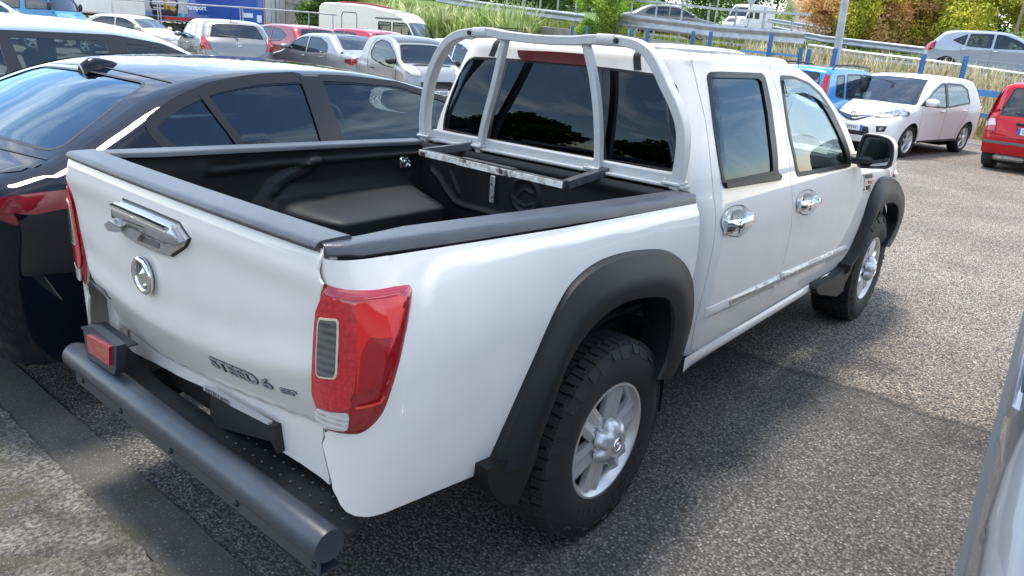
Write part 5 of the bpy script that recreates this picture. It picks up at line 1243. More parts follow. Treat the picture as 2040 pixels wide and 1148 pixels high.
g.glass_side([[(-.62, .985), (-.60, 1.41), (-.88, 1.40), (-1.15, 1.365), (-1.36, 1.30), (-1.51, 1.225), (-1.49, 1.17), (-1.33, 1.0)]], r=.05, frame=.045)
g.on_side('door_pillar', [(-.64, .98), (-.48, .98), (-.48, 1.41), (-.62, 1.415)], plain((.008, .008, .009), .2, name='gloss_black'), .004, .004)
g.on_side('quarter_divider', [(-1.08, 1.0), (-1.03, 1.0), (-1.19, 1.345), (-1.23, 1.335)], M_seal, .003, .003)
for x in ([(1.12, .98), (1.05, .3)], [(-.55, .985), (-.52, .30)], [(-1.38, 1.0), (-1.15, .80), (-1.0, .6), (-.88, .35)]): g.seam(x)
g.build(interior=(-1.5, .85), seats=[.0, -.95]); g.mirror(1.02, 1.0)
g.seam_top([(8.25, -.82), (8.3, 0), (8.25, .82)], .012); g.seam_top([(5.9, -.85), (5.75, 0), (5.9, .85)], .010)
g.seam_top([(5.75, -.86), (5.2, -.88), (4.6, -.84), (3.2, -.82), (2.8, -.7)], .010)
for sg in (-1, 1):
    tl = part('tail_light', g.o)
    g.on_top('red_lens', [(a, sg*b_) for a, b_ in [(3.40, .45), (3.22, .995), (3.54, .995), (3.57, .9), (3.56, .6), (3.52, .46)]], plain((.20, .008, .018), .08, coat=1, name='deep_red_lens'), .010, .014, r=.02, parent=tl, dome=(.012, .03))
    g.on_top('lens_rim', [(a, sg*b_) for a, b_ in [(3.34, .43), (3.15, .995), (3.60, .995), (3.63, .9), (3.58, .6), (3.46, .38)]], plain((.10, .02, .03), .1, coat=1, name='smoky_rim'), .004, .01, r=.02, parent=tl)
g.on_side('tail_light_wrap', [(-1.78, .98), (-1.86, 1.005), (-2.0, 1.01), (-2.16, 1.005), (-2.18, .96), (-2.05, .93), (-1.88, .945)], plain((.20, .008, .018), .08, coat=1, name='deep_red_lens'), .008, .012, r=.02, sides=(0,), dome=(.010, .02))
fx, fz = -1.36, 1.385; b = MB(); V = []; F = []; secs = [(-.02, .034, .050), (.02, .040, .072), (.07, .036, .066), (.13, .026, .045), (.18, .012, .015), (.21, .002, .002)]
for dx, hw_, h in secs:
    for t in range(9): a = PI*t/8; V.append((fx+dx, hw_*math.cos(a), fz-.015+dx*.16+h*math.sin(a)**.8 if 0 < t < 8 else fz-.02+dx*.16))
F = [(i*9+j, i*9+j+1, (i+1)*9+j+1, (i+1)*9+j) for i in range(5) for j in range(8)]+[tuple(range(9))]
b.add(V, F).build('shark_fin_aerial', paint((.004, .005, .008)), g.o, ang=70)
# ---------------------------------------------------------------- pale blue estate beyond it
EP = [(-2.15, .32), (-2.24, .52), (-2.22, .85), (-2.12, 1.05), (-1.92, 1.32), (-1.75, 1.46), (-1.3, 1.525), (-.4, 1.55), (.25, 1.52), (.72, 1.38), (1.30, 1.06), (1.60, .98), (2.0, .87), (2.22, .70), (2.26, .48), (2.2, .30)]
w_ = Car('parked_estate', 'pale silver blue estate car behind the dark blue saloon, black window frames', (.75, 5.6, 0), math.radians(0), sc(EP, 1, 1.025), 1.82, 1.02, 1.59, -1.32, 1.40, R=.32, col=(.50, .58, .62), metal=.1, tumble=.22, rim=.22, step=.06, gl=glass((.5, .56, .55), 1.0))
w_.glass_top('windscreen', 9.1, 10.0, .80, .88); w_.glass_top('rear_window', 3.3, 4.8, .80, .74)
WW = [[(1.12, 1.03), (.78, 1.25), (.42, 1.385), (.18, 1.41), (.24, 1.02)], [(.06, 1.02), (.02, 1.425), (-.68, 1.425), (-.62, 1.02)], [(-.74, 1.02), (-.76, 1.425), (-1.25, 1.42), (-1.62, 1.36), (-1.74, 1.04)]]
for k in (0, 1): patch('window_frame', w_.sides[k], rounded([(1.32, 1.0), (.95, 1.24), (.5, 1.42), (.1, 1.475), (-1.2, 1.475), (-1.55, 1.44), (-1.85, 1.2), (-1.9, .98)], .05), plain((.025, .026, .03), .3, name='black_frame'), w_.o, holes=[rounded(p, .03, 3) for p in WW], step=.06, off=.003, thick=0)
w_.glass_side(WW, r=.03, frame=.0)
w_.build(); w_.mirror(1.05, 1.02); w_.handles([(.28, .92), (-.85, .93)])
for sg in (-1, 1):
    w_.on_top('tail_light', [(2.1, sg*.70), (2.1, sg*.99), (3.1, sg*.99), (3.1, sg*.74)], M_red, .008, .01)
strip('roof_gutter', w_.top, w_.tp([(5.6, -.77), (7, -.77), (8.8, -.78)]), .012, M_seal, w_.o, off=.003); strip('roof_gutter', w_.top, w_.tp([(5.6, .77), (7, .77), (8.8, .78)]), .012, M_seal, w_.o, off=.003)
# ---------------------------------------------------------------- silver car at the bottom right edge
NP = [(-2.10, .34), (-2.18, .50), (-2.16, .80), (-2.08, .99), (-1.90, 1.03), (-1.6, 1.06), (-1.35, 1.12), (-.85, 1.36), (-.4, 1.42), (.2, 1.42), (.60, 1.33), (1.12, 1.04), (1.4, .96), (1.9, .84), (2.15, .68), (2.2, .48), (2.15, .30)]
n_c = Car('parked_car', 'silver car at the bottom right edge, close to the photographer, dusty flank', (.95, -2.755, 0), math.radians(3.1), NP, 1.80, .95, 1.42, -1.3, 1.36, R=.32, col=(.15, .16, .17), metal=.3, tumble=.22, step=.05, rim=.21)
n_c.glass_top('windscreen', 10.1, 11.0, .80, .88); n_c.glass_top('rear_window', 6.1, 7.35, .80, .70)
n_c.glass_side([[(1.0, .99), (.62, 1.18), (.32, 1.28), (.02, 1.31), (0, .96)], [(-.08, .96), (-.06, 1.31), (-.55, 1.30), (-.95, 1.16), (-1.0, 1.0)]])
n_c.on_side('side_moulding', [(-2.0, .76), (1.95, .76), (1.95, .84), (-2.0, .84)], plain((.035, .04, .045), .5, name='grey_moulding'), .014, .014)
for x in ([(1.05, .93), (.95, .3)], [(-.04, .93), (-.04, .3)], [(-.98, .98), (-.95, .7), (-.80, .3)]): n_c.seam(x)
n_c.build()
n_c.on_side('belt_strip', [(-1.05, .955), (1.02, .955), (1.02, .98), (-1.05, .98)], M_silver, .008, .01)
for sg in (-1, 1): n_c.on_top('tail_light', [(2.0, sg*.62), (2.0, sg*.99), (2.9, sg*.99), (2.9, sg*.66)], M_red, .008, .01)
# ================================================================ ground
def ground_mat(name, base, tan, seam=False):
    m, t, b = new_mat(name); N_ = t.nodes.new; L_ = t.links.new
    n1, r1 = noise_chain(t, 70, .38, .62, 3, 'Object', .6); n2, r2 = noise_chain(t, 1.1, .35, .7, 5); n3, r3 = noise_chain(t, 170, .60, .66, 2)
    v = N_('ShaderNodeTexVoronoi'); v.inputs['Scale'].default_value = 95; tc_ = N_('ShaderNodeTexCoord'); L_(tc_.outputs['Object'], v.inputs['Vector'])
    vr = N_('ShaderNodeValToRGB'); vr.color_ramp.elements[0].position = .15; vr.color_ramp.elements[1].position = .75; L_(v.outputs['Distance'], vr.inputs[0])
    sx = N_('ShaderNodeSeparateXYZ'); L_(tc_.outputs['Object'], sx.inputs[0])
    # old and new surfacing meet along a joint across the lot
    ja = N_('ShaderNodeMath'); ja.operation = 'MULTIPLY_ADD'; n4, r4 = noise_chain(t, 2.2, .2, .8, 6); L_(n4.outputs['Fac'], ja.inputs[0]); ja.inputs[1].default_value = .22; L_(sx.outputs[0], ja.inputs[2])
    jr = N_('ShaderNodeMapRange'); jr.inputs['From Min'].default_value = 2.06; jr.inputs['From Max'].default_value = 2.18; jr.interpolation_type = 'SMOOTHSTEP'; L_(ja.outputs[0], jr.inputs['Value'])
    grad = N_('ShaderNodeMapRange'); grad.inputs['From Min'].default_value = 2.0; grad.inputs['From Max'].default_value = 5.0; L_(sx.outputs[0], grad.inputs['Value'])
    tanc = mixc(t, grad.outputs[0], [c*.78 for c in tan], tan)
    base_c = mixc(t, jr.outputs[0], base, tanc)
    # voronoi stones: each cell its own grey
    vc = N_('ShaderNodeTexVoronoi'); vc.inputs['Scale'].default_value = 95; L_(tc_.outputs['Object'], vc.inputs['Vector']); sepc = N_('ShaderNodeSeparateColor'); L_(vc.outputs['Color'], sepc.inputs[0])
    cr_ = N_('ShaderNodeValToRGB'); e = cr_.color_ramp.elements; e[0].position = 0; e[0].color = (.55, .55, .56, 1); e[1].position = 1; e[1].color = (2.0, 1.95, 1.85, 1)
    e2 = cr_.color_ramp.elements.new(.55); e2.color = (.85, .84, .83, 1); e3 = cr_.color_ramp.elements.new(.9); e3.color = (1.35, 1.32, 1.26, 1); L_(sepc.outputs[0], cr_.inputs[0])
    mu = N_('ShaderNodeMix'); mu.data_type = 'RGBA'; mu.blend_type = 'MULTIPLY'; mu.inputs['Factor'].default_value = 1; L_(base_c, mu.inputs['A']); L_(cr_.outputs[0], mu.inputs['B'])
    dk = mixc(t, vr.outputs[0], mu.outputs['Result'], [c*.25 for c in base])
    mu2 = N_('ShaderNodeMix'); mu2.data_type = 'RGBA'; mu2.blend_type = 'MULTIPLY'; mu2.inputs['Factor'].default_value = .75; L_(dk, mu2.inputs['A']); 
    c3 = N_('ShaderNodeValToRGB'); c3.color_ramp.elements[0].color = (.72, .70, .68, 1); c3.color_ramp.elements[1].color = (1.18, 1.17, 1.15, 1); c3.color_ramp.elements[0].position = .3; c3.color_ramp.elements[1].position = .7; L_(n2.outputs['Fac'], c3.inputs[0]); L_(c3.outputs[0], mu2.inputs['B'])
    # dark ragged crack line and oil stain along the joint
    dj = N_('ShaderNodeMath'); dj.operation = 'SUBTRACT'; L_(ja.outputs[0], dj.inputs[0]); dj.inputs[1].default_value = 2.10; ab = N_('ShaderNodeMath'); ab.operation = 'ABSOLUTE'; L_(dj.outputs[0], ab.inputs[0])
    cl = N_('ShaderNodeMapRange'); cl.inputs['From Min'].default_value = .004; cl.inputs['From Max'].default_value = .05; cl.inputs['To Min'].default_value = .62; cl.inputs['To Max'].default_value = 0; L_(ab.outputs[0], cl.inputs['Value'])
    st = N_('ShaderNodeMapRange'); st.inputs['From Min'].default_value = 0; st.inputs['From Max'].default_value = .45; st.inputs['To Min'].default_value = .45; st.inputs['To Max'].default_value = 0; 
    d2 = N_('ShaderNodeMath'); d2.operation = 'SUBTRACT'; L_(ja.outputs[0], d2.inputs[0]); d2.inputs[1].default_value = 1.93; a2 = N_('ShaderNodeMath'); a2.operation = 'ABSOLUTE'; L_(d2.outputs[0], a2.inputs[0]); L_(a2.outputs[0], st.inputs['Value'])
    stn = N_('ShaderNodeMath'); stn.operation = 'MULTIPLY'; L_(st.outputs[0], stn.inputs[0]); n5, r5 = noise_chain(t, 3.5, .42, .62, 5); L_(r5.outputs[0], stn.inputs[1])
    mxm = N_('ShaderNodeMath'); mxm.operation = 'MAXIMUM'; L_(cl.outputs[0], mxm.inputs[0]); L_(stn.outputs[0], mxm.inputs[1])
    if not seam: mxm.inputs[0].default_value = 0
    fin = mixc(t, mxm.outputs[0] if seam else 0.0, mu2.outputs['Result'], (.018, .016, .016))
    L_(fin, b.inputs['Base Color']); b.inputs['Roughness'].default_value = .85; b.inputs['Specular IOR Level'].default_value = .3
    hh = N_('ShaderNodeMath'); hh.operation = 'MULTIPLY'; hh.inputs[1].default_value = -1; L_(v.outputs['Distance'], hh.inputs[0]); bump(t, b, hh.outputs[0], .7, .005); return m
M_asph = ground_mat('asphalt', (.205, .196, .185), (.47, .405, .335), True)
V = []; F = []; xs = [-200, -80, -30, -10, -5, 0, 5, 10, 12, 14, 16, 18, 20, 24, 28, 32, 36, 40, 50, 80, 400]; 
for x in xs:
    for y in [-200, -60, -20, -8, -4, 0, 4, 8, 12, 16, 20, 24, 28, 32, 40, 60, 100, 400]:
        V.append((x, y, gz(x, y) if abs(x) < 60 and abs(y) < 60 else gz(min(x, 60), min(y, 60))))
ny = 18; F = [(i*ny+j, (i+1)*ny+j, (i+1)*ny+j+1, i*ny+j+1) for i in range(len(xs)-1) for j in range(ny-1)]
setp(mesh('ground', V, F, M_asph), kind='structure')
# rough concrete apron with a smooth gutter strip behind the pickup
def conc(name, c0, c1, sc_, rough_=True):
    m, t, b = new_mat(name); n1, r1 = noise_chain(t, sc_, .35, .65, 8, rough=.65); n2, r2 = noise_chain(t, 60, .38, .60, 4); n3, r3 = noise_chain(t, 3, .50, .66, 7); n4, r4 = noise_chain(t, 150, .62, .68, 2)
    a = mixc(t, r1.outputs[0], c0, c1); k = t.nodes.new('ShaderNodeMath'); k.operation = 'MULTIPLY'; k.inputs[1].default_value = .8; t.links.new(r2.outputs[0], k.inputs[0]); a = mixc(t, k.outputs[0], a, [c*.42 for c in c0]) if rough_ else a
    a = mixc(t, r3.outputs[0], a, (.055, .05, .028)); k4 = t.nodes.new('ShaderNodeMath'); k4.operation = 'MULTIPLY'; k4.inputs[1].default_value = .35; t.links.new(r4.outputs[0], k4.inputs[0]); a = mixc(t, k4.outputs[0], a, (.45, .43, .38)); t.links.new(a, b.inputs['Base Color']); b.inputs['Roughness'].default_value = .9
    bump(t, b, n2.outputs['Fac'], .9 if rough_ else .25, .008 if rough_ else .003); return m
m_c1 = conc('rough_concrete', (.05, .046, .040), (.23, .215, .185), 7); m_c2 = conc('smooth_concrete', (.055, .05, .044), (.105, .098, .086), 3, False)
def slab(name, x0, x1, y0, y1, z, mat, jag=0, n=80):
    b = MB(); V = []; rr = random.Random(3); 
    xa = [x1+(rr.uniform(-jag, jag)) for _ in range(n+1)]
    for i in range(n+1):
        y = y0+(y1-y0)*i/n; V += [(x0, y, z), (xa[i], y, z), (xa[i]+.004, y, .0)]
    b.add(V, [(3*i, 3*i+1, 3*i+4, 3*i+3) for i in range(n)]+[(3*i+1, 3*i+2, 3*i+5, 3*i+4) for i in range(n)]); return setp(b.build(name, mat, None, False), kind='structure')
slab('concrete_apron', -14, -1.19, -4, 9, .018, m_c1, .006, 400)
slab('concrete_gutter', -1.188, -1.0, -4, 9, .010, m_c2, .003)
b = MB(); rr = random.Random(5)
for k in range(1300):
    x, y = rr.uniform(-1.9, 3.2), rr.uniform(-1.95, 1.6); 
    if x < -1.2 and rr.random() < .5: continue
    s_ = rr.uniform(.0015, .0042); b.add([Vector((x, y, .0))+Vector(v)*s_ for v in ((1.4, 0, 0), (0, 1, 0), (-1, .2, 0), (0, -1.1, 0), (.1, 0, 1))], [(0, 1, 4), (1, 2, 4), (2, 3, 4), (3, 0, 4)])
setp(b.build('gravel', plain((.30, .28, .25), .9, var=.5, vs_=30, name='stone_chips'), None, False), kind='stuff')
# ================================================================ foliage helpers
def leafmat(name, cols, rough=.55, scale=1.2):
    m, t, b = new_mat(name); n, r = noise_chain(t, scale, .3, .7, 4); e = r.color_ramp.elements
    e[0].color = (*cols[0], 1); e[1].color = (*cols[-1], 1)
    for i, c in enumerate(cols[1:-1]): q = e.new(.3+.4*(i+1)/(len(cols)-1)); q.color = (*c, 1)
    g_ = t.nodes.new('ShaderNodeNewGeometry')
    mu = t.nodes.new('ShaderNodeMapRange'); mu.inputs['To Min'].default_value = .55; mu.inputs['To Max'].default_value = 1.5; t.links.new(g_.outputs['Random Per Island'], mu.inputs['Value'])
    sc2 = t.nodes.new('ShaderNodeVectorMath'); sc2.operation = 'SCALE'; t.links.new(r.outputs[0], sc2.inputs[0]); t.links.new(mu.outputs[0], sc2.inputs['Scale'])
    t.links.new(sc2.outputs[0], b.inputs['Base Color']); b.inputs['Roughness'].default_value = rough; b.inputs['Specular IOR Level'].default_value = .3
    tl = t.nodes.new('ShaderNodeBsdfTranslucent'); t.links.new(sc2.outputs[0], tl.inputs[0]); ms = t.nodes.new('ShaderNodeMixShader'); ms.inputs[0].default_value = .5; o_ = t.nodes['Material Output']; t.links.new(b.outputs[0], ms.inputs[1]); t.links.new(tl.outputs[0], ms.inputs[2]); t.links.new(ms.outputs[0], o_.inputs[0]); return m
def leaves(name, mat, parent, C, s0, s1, aspect=.5, up=.2):   # C: (n,3) leaf centres
    n = len(C); a = rng.normal(size=(n, 3)); a /= np.linalg.norm(a, axis=1)[:, None]; a[:, 2] = a[:, 2]*.8-.1
    bvec = rng.normal(size=(n, 3)); bvec -= a*(bvec*a).sum(1)[:, None]; bvec /= np.linalg.norm(bvec, axis=1)[:, None]
    s = rng.uniform(s0, s1, n)[:, None]; A = a*s; B_ = bvec*s*aspect
    V = np.stack([C-A*.5, C+B_*.5, C+A*.5, C-B_*.5], 1).reshape(-1, 3)
    me = bpy.data.meshes.new(name); me.vertices.add(4*n); me.vertices.foreach_set('co', V.ravel()); me.loops.add(4*n); me.loops.foreach_set('vertex_index', np.arange(4*n)); me.polygons.add(n); me.polygons.foreach_set('loop_start', np.arange(0, 4*n, 4)); me.polygons.foreach_set('loop_total', np.full(n, 4)); me.update(); me.materials.append(mat)
    o = bpy.data.objects.new(name, me); COL.objects.link(o)
    if parent: o.parent = parent
    return o
def crown_pts(n, blobs, shell=.55):
    P = []; w = np.array([b_[3]*b_[4]*b_[5] for b_ in blobs]); w = w/w.sum()
    for b_, k in zip(blobs, (w*n).astype(int)):
        d = rng.normal(size=(k, 3)); d /= np.linalg.norm(d, axis=1)[:, None]; r_ = rng.uniform(shell**3, 1, k)**(1/3)*(1+.16*np.sin(d[:, 0]*7+b_[0])*np.sin(d[:, 1]*6+b_[1])*np.sin(d[:, 2]*5+b_[2]))
        P.append(np.array(b_[:3])+d*r_[:, None]*np.array(b_[3:6]))
    return np.concatenate(P)
def tree(name, label, cat, base, blobs, nleaf, ls, mat, trunk=.12, th=2., group=None, shell=.5, trunkmat=None):
    t = thing(name, label, cat, base, 0, group); tm = trunkmat or plain((.12, .095, .07), .9, bs=30, bstr=.6, var=.3, vs_=8, name='bark')
    b = MB(); top = Vector((0, 0, th)); b.tube([(0, 0, -.1), (.03, .02, th*.4), (0, .03, th)], [trunk, trunk*.8, trunk*.55], 8)
    for q in blobs: b.tube([(0, .02, th*.55), (q[0]*.5, q[1]*.5, (th*.6+q[2])*.5), (q[0], q[1], q[2])], [trunk*.5, trunk*.3, trunk*.1], 5)
    b.build('trunk', tm, t)
    sub = []
    for q in blobs:                          # break every lobe into clumps
        for k in range(7):
            d = rng.normal(size=3); d /= np.linalg.norm(d); sub.append((q[0]+d[0]*q[3]*.62, q[1]+d[1]*q[4]*.62, q[2]+d[2]*q[5]*.62, q[3]*.48, q[4]*.48, q[5]*.45))
    leaves('crown', mat, t, crown_pts(nleaf, sub, shell), ls*.6, ls*1.3); return t
G1 = leafmat('leaf_green', [(.05, .10, .015), (.12, .21, .03), (.22, .32, .05)]); G2 = leafmat('leaf_dark', [(.02, .05, .012), (.05, .11, .02), (.09, .17, .03)])
G3 = leafmat('leaf_bright', [(.14, .26, .035), (.28, .42, .06), (.42, .55, .10)]); G4 = leafmat('leaf_yellow', [(.32, .38, .05), (.62, .62, .10), (.85, .66, .14)], scale=.8); G5 = leafmat('leaf_russet', [(.50, .40, .12), (.74, .48, .22), (.80, .54, .34)], scale=.9)
G6 = leafmat('reed', [(.22, .32, .08), (.42, .50, .18), (.66, .64, .38)]); G7 = leafmat('dry_grass', [(.22, .18, .07), (.46, .38, .17), (.62, .54, .30)]); G8 = leafmat('turf', [(.08, .17, .02), (.16, .27, .03), (.24, .34, .05)], scale=.6)
def P3(px, py, t): return at_depth(px, py, t)
# ================================================================ raised road behind a retaining wall
M_conc = plain((.30, .275, .23), .9, var=.25, vs_=2.5, bs=25, bstr=.5, name='old_concrete'); M_galv = plain((.36, .38, .40), .42, .6, var=.2, vs_=4, name='galvanised_steel'); M_blue = plain((.06, .21, .44), .45, name='blue_paint', var=.15, vs_=6)
M_road = plain((.115, .115, .118), .9, var=.12, vs_=1.5, name='road_grey'); M_turf = plain((.11, .17, .03), .95, var=.4, vs_=3, name='turf_green')
# wall top line seen in the photo, with distances
WL = [P3(560, -16, 50), P3(700, 6, 43), P3(850, 24, 39), P3(1000, 43, 35.5), P3(1240, 70, 31), P3(1400, 91, 29.5), P3(1480, 101, 28.8)]
WL2 = WL+[P3(1600, 115, 28), P3(1700, 128, 27.3), P3(1850, 148, 26.5), P3(1990, 168, 26), P3(2250, 205, 25.5)]
def back(p, d, dz=0): r_ = Vector((p.x-CP.x, p.y-CP.y, 0)).normalized(); return Vector((p.x, p.y, p.z+dz))+r_*d
def ribbon(rows): 
    V = [v for r_ in rows for v in r_]; n = len(rows[0]); return V, [(i*n+j, (i+1)*n+j, (i+1)*n+j+1, i*n+j+1) for i in range(len(rows)-1) for j in range(n-1)]
V, F = ribbon([[Vector((p.x, p.y, -.2)), Vector((p.x, p.y, p.z-.55)), back(p, -.12, -.55), back(p, -.12, -.02), back(p, -.10, 0), back(p, .22, 0), back(p, .22, -.6)] for p in WL])
rw_ = mesh('retaining_wall', V, F, M_conc, None, False); setp(rw_, 'long weathered concrete retaining wall with a beam cap carrying the raised road', 'retaining wall')
# ground behind: verge, road, far verge
rd_ = {700: 40, 850: 36, 1000: 32, 1240: 27.5}
V, F = ribbon([[back(p, .22, -.03), back(p, 1.3, .02)] for p in WL2]); setp(mesh('grass_verge', V, F, M_turf, None, True), kind='structure')
RBK = [(10.5, .06)]*5+[(52, 1.6)]*3+[(10.5, .06)]*4
V, F = ribbon([[back(p, 1.3, .03), back(p, r_[0], r_[1])] for p, r_ in zip(WL2, RBK)]); V = [Vector((v.x, v.y, v.z)) for v in V]; setp(mesh('raised_road', V, F, M_road, None, True), kind='structure')
V, F = ribbon([[back(p, r_[0], r_[1]-.02), back(p, r_[0]+3.5, r_[1]+.4), back(p, r_[0]+20, r_[1]+1.5), back(p, 105, 6.2)] for p, r_ in zip(WL2, RBK)]); setp(mesh('far_verge', V, F, M_turf, None, True), kind='structure')
V, F = ribbon([[back(p, 1.5, .042), back(p, 1.65, .044)] for p in WL2]+[]); setp(mesh('road_edge_line', V, F, plain((.7, .7, .66), .8, name='line_white'), None, True), kind='structure')
# slope of dry grass down to the lot on the right
RB = WL2[6:]
V, F = ribbon([[Vector((back(p, -3.6).x, back(p, -3.6).y, .01)), back(p, -2.2, -p.z*.62), back(p, -.8, -p.z*.2), back(p, .25, -.02)] for p in RB]); setp(mesh('dry_bank', V, F, plain((.34, .29, .13), .95, var=.4, vs_=4, name='dry_soil'), None, True), kind='structure')
def blades(name, mat, roots, h0, h1, w, lean=.35, kind='stuff', seg=2, label=None, cat=None):
    n = len(roots); V = []; F = []
    ph = rng.uniform(0, 2*PI, n); hh = rng.uniform(h0, h1, n); le = rng.uniform(0, lean, n)
    R_ = np.array(roots)
    px_ = np.stack([np.cos(ph), np.sin(ph), 0*ph], 1); sd = np.stack([-np.sin(ph+.6), np.cos(ph+.6), 0*ph], 1)*w
    a = R_-sd*.5; b_ = R_+sd*.5; m1 = R_+px_*(le*hh*.25)[:, None]+np.array([0, 0, 1])*(hh*.55)[:, None]; tip = R_+px_*(le*hh)[:, None]+np.array([0, 0, 1])*hh[:, None]
    Va = np.stack([a, b_, m1+sd*.4, m1-sd*.4, tip], 1).reshape(-1, 3); idx = np.arange(n)*5
    me = bpy.data.meshes.new(name); me.from_pydata(Va.tolist(), [], [q for i in idx for q in ((i, i+1, i+2, i+3), (i+3, i+2, i+4))]); me.materials.append(mat); o = bpy.data.objects.new(name, me); COL.objects.link(o); return setp(o, label, cat, None, kind)
def along(L_, n, d0, d1, dz=0):
    seg = [(b_-a).length for a, b_ in zip(L_, L_[1:])]; tot = sum(seg); o = []
    for _ in range(n):
        t = random.uniform(0, tot); k = 0
        while t > seg[k] and k < len(seg)-1: t -= seg[k]; k += 1
        p = L_[k].lerp(L_[k+1], t/seg[k]); o.append(tuple(back(p, random.uniform(d0, d1), dz)))
    return o
def on_bank(p0): return p0
rts = []
for _ in range(15000):
    k = random.uniform(0, len(RB)-1.001); i = int(k); p = RB[i].lerp(RB[i+1], k-i); d = random.uniform(-3.7, -.5); z = interp(d, [(-3.6, 0), (-2.2, p.z*.38), (-.8, p.z*.8), (.25, p.z)]); q = back(p, d); rts.append((q.x, q.y, z-.02))
blades('dry_grass', G7, rts, .25, .62, .022, .5)
b_ = [r for r in rts if random.random() < .28]; blades('oat_heads', leafmat('straw', [(.5, .42, .22), (.66, .6, .4)]), [(x, y, z+.3) for x, y, z in b_], .3, .55, .035, .5)
blades('verge_grass', G8, along(WL2, 9000, .2, 1.3, 0), .08, .22, .03, .6)
blades('far_grass', G8, along(WL2, 9000, 10.6, 16, .3), .2, .6, .07, .6)
blades('gutter_weeds', G7, along(WL2[:8], 1500, -.1, .2, -.02), .2, .6, .015, .7)
# reeds in front of the wall
rts = [tuple(Vector((back(p_, -random.uniform(.3, 1.8)).x, back(p_, -1).y, 0))) for p_ in [Vector(v) for v in along([P3(775, 30, 40.5), P3(900, 40, 37.5), P3(1065, 60, 33.5)], 800, 0, .1)]]
rts = [(x, y, .9+random.uniform(-.3, .4)) for x, y, z in rts]; blades('reeds', G6, rts, .8, 2.2, .08, .45); blades('reed_leaves', G6, [(x+random.uniform(-.2, .2), y, z+random.uniform(0, 1.2)) for x, y, z in rts], .4, 1.0, .12, 1.1)
# ---- guard rails
WSEC = [(0, -.155), (.05, -.135), (.07, -.105), (.07, -.075), (.01, -.03), (0, 0), (.01, .03), (.07, .075), (.07, .105), (.05, .135), (0, .155)]
def rail_(name, label, pts, posts, ptop=.25, pbot=1.0, bars=((0, 1),), toprail=None, ph=.0, group=None, postmat=None):
    t = thing(name, label, 'guard rail', tuple(pts[0]), 0, group); o0 = pts[0]; Pl = [p-o0 for p in pts]
    for dz, s_ in bars:
        V = []; F = []
        for i, p in enumerate(Pl):
            tn = (Pl[min(i+1, len(Pl)-1)]-Pl[max(i-1, 0)]); nrm = Vector((tn.y, -tn.x, 0)).normalized(); nrm = nrm if nrm.dot(CP-pts[0]) > 0 else -nrm
            V += [p+nrm*a+Vector((0, 0, c_*s_+dz)) for a, c_ in WSEC]
        n = len(WSEC); F = [(i*n+j, i*n+j+1, (i+1)*n+j+1, (i+1)*n+j) for i in range(len(Pl)-1) for j in range(n-1)]; MB().add(V, F).build('rail_beam', M_galv, t, ang=60)
    if toprail is not None:
        b = MB(); b.sweep([p+Vector((0, 0, toprail)) for p in Pl], [(-.04, -.07), (.04, -.07), (.04, .07), (-.04, .07)], (0, 0, 1)); b.build('top_rail', M_galv, t, ang=30)
    seg = [(b_-a).length for a, b_ in zip(Pl, Pl[1:])]; tot = sum(seg)
    for k in range(posts):
        q = tot*(k+.5)/posts; j = 0
        while q > seg[j] and j < len(seg)-1: q -= seg[j]; j += 1
        p = Pl[j].lerp(Pl[j+1], q/seg[j]); b = MB(); r_ = Vector((pts[0].x-CP.x, pts[0].y-CP.y, 0)).normalized()
        c_ = p+r_*.06; b.box(c_+Vector((0, 0, (ptop-pbot)/2)), (.10, .07, ptop+pbot), Matrix.Rotation(math.atan2(r_.y, r_.x), 3, 'Z')); b.build('post', M_galv, t, False)
    return t
rail_('guard_rail', 'double guard rail with tall posts on the wall left of the green bush', [P3(870, -3, 39.5), P3(960, 12, 37.4), P3(1060, 25, 35.2), P3(1165, 38, 33.2)], 9, .95, 1.3, ((0, 1.25),))
rail_('guard_rail', 'high guard rail with a top beam across the middle, in front of the grey saloon', [P3(1232, 40, 31), P3(1320, 50, 30.2), P3(1430, 64, 29.4), P3(1530, 72, 28.7), P3(1604, 78, 28.2)], 7, .95, .85, ((0, 1.6),), toprail=.78)
rail_('guard_rail', 'guard rail above the dry grass, in front of the silver hatchback on the road', [P3(1610, 96, 28.1), P3(1700, 110, 27.4), P3(1850, 128, 26.6), P3(2000, 150, 26.0), P3(2250, 185, 25.6)], 8, .2, .9, ((0, .95),))
rail_('guard_rail', 'far guard rail along the other side of the raised road, below the yellow bushes', [P3(1540, 58, 41), P3(1640, 78, 38.5), P3(1760, 92, 36.5), P3(1860, 104, 35.5), P3(2000, 122, 35), P3(2250, 150, 34)], 8, .15, .7, ((0, 1),))
rail_('guard_rail', 'faint far guard rail beside the white van', [P3(1530, 40, 60), P3(1600, 52, 50), P3(1655, 62, 42)], 5, .1, .7, ((0, 1),))
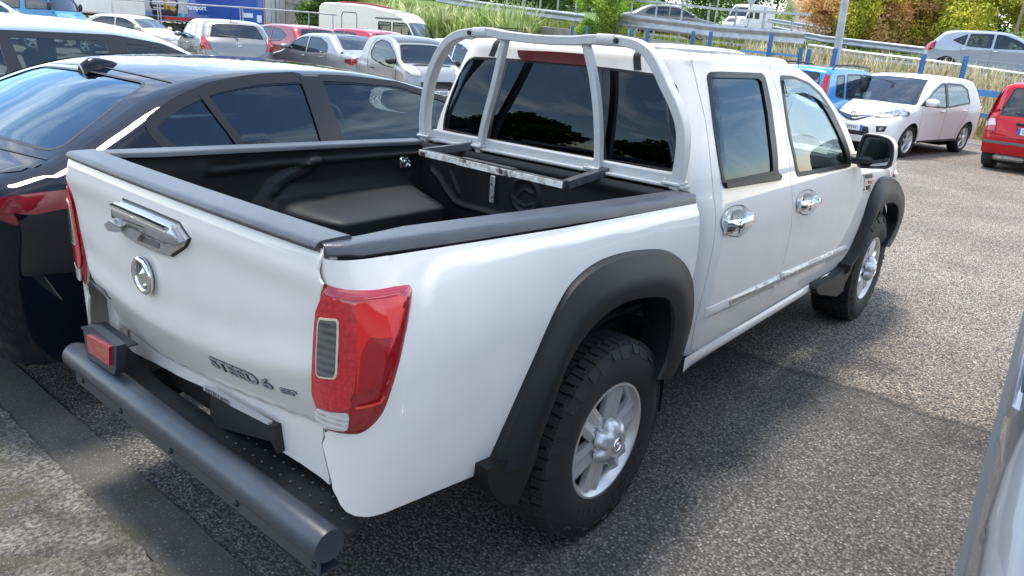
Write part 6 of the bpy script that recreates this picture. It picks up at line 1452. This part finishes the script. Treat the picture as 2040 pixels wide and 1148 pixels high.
# ---- blue posts with wire mesh
bp_ = [(1061, 44, 66, 33), (1141, 52, 72, 31), (1169, 52, 72, 30.5), (1258, 56, 78, 28.5), (1291, 57, 82, 27.8), (1382, 62, 96, 26), (1417, 63, 97, 25.5), (1538, 66, 112, 23.6), (1597, 95, 122, 22.8), (1613, 98, 122, 22.6), (1665, 97, 124, 22.1), (1842, 108, 146, 21.2), (1926, 112, 152, 20.8)]
pr = None
for k, (px, y0, y1, t_) in enumerate(bp_):
    a = P3(px, y0, t_); b_ = P3(px, y1, t_); z0 = 0; s = thing('fence_post', 'blue steel fence post, %s' % ['third short one left of the green bush', 'left one of the pair by the green bush', 'right one of the pair by the green bush', 'left one below the grey saloon', 'second one below the grey saloon', 'third one below the grey saloon', 'fourth one below the grey saloon', 'tall one before the road in the middle', 'left one of the pair above the blue car', 'right one of the pair above the blue car', 'beside the lamp post', 'left one above the white hatchback', 'right one above the white hatchback'][k], 'fence post', (a.x, a.y, 0), math.atan2(a.y-CP.y, a.x-CP.x), 'blue posts of the mesh fence')
    b = MB(); h = a.z; b.box((0, 0, h/2), (.008, .11, h)); b.box((-.03, .055, h/2), (.06, .008, h)); b.box((-.03, -.055, h/2), (.06, .008, h)); b.build('post_channel', M_blue, s, False)
def wires(name, label, L_, z0, z1, nh, nv):
    t = thing(name, label, 'wire fence', tuple(L_[0][:2])+(0,)); o0 = Vector((L_[0].x, L_[0].y, 0)); b = MB()
    for i, (a, c_) in enumerate(zip(L_, L_[1:])):
        A = Vector((a.x, a.y, 0))-o0; C_ = Vector((c_.x, c_.y, 0))-o0; za, zc = a.z, c_.z
        for k in range(nh): f = k/(nh-1); b.tube([A+Vector((0, 0, za-(z1-z0)*f)), C_+Vector((0, 0, zc-(z1-z0)*f))], .0018, 3, False)
        m = int((C_-A).length/nv)
        for k in range(m): f = k/m; q = A.lerp(C_, f); z = za+(zc-za)*f; b.tube([q+Vector((0, 0, z)), q+Vector((0, 0, z-(z1-z0)))], .0014, 3, False)
    b.build('wire_mesh', M_galv, t, False); return t
wires('mesh_fence', 'fine wire mesh fence in front of the dry grass on the right', [P3(1600, 98, 22.75), P3(1665, 100, 22.1), P3(1842, 112, 21.15), P3(1926, 117, 20.75), P3(2200, 145, 20.2)], 0, 1.3, 14, .09)
def beam(name, label, a, c_, r_, mat): t = thing(name, label, 'rail', tuple(a)); b = MB(); b.sweep([Vector((0, 0, 0)), c_-a], [(-r_, -r_), (r_, -r_), (r_, r_), (-r_, r_)], (0, 0, 1)); b.build('steel_bar', mat, t, False); return t
beam('fence_rail', 'horizontal blue fence rail with a rusty joint above the cab', P3(1478, 101, 24.6), P3(1592, 112, 22.9), .035, M_blue)
beam('fence_rail', 'horizontal blue rail between the blue car and the red car, behind the white hatchback', P3(1640, 152, 22), P3(2020, 192, 20.4), .07, M_blue)
beam('fence_rail', 'lower blue rail visible just left of the red car', P3(1860, 218, 21.2), P3(2020, 238, 20.6), .05, M_blue)
# ---- lamp post and poles
def pole(name, label, px0, py0, px1, py1, t_, r_, cat='pole', up=0, mat=None):
    a = P3(px0, py0, t_); c_ = P3(px1, py1, t_); o = thing(name, label, cat, (a.x, a.y, 0)); d = (c_-a); d = Vector((d.x, d.y, d.z))/max(.01, d.z); top = d*(c_.z+up); top.z = c_.z+up
    MB().tube([(0, 0, 0), tuple(top)], [r_, r_*.75], 14).build('shaft', mat or M_galv, o); return o
pole('lamp_post', 'tall grey lamp post rising out of the picture right of the guard rail', 1673, 110, 1690, 0, 22.6, .11, 'lamp post', 6)
pole('sign_post', 'thin grey sign post beyond the road between the saloon and the van', 1421, 40, 1428, 0, 50, .06, 'post', 1.5)
pole('utility_pole', 'wooden pole at the top between the van and the house', 1545, 22, 1552, 0, 60, .10, 'pole', 3, plain((.45, .36, .24), .8, name='pole_wood'))
pole('utility_pole', 'thin leaning post in front of the house at the top', 1632, 35, 1640, 0, 45, .05, 'pole', 1.5)
a = P3(1497, 3, 58); s = thing('road_sign', 'back of a triangular road sign at the top behind the van', 'road sign', (a.x, a.y, 0), math.atan2(a.y-CP.y, a.x-CP.x)); MB().prism([(-.55, a.z+.5), (.55, a.z+.5), (0, a.z-.45)], 'x', 0, .03).build('sign_plate', M_galv, s, False); MB().tube([(.05, 0, 0), (.05, 0, a.z+.5)], .035, 8).build('sign_pole', M_galv, s)
# ================================================================ vehicles on the raised road
def roadz(px, py, t_): p = P3(px, py, t_); return (p.x, p.y, p.z)
p = roadz(1322, 78, 35.5)
sedan('road_car', 'dark grey saloon with a bright roof driving on the raised road behind the guard rail', p, math.radians(yawpx(1325)-78), (.16, .155, .15), metal=.5, kx=1.08, kz=1.0, W=1.85, rimst='vee', gl=glass((.25, .3, .28)))
p = roadz(1962, 158, 29.8)
hatch('road_car', 'silver blue hatchback driving on the raised road at the right', p, math.radians(yawpx(1955)-84), (.34, .38, .44), metal=.4, kx=1.04, W=1.69, aer=False)
# van
VP = [(-2.9, .45), (-3.0, .7), (-3.0, 2.2), (-2.9, 2.55), (-2.6, 2.66), (0, 2.68), (1.1, 2.62), (1.45, 2.45), (2.05, 1.55), (2.3, 1.38), (2.85, 1.15), (3.0, .85), (3.0, .5), (2.95, .35)]
p = roadz(1487, 70, 76)
v_ = Car('delivery_van', 'white high roof van on the road in the distance, front towards us', p, math.radians(yawpx(1487)+150), VP, 2.0, 1.35, 2.68, -1.9, 1.9, R=.34, col=(.78, .78, .78), tumble=.10, rim=.2, step=.16)
v_.glass_top('windscreen', 7.15, 8.05, .82, .88); v_.glass_side([[(2.0, 1.42), (1.6, 2.0), (1.0, 2.05), (1.0, 1.4)]], frame=.02); v_.on_side('window', [(.7, 1.42), (.7, 2.05), (-.1, 2.05), (-.1, 1.42)], M_glass_dark, .004, .01, r=.05)
v_.on_top('grille', [(9.3, -.5), (9.3, .5), (10.5, .45), (10.5, -.45)], M_blackp, .01, .01, st=.1)
for sg in (-1, 1): v_.on_top('headlight', [(9.2, sg*.62), (9.0, sg*.95), (10.1, sg*.97), (10.4, sg*.66)], M_tan, .01, .01, st=.1)
v_.build(); v_.mirror(1.75, 1.5, M_blackp, sz=(.2, .3, .4))
# ================================================================ motor caravan
MP = [(-2.5, .45), (-2.6, .7), (-2.6, 2.2), (-2.5, 2.5), (-2.2, 2.6), (-.5, 2.60), (1.0, 2.42), (1.5, 2.28), (1.85, 2.0), (2.35, 1.25), (2.6, 1.0), (2.65, .7), (2.6, .4)]
p = place(755, 35); 
c = Car('motor_caravan', 'cream motor caravan with a small side door, behind the tiny two seater', (p[0], p[1], p[2]-.15), math.radians(yawpx(755)-118), MP, 2.1, 1.2, 2.6, -1.6, 1.8, R=.34, col=(.72, .70, .60), tumble=.03, rim=.2, step=.14, gl=glass((.4, .45, .48), 1.2))
c.glass_top('windscreen', 8.05, 8.95, .84, .88); c.glass_side([[(2.15, 1.35), (1.85, 1.85), (1.75, 1.92), (1.2, 1.92), (1.2, 1.3)], [(1.08, 1.3), (1.08, 1.92), (.5, 1.92), (.5, 1.3)]], frame=.04)
c.on_side('awning_rail', [(1.6, 2.04), (1.6, 2.10), (.35, 2.10), (.35, 2.04)], plain((.12, .12, .11), .5, name='trim_dark'), .02, .02)
c.seam([(-1.3, .6), (-1.3, 2.1), (-1.22, 2.22), (-.62, 2.22), (-.55, 2.1), (-.55, .6)], w=.035); c.on_top('roof_edge', [(6.3, -.99), (6.3, .99), (6.5, .99), (6.5, -.99)], plain((.3, .28, .24), .5, name='edge_trim'), .01, .01, st=.1)
c.on_top('roof_box', [(4.2, -.3), (4.2, .3), (5.6, .3), (5.6, -.3)], plain((.30, .05, .04), .5, name='roof_red'), .06, .05, st=.1); c.build()
# ================================================================ lorries at the back left
def boxlorry():
    a = P3(526, 54, 42); hd_ = math.radians(yawpx(526)+64); t = thing('semi_trailer', 'blue semi trailer with white transport lettering and a pale rear door, behind the parked cars', 'semi trailer', (a.x, a.y, 0), hd_)
    # local: rear left corner at origin, length along +x, width towards -y
    Lr, Wr, z0, z1 = 13.6, 2.5, a.z-.05, a.z+2.9
    mb_ = plain((.012, .075, .36), .3, coat=.5, name='trailer_blue', var=.08, vs_=.6); mw = plain((.62, .63, .64), .4, var=.06, vs_=3, name='trailer_white')
    b = MB(); b.box((Lr/2, -Wr/2, (z0+z1)/2), (Lr, Wr, z1-z0), bev=.03); b.build('trailer_body', mb_, t, False)
    b = MB(); b.box((-.02, -Wr/2, (z0+z1)/2+.05), (.05, Wr-.1, z1-z0-.15)); b.build('rear_door', mw, t, False)
    b = MB(); b.box((-.05, -Wr+.04, (z0+z1)/2), (.03, .05, z1-z0)); b.box((-.05, -.06, (z0+z1)/2), (.03, .05, z1-z0)); b.build('rear_frame', plain((.45, .08, .06), .4, name='frame_red'), t, False)
    b = MB(); [b.box((-.06, -y, (z0+z1)/2), (.02, .03, z1-z0-.3)) for y in (.75, 1.2, 1.3, 1.75)]; b.build('lock_rod', M_silver, t, False)
    for y in (.42, 2.08): MB().box((-.06, -y, z0+.14), (.05, .68, .26), bev=.02).build('lamp_strip', plain((.9, .28, .03), .35, name='amber_strip'), t); 
    b = MB(); [b.lathe([(.0, -.09), (.12, -.09), (.12, .0)], 16, 'x', (0, -y, z0+.1)) for y in (.93, 1.57)]; b.build('round_lamp', plain((.4, .38, .36), .4, name='lamp_grey'), t)
    b = MB(); b.box((Lr/2, .02, z0+.10), (Lr, .03, .10)); b.build('side_stripe', plain((.75, .78, .8), .4, name='stripe_white'), t, False)
    b = MB(); b.box((Lr/2, -Wr/2, z0-.25), (Lr, 1.2, .3)); [b.lathe([(.0, -.2), (.5, -.2), (.5, .2), (0, .2)], 20, 'y', (x, y, .5)) for x in (2.2, 3.5, 4.8) for y in (-.2, -2.3)]; b.build('running_gear', M_blackp, t)
    def side(px, py):                        # photo point -> local (x,z) on the blue side
        n = Vector((-math.sin(hd_), math.cos(hd_), 0)); d = ray(px, py); k = (Vector((a.x, a.y, 0))-CP).dot(n)/d.dot(n); P_ = CP+d*k-Vector((a.x, a.y, 0)); return P_.x*math.cos(hd_)+P_.y*math.sin(hd_), P_.z
    x0, z_ = side(368, 14); x1, z2 = side(412, 20)
    o = text('lettering', 'transport', 1.0, plain((.85, .87, .9), .5, name='white_print'), t, (x0, .012, z_-.1), (-1, 0, 0), (0, 0, 1), .01, bold=.03); w_ = max(v.co.x for v in o.data.vertices)-min(v.co.x for v in o.data.vertices); k = abs(x0-x1)/w_
    for v in o.data.vertices: v.co.x = x0+(v.co.x-x0)*k; v.co.z = z_-.1+(v.co.z-z_+.1)*k*1.15
    b = MB(); rr2 = random.Random(4)
    for i in range(9):
        for j in range(6):
            px, py = 322+i*5.4+(j % 2)*2.6+rr2.uniform(-.5, .5), -6+j*6.2
            if (px-345)**2/28**2+(py-8)**2/26**2 > 1: continue
            x, z = side(px, py); r2 = .26; b.prism([(x+r2*math.cos(q*PI/3), z+r2*math.sin(q*PI/3)) for q in range(6)], 'y', .003, .022)
    b.build('scale_pattern', plain((.08, .48, .80), .4, name='light_blue_print'), t, False)
    x, z = side(495, 31); b = MB(); b.box((x, .02, z), (.5, .02, .22)); b.box((side(517, 38)[0], .02, side(517, 38)[1]), (.25, .02, .35)); b.build('sticker', plain((.7, .74, .8), .5, name='sticker'), t, False); return t
boxlorry()
# white lorry with crane frame and a red low bed
a = P3(185, 22, 39); hd_ = math.radians(yawpx(250)-45)
t = thing('crane_lorry', 'white lorry with black lifting gear on a low red bed, behind the cream saloon', 'lorry', (a.x, a.y, 0), hd_)
zz = a.z
b = MB(); b.box((.9, 0, zz+.75), (1.9, 2.3, 1.7), bev=.06); b.build('cab', plain((.74, .72, .66), .4, name='lorry_white', var=.08, vs_=2), t)
b = MB(); b.box((.7, -1.16, zz+1.05), (.8, .03, .7), bev=.01); b.build('cab_window', M_glass_dark, t)
b = MB(); b.box((4.2, .2, zz+1.1), (3.6, .1, 1.9)); [b.box((2.6+.45*k, .12, zz+1.1), (.05, .06, 1.9)) for k in range(8)]; b.build('body_panel', plain((.66, .65, .60), .5, name='panel_cream', var=.1, vs_=2), t, False)
b = MB(); b.box((3.6, -.5, zz-.12), (7.2, .12, .14)); b.box((3.6, .6, zz-.12), (7.2, .12, .14)); b.build('bed_frame', plain((.10, .08, .07), .7, name='dark_frame'), t, False)
b = MB(); b.box((5.2, -1.1, zz-.10), (4.4, .08, .16)); b.box((6.5, -1.1, zz-.55), (1.2, .1, .5)); b.build('red_side', plain((.42, .03, .03), .5, name='lorry_red'), t, False)
b = MB(); b.box((2.0, -1.05, zz-.45), (1.2, .5, .4), bev=.05); b.box((.7, -1.0, zz-.4), (.9, .5, .3), bev=.03); b.build('fuel_tank', M_blackp, t)
b = MB(); b.tube([(2.7, -.8, zz+.1), (2.55, -.8, zz+.45), (2.6, -.8, zz+.75), (3.4, -.8, zz+.78), (4.2, -.8, zz+.75), (4.25, -.8, zz+.45), (4.1, -.8, zz+.1)], .05, 8); b.box((3.4, -.8, zz+.15), (1.3, .4, .3), bev=.05); b.box((3.4, -.8, zz+.42), (1.5, .06, .1)); b.build('lifting_gear', M_blackp, t)
b = MB(); b.box((3.35, -.9, zz+.4), (.12, .12, .8)); b.box((3.7, -.9, zz+.3), (.3, .2, .3)); b.build('hydraulic_ram', plain((.5, .3, .05), .5, name='ram_yellow'), t)
for x in (.8, 5.4): 
    b = MB(); [b.lathe([(0, -.15), (.25, -.15), (.45, -.12), (.48, 0), (.45, .12), (0, .15)], 24, 'y', (x, y, .48)) for y in (-1.0, 1.0)]; b.build('wheel_pair', M_rubber, t)
# blue crew cab lorry
BP = [(-1.5, .6), (-1.55, .9), (-1.55, 1.75), (-1.45, 2.05), (-1.1, 2.15), (.3, 2.15), (.75, 2.08), (1.0, 1.9), (1.35, 1.30), (1.6, 1.15), (1.95, .95), (2.0, .7), (1.95, .45)]
p = place(108, 36)
c = Car('crew_cab_lorry', 'light blue double cab lorry behind the estate car roof at the top left', p, math.radians(yawpx(112)-122), BP, 1.9, 1.25, 2.15, -.9, 1.2, R=.36, col=(.07, .27, .50), tumble=.10, rim=.2, step=.11, gl=glass((.35, .38, .38), 1.0))
c.glass_top('windscreen', 7.1, 7.95, .84, .90); c.glass_side([[(1.25, 1.36), (.95, 1.85), (.25, 1.88), (.25, 1.34)], [(.02, 1.34), (.02, 1.88), (-.85, 1.88), (-.85, 1.34)]], frame=.03); c.on_top('roof_panel', [(4.2, -.94), (4.2, .94), (6.4, .94), (6.4, -.94)], plain((.42, .56, .62), .4, name='pale_blue'), .006, .01, st=.1); c.build(); c.mirror(1.2, 1.45, M_blackp, sz=(.12, .2, .3))  # roof panel is a paler blue than the body
# temporary site fence
pts = [P3(305, 4, 32), P3(478, 15, 31), P3(617, 25, 30.5), P3(672, 30, 30.5)]
t = thing('site_fence', 'galvanised tube fence panels standing in front of the blue trailer', 'fence', (pts[0].x, pts[0].y, 0)); o0 = Vector((pts[0].x, pts[0].y, 0)); b = MB(); b.tube([p-o0 for p in pts], .028, 8); b.build('top_tube', M_galv, t)
for px, y0 in ((313, 4), (318, 4), (478, 15), (483, 15), (615, 25), (663, 30)):
    p = P3(px, y0, 31)-o0; MB().tube([(p.x, p.y, 0), tuple(p)], .022, 8).build('upright', M_galv, t)
p0, p1 = P3(150, -6, 32.5), P3(318, 5, 32); b = MB(); b.tube([p0-o0, p1-o0], .02, 6); b.tube([P3(296, 18, 32)-o0, P3(318, 20, 32)-o0], .02, 6); b.build('far_tube', M_galv, t)
# ================================================================ trees, bushes, hedge
def blobs(px0, px1, py0, py1, t_, n, rad, base):
    o = []
    for _ in range(n):
        px, py = random.uniform(px0, px1), random.uniform(py0, py1); p = P3(px, py, t_+random.uniform(-1, 1)); o.append((p.x-base[0], p.y-base[1], p.z-base[2], rad*random.uniform(.8, 1.2), rad*random.uniform(.8, 1.2), rad*random.uniform(.7, 1.1)))
    return o
def bush(name, label, cat, pxc, t_, box, n, rad, nl, ls, mat, th=2, zb=None, trunk=.12, group=None, shell=.45):
    b0 = at_depth(pxc, 300, t_); base = (b0.x, b0.y, zb if zb is not None else 0); return tree(name, label, cat, base, blobs(*box, t_, n, rad, base), nl, ls, mat, trunk, th, group, shell)
bush('tree', 'green leafy tree left of the caravan, behind the trailer', 'tree', 648, 44, (632, 690, -60, 55), 7, 1.5, 9000, .22, G1, 2.5)
bush('tree', 'dark green tree between the trailer and the caravan, lower part', 'tree', 652, 43, (628, 680, 5, 60), 4, 1.3, 5000, .2, G2, 1.5)
bush('bush', 'feathery light green bush growing over the wall between the two guard rails', 'bush', 1200, 31, (1170, 1235, -25, 50), 8, .75, 12000, .11, G3, 2.6, 0, .05, shell=.3)
bush('bush', 'lower sprig of the light green bush hanging over the wall', 'bush', 1170, 30.5, (1150, 1215, 45, 66), 4, .45, 3500, .09, G3, 2.2, 0, .03, shell=.3)
bush('hedge', 'dark hedge behind the left guard rail', 'hedge', 1060, 52, (930, 1190, -40, 8), 12, 1.5, 14000, .18, G2, 4, 0)
hz_ = [(1225, 1330), (1330, 1440), (1440, 1560)]
for k, (x0, x1) in enumerate(hz_):
    bush('tree', ['mixed green tree behind the grey saloon on the road', 'mid green tree between the saloon and the van', 'dense green tree behind the white van'][k], 'tree', (x0+x1)/2, [62, 92, 96][k], (x0, x1, -70, [38, 34, 30][k]), 10, [2.6, 3.4, 3.6][k], 12000, .32, [G1, G1, G2][k], 8, 4)
bush('hedge', 'bright yellow green hedge right of the van', 'hedge', 1600, 84, (1562, 1650, 24, 44), 9, 1.6, 9000, .15, G3, 3.6, 3)
bush('hedge', 'bright low hedge behind the top rail of the middle guard rail', 'hedge', 1260, 50, (1232, 1300, 18, 40), 5, 1.2, 5000, .2, G3, 4, 3)
yb_ = [('yellow green bush with russet tips right of the lamp post', 1700, (1650, 1745, -50, 70), G4, 12), ('russet pink bush in the middle of the shrubbery', 1770, (1740, 1830, 10, 92), G5, 8), ('golden yellow bush above the silver hatchback', 1870, (1790, 1950, -60, 62), G4, 14), ('yellow bush at the top right corner', 2000, (1930, 2090, -60, 60), G4, 12), ('russet bush left of the lamp post', 1655, (1638, 1680, 5, 66), G5, 5)]
for lb, pxc, box, mt, n in yb_: bush('shrub', lb, 'shrub', pxc, 41, box, n, 1.25, 2200*n, .15, mt, 3, 2.2, .08, 'shrubs beyond the raised road', .4)
bush('shrub', 'dark green foliage behind the yellow bushes', 'shrub', 1850, 45, (1660, 2080, -60, 95), 22, 1.6, 20000, .22, G2, 3, 2)
bush('shrub', 'low dark green leaves under the yellow bushes behind the silver hatchback', 'shrub', 1900, 41.5, (1700, 1990, 60, 105), 9, .9, 9000, .16, G2, 2, 2)
pole('young_tree', 'thin pale tree stem at the right edge among the yellow bushes', 2010, 92, 2026, 40, 39, .07, 'tree', 1.0, plain((.25, .2, .15), .9, name='stem'))
for k, px in enumerate(range(250, 1300, 175)):
    bush('tree', 'distant %s green tree beyond the road, %s' % (['tall', 'round', 'broad', 'pale', 'dense', 'thin', 'dark'][k % 7], ['first from the left', 'second from the left', 'behind the trailer door', 'behind the caravan', 'above the reeds', 'above the left guard rail', 'above the green bush'][k % 7]), 'tree', px, 75, (px-90, px+90, -90, -8), 7, 4, 6000, .5, [G1, G2][k % 2], 8, 0, group='distant trees')
# house corner
a = P3(1645, 4, 78); t = thing('house', 'corner of a pinkish house with a dark roof edge at the top behind the hedge', 'house', (a.x, a.y, 0), math.atan2(a.y-CP.y, a.x-CP.x)+.3)
b = MB(); b.box((4, 0, (a.z+3)/2), (8, 2.6, a.z+3)); b.build('wall', plain((.62, .46, .38), .8, name='pink_render'), t, False); b = MB(); b.box((4, 0, a.z+3.15), (9, 3.4, .3)); b.build('roof', plain((.25, .10, .07), .8, name='roof_tile'), t, False); b = MB(); b.box((-.02, .6, a.z-.1), (.06, .8, 1.2)); b.build('window', plain((.05, .05, .06), .3, name='dark_pane'), t, False)
# ================================================================ what stands behind the photographer, seen only in reflections; the trees are added to darken them
t = thing('warehouse', 'long low pale building behind the photographer, seen only as a reflection', 'building', (2, -30, 0)); b = MB(); b.box((0, 0, 2.2), (60, 8, 4.4)); b.build('wall', plain((.55, .53, .48), .8, name='pale_render'), t, False); b = MB(); b.box((0, 0, 4.5), (61, 9, .25)); b.build('roof', plain((.2, .19, .18), .7, name='roof_sheet'), t, False)
p = (3.6, -9.5, 0); v2 = Car('delivery_van', 'white van parked behind the photographer, seen only as a reflection', p, math.radians(10), VP, 2.0, 1.35, 2.68, -1.9, 1.9, R=.34, col=(.75, .75, .75), tumble=.10, rim=.2, step=.16)
v2.glass_top('windscreen', 7.15, 8.05, .82, .88); v2.glass_side([[(2.0, 1.42), (1.6, 2.0), (1.0, 2.05), (1.0, 1.4)]], frame=.02); v2.build(); v2.mirror(1.75, 1.5, M_blackp, sz=(.2, .3, .4))
for k, (x, y, r_) in enumerate([(-24, -14, 5), (-26, -2, 5.5), (-25, 9, 5), (-22, 19, 4.5)]):
    o = tree('tree', 'broad dark tree added behind the photographer to darken reflections, %s' % ['nearest the warehouse', 'second from the warehouse', 'third from the warehouse', 'farthest from the warehouse'][k], 'tree', (x, y, 0), [(0, 0, 3.5, r_*.7, r_, 3), (1, -2, 2.5, r_*.6, r_*.7, 2.2), (0, 3, 2.6, r_*.6, r_*.7, 2.4)], 5000, .8, G2, .3, 3, 'trees added for reflections')
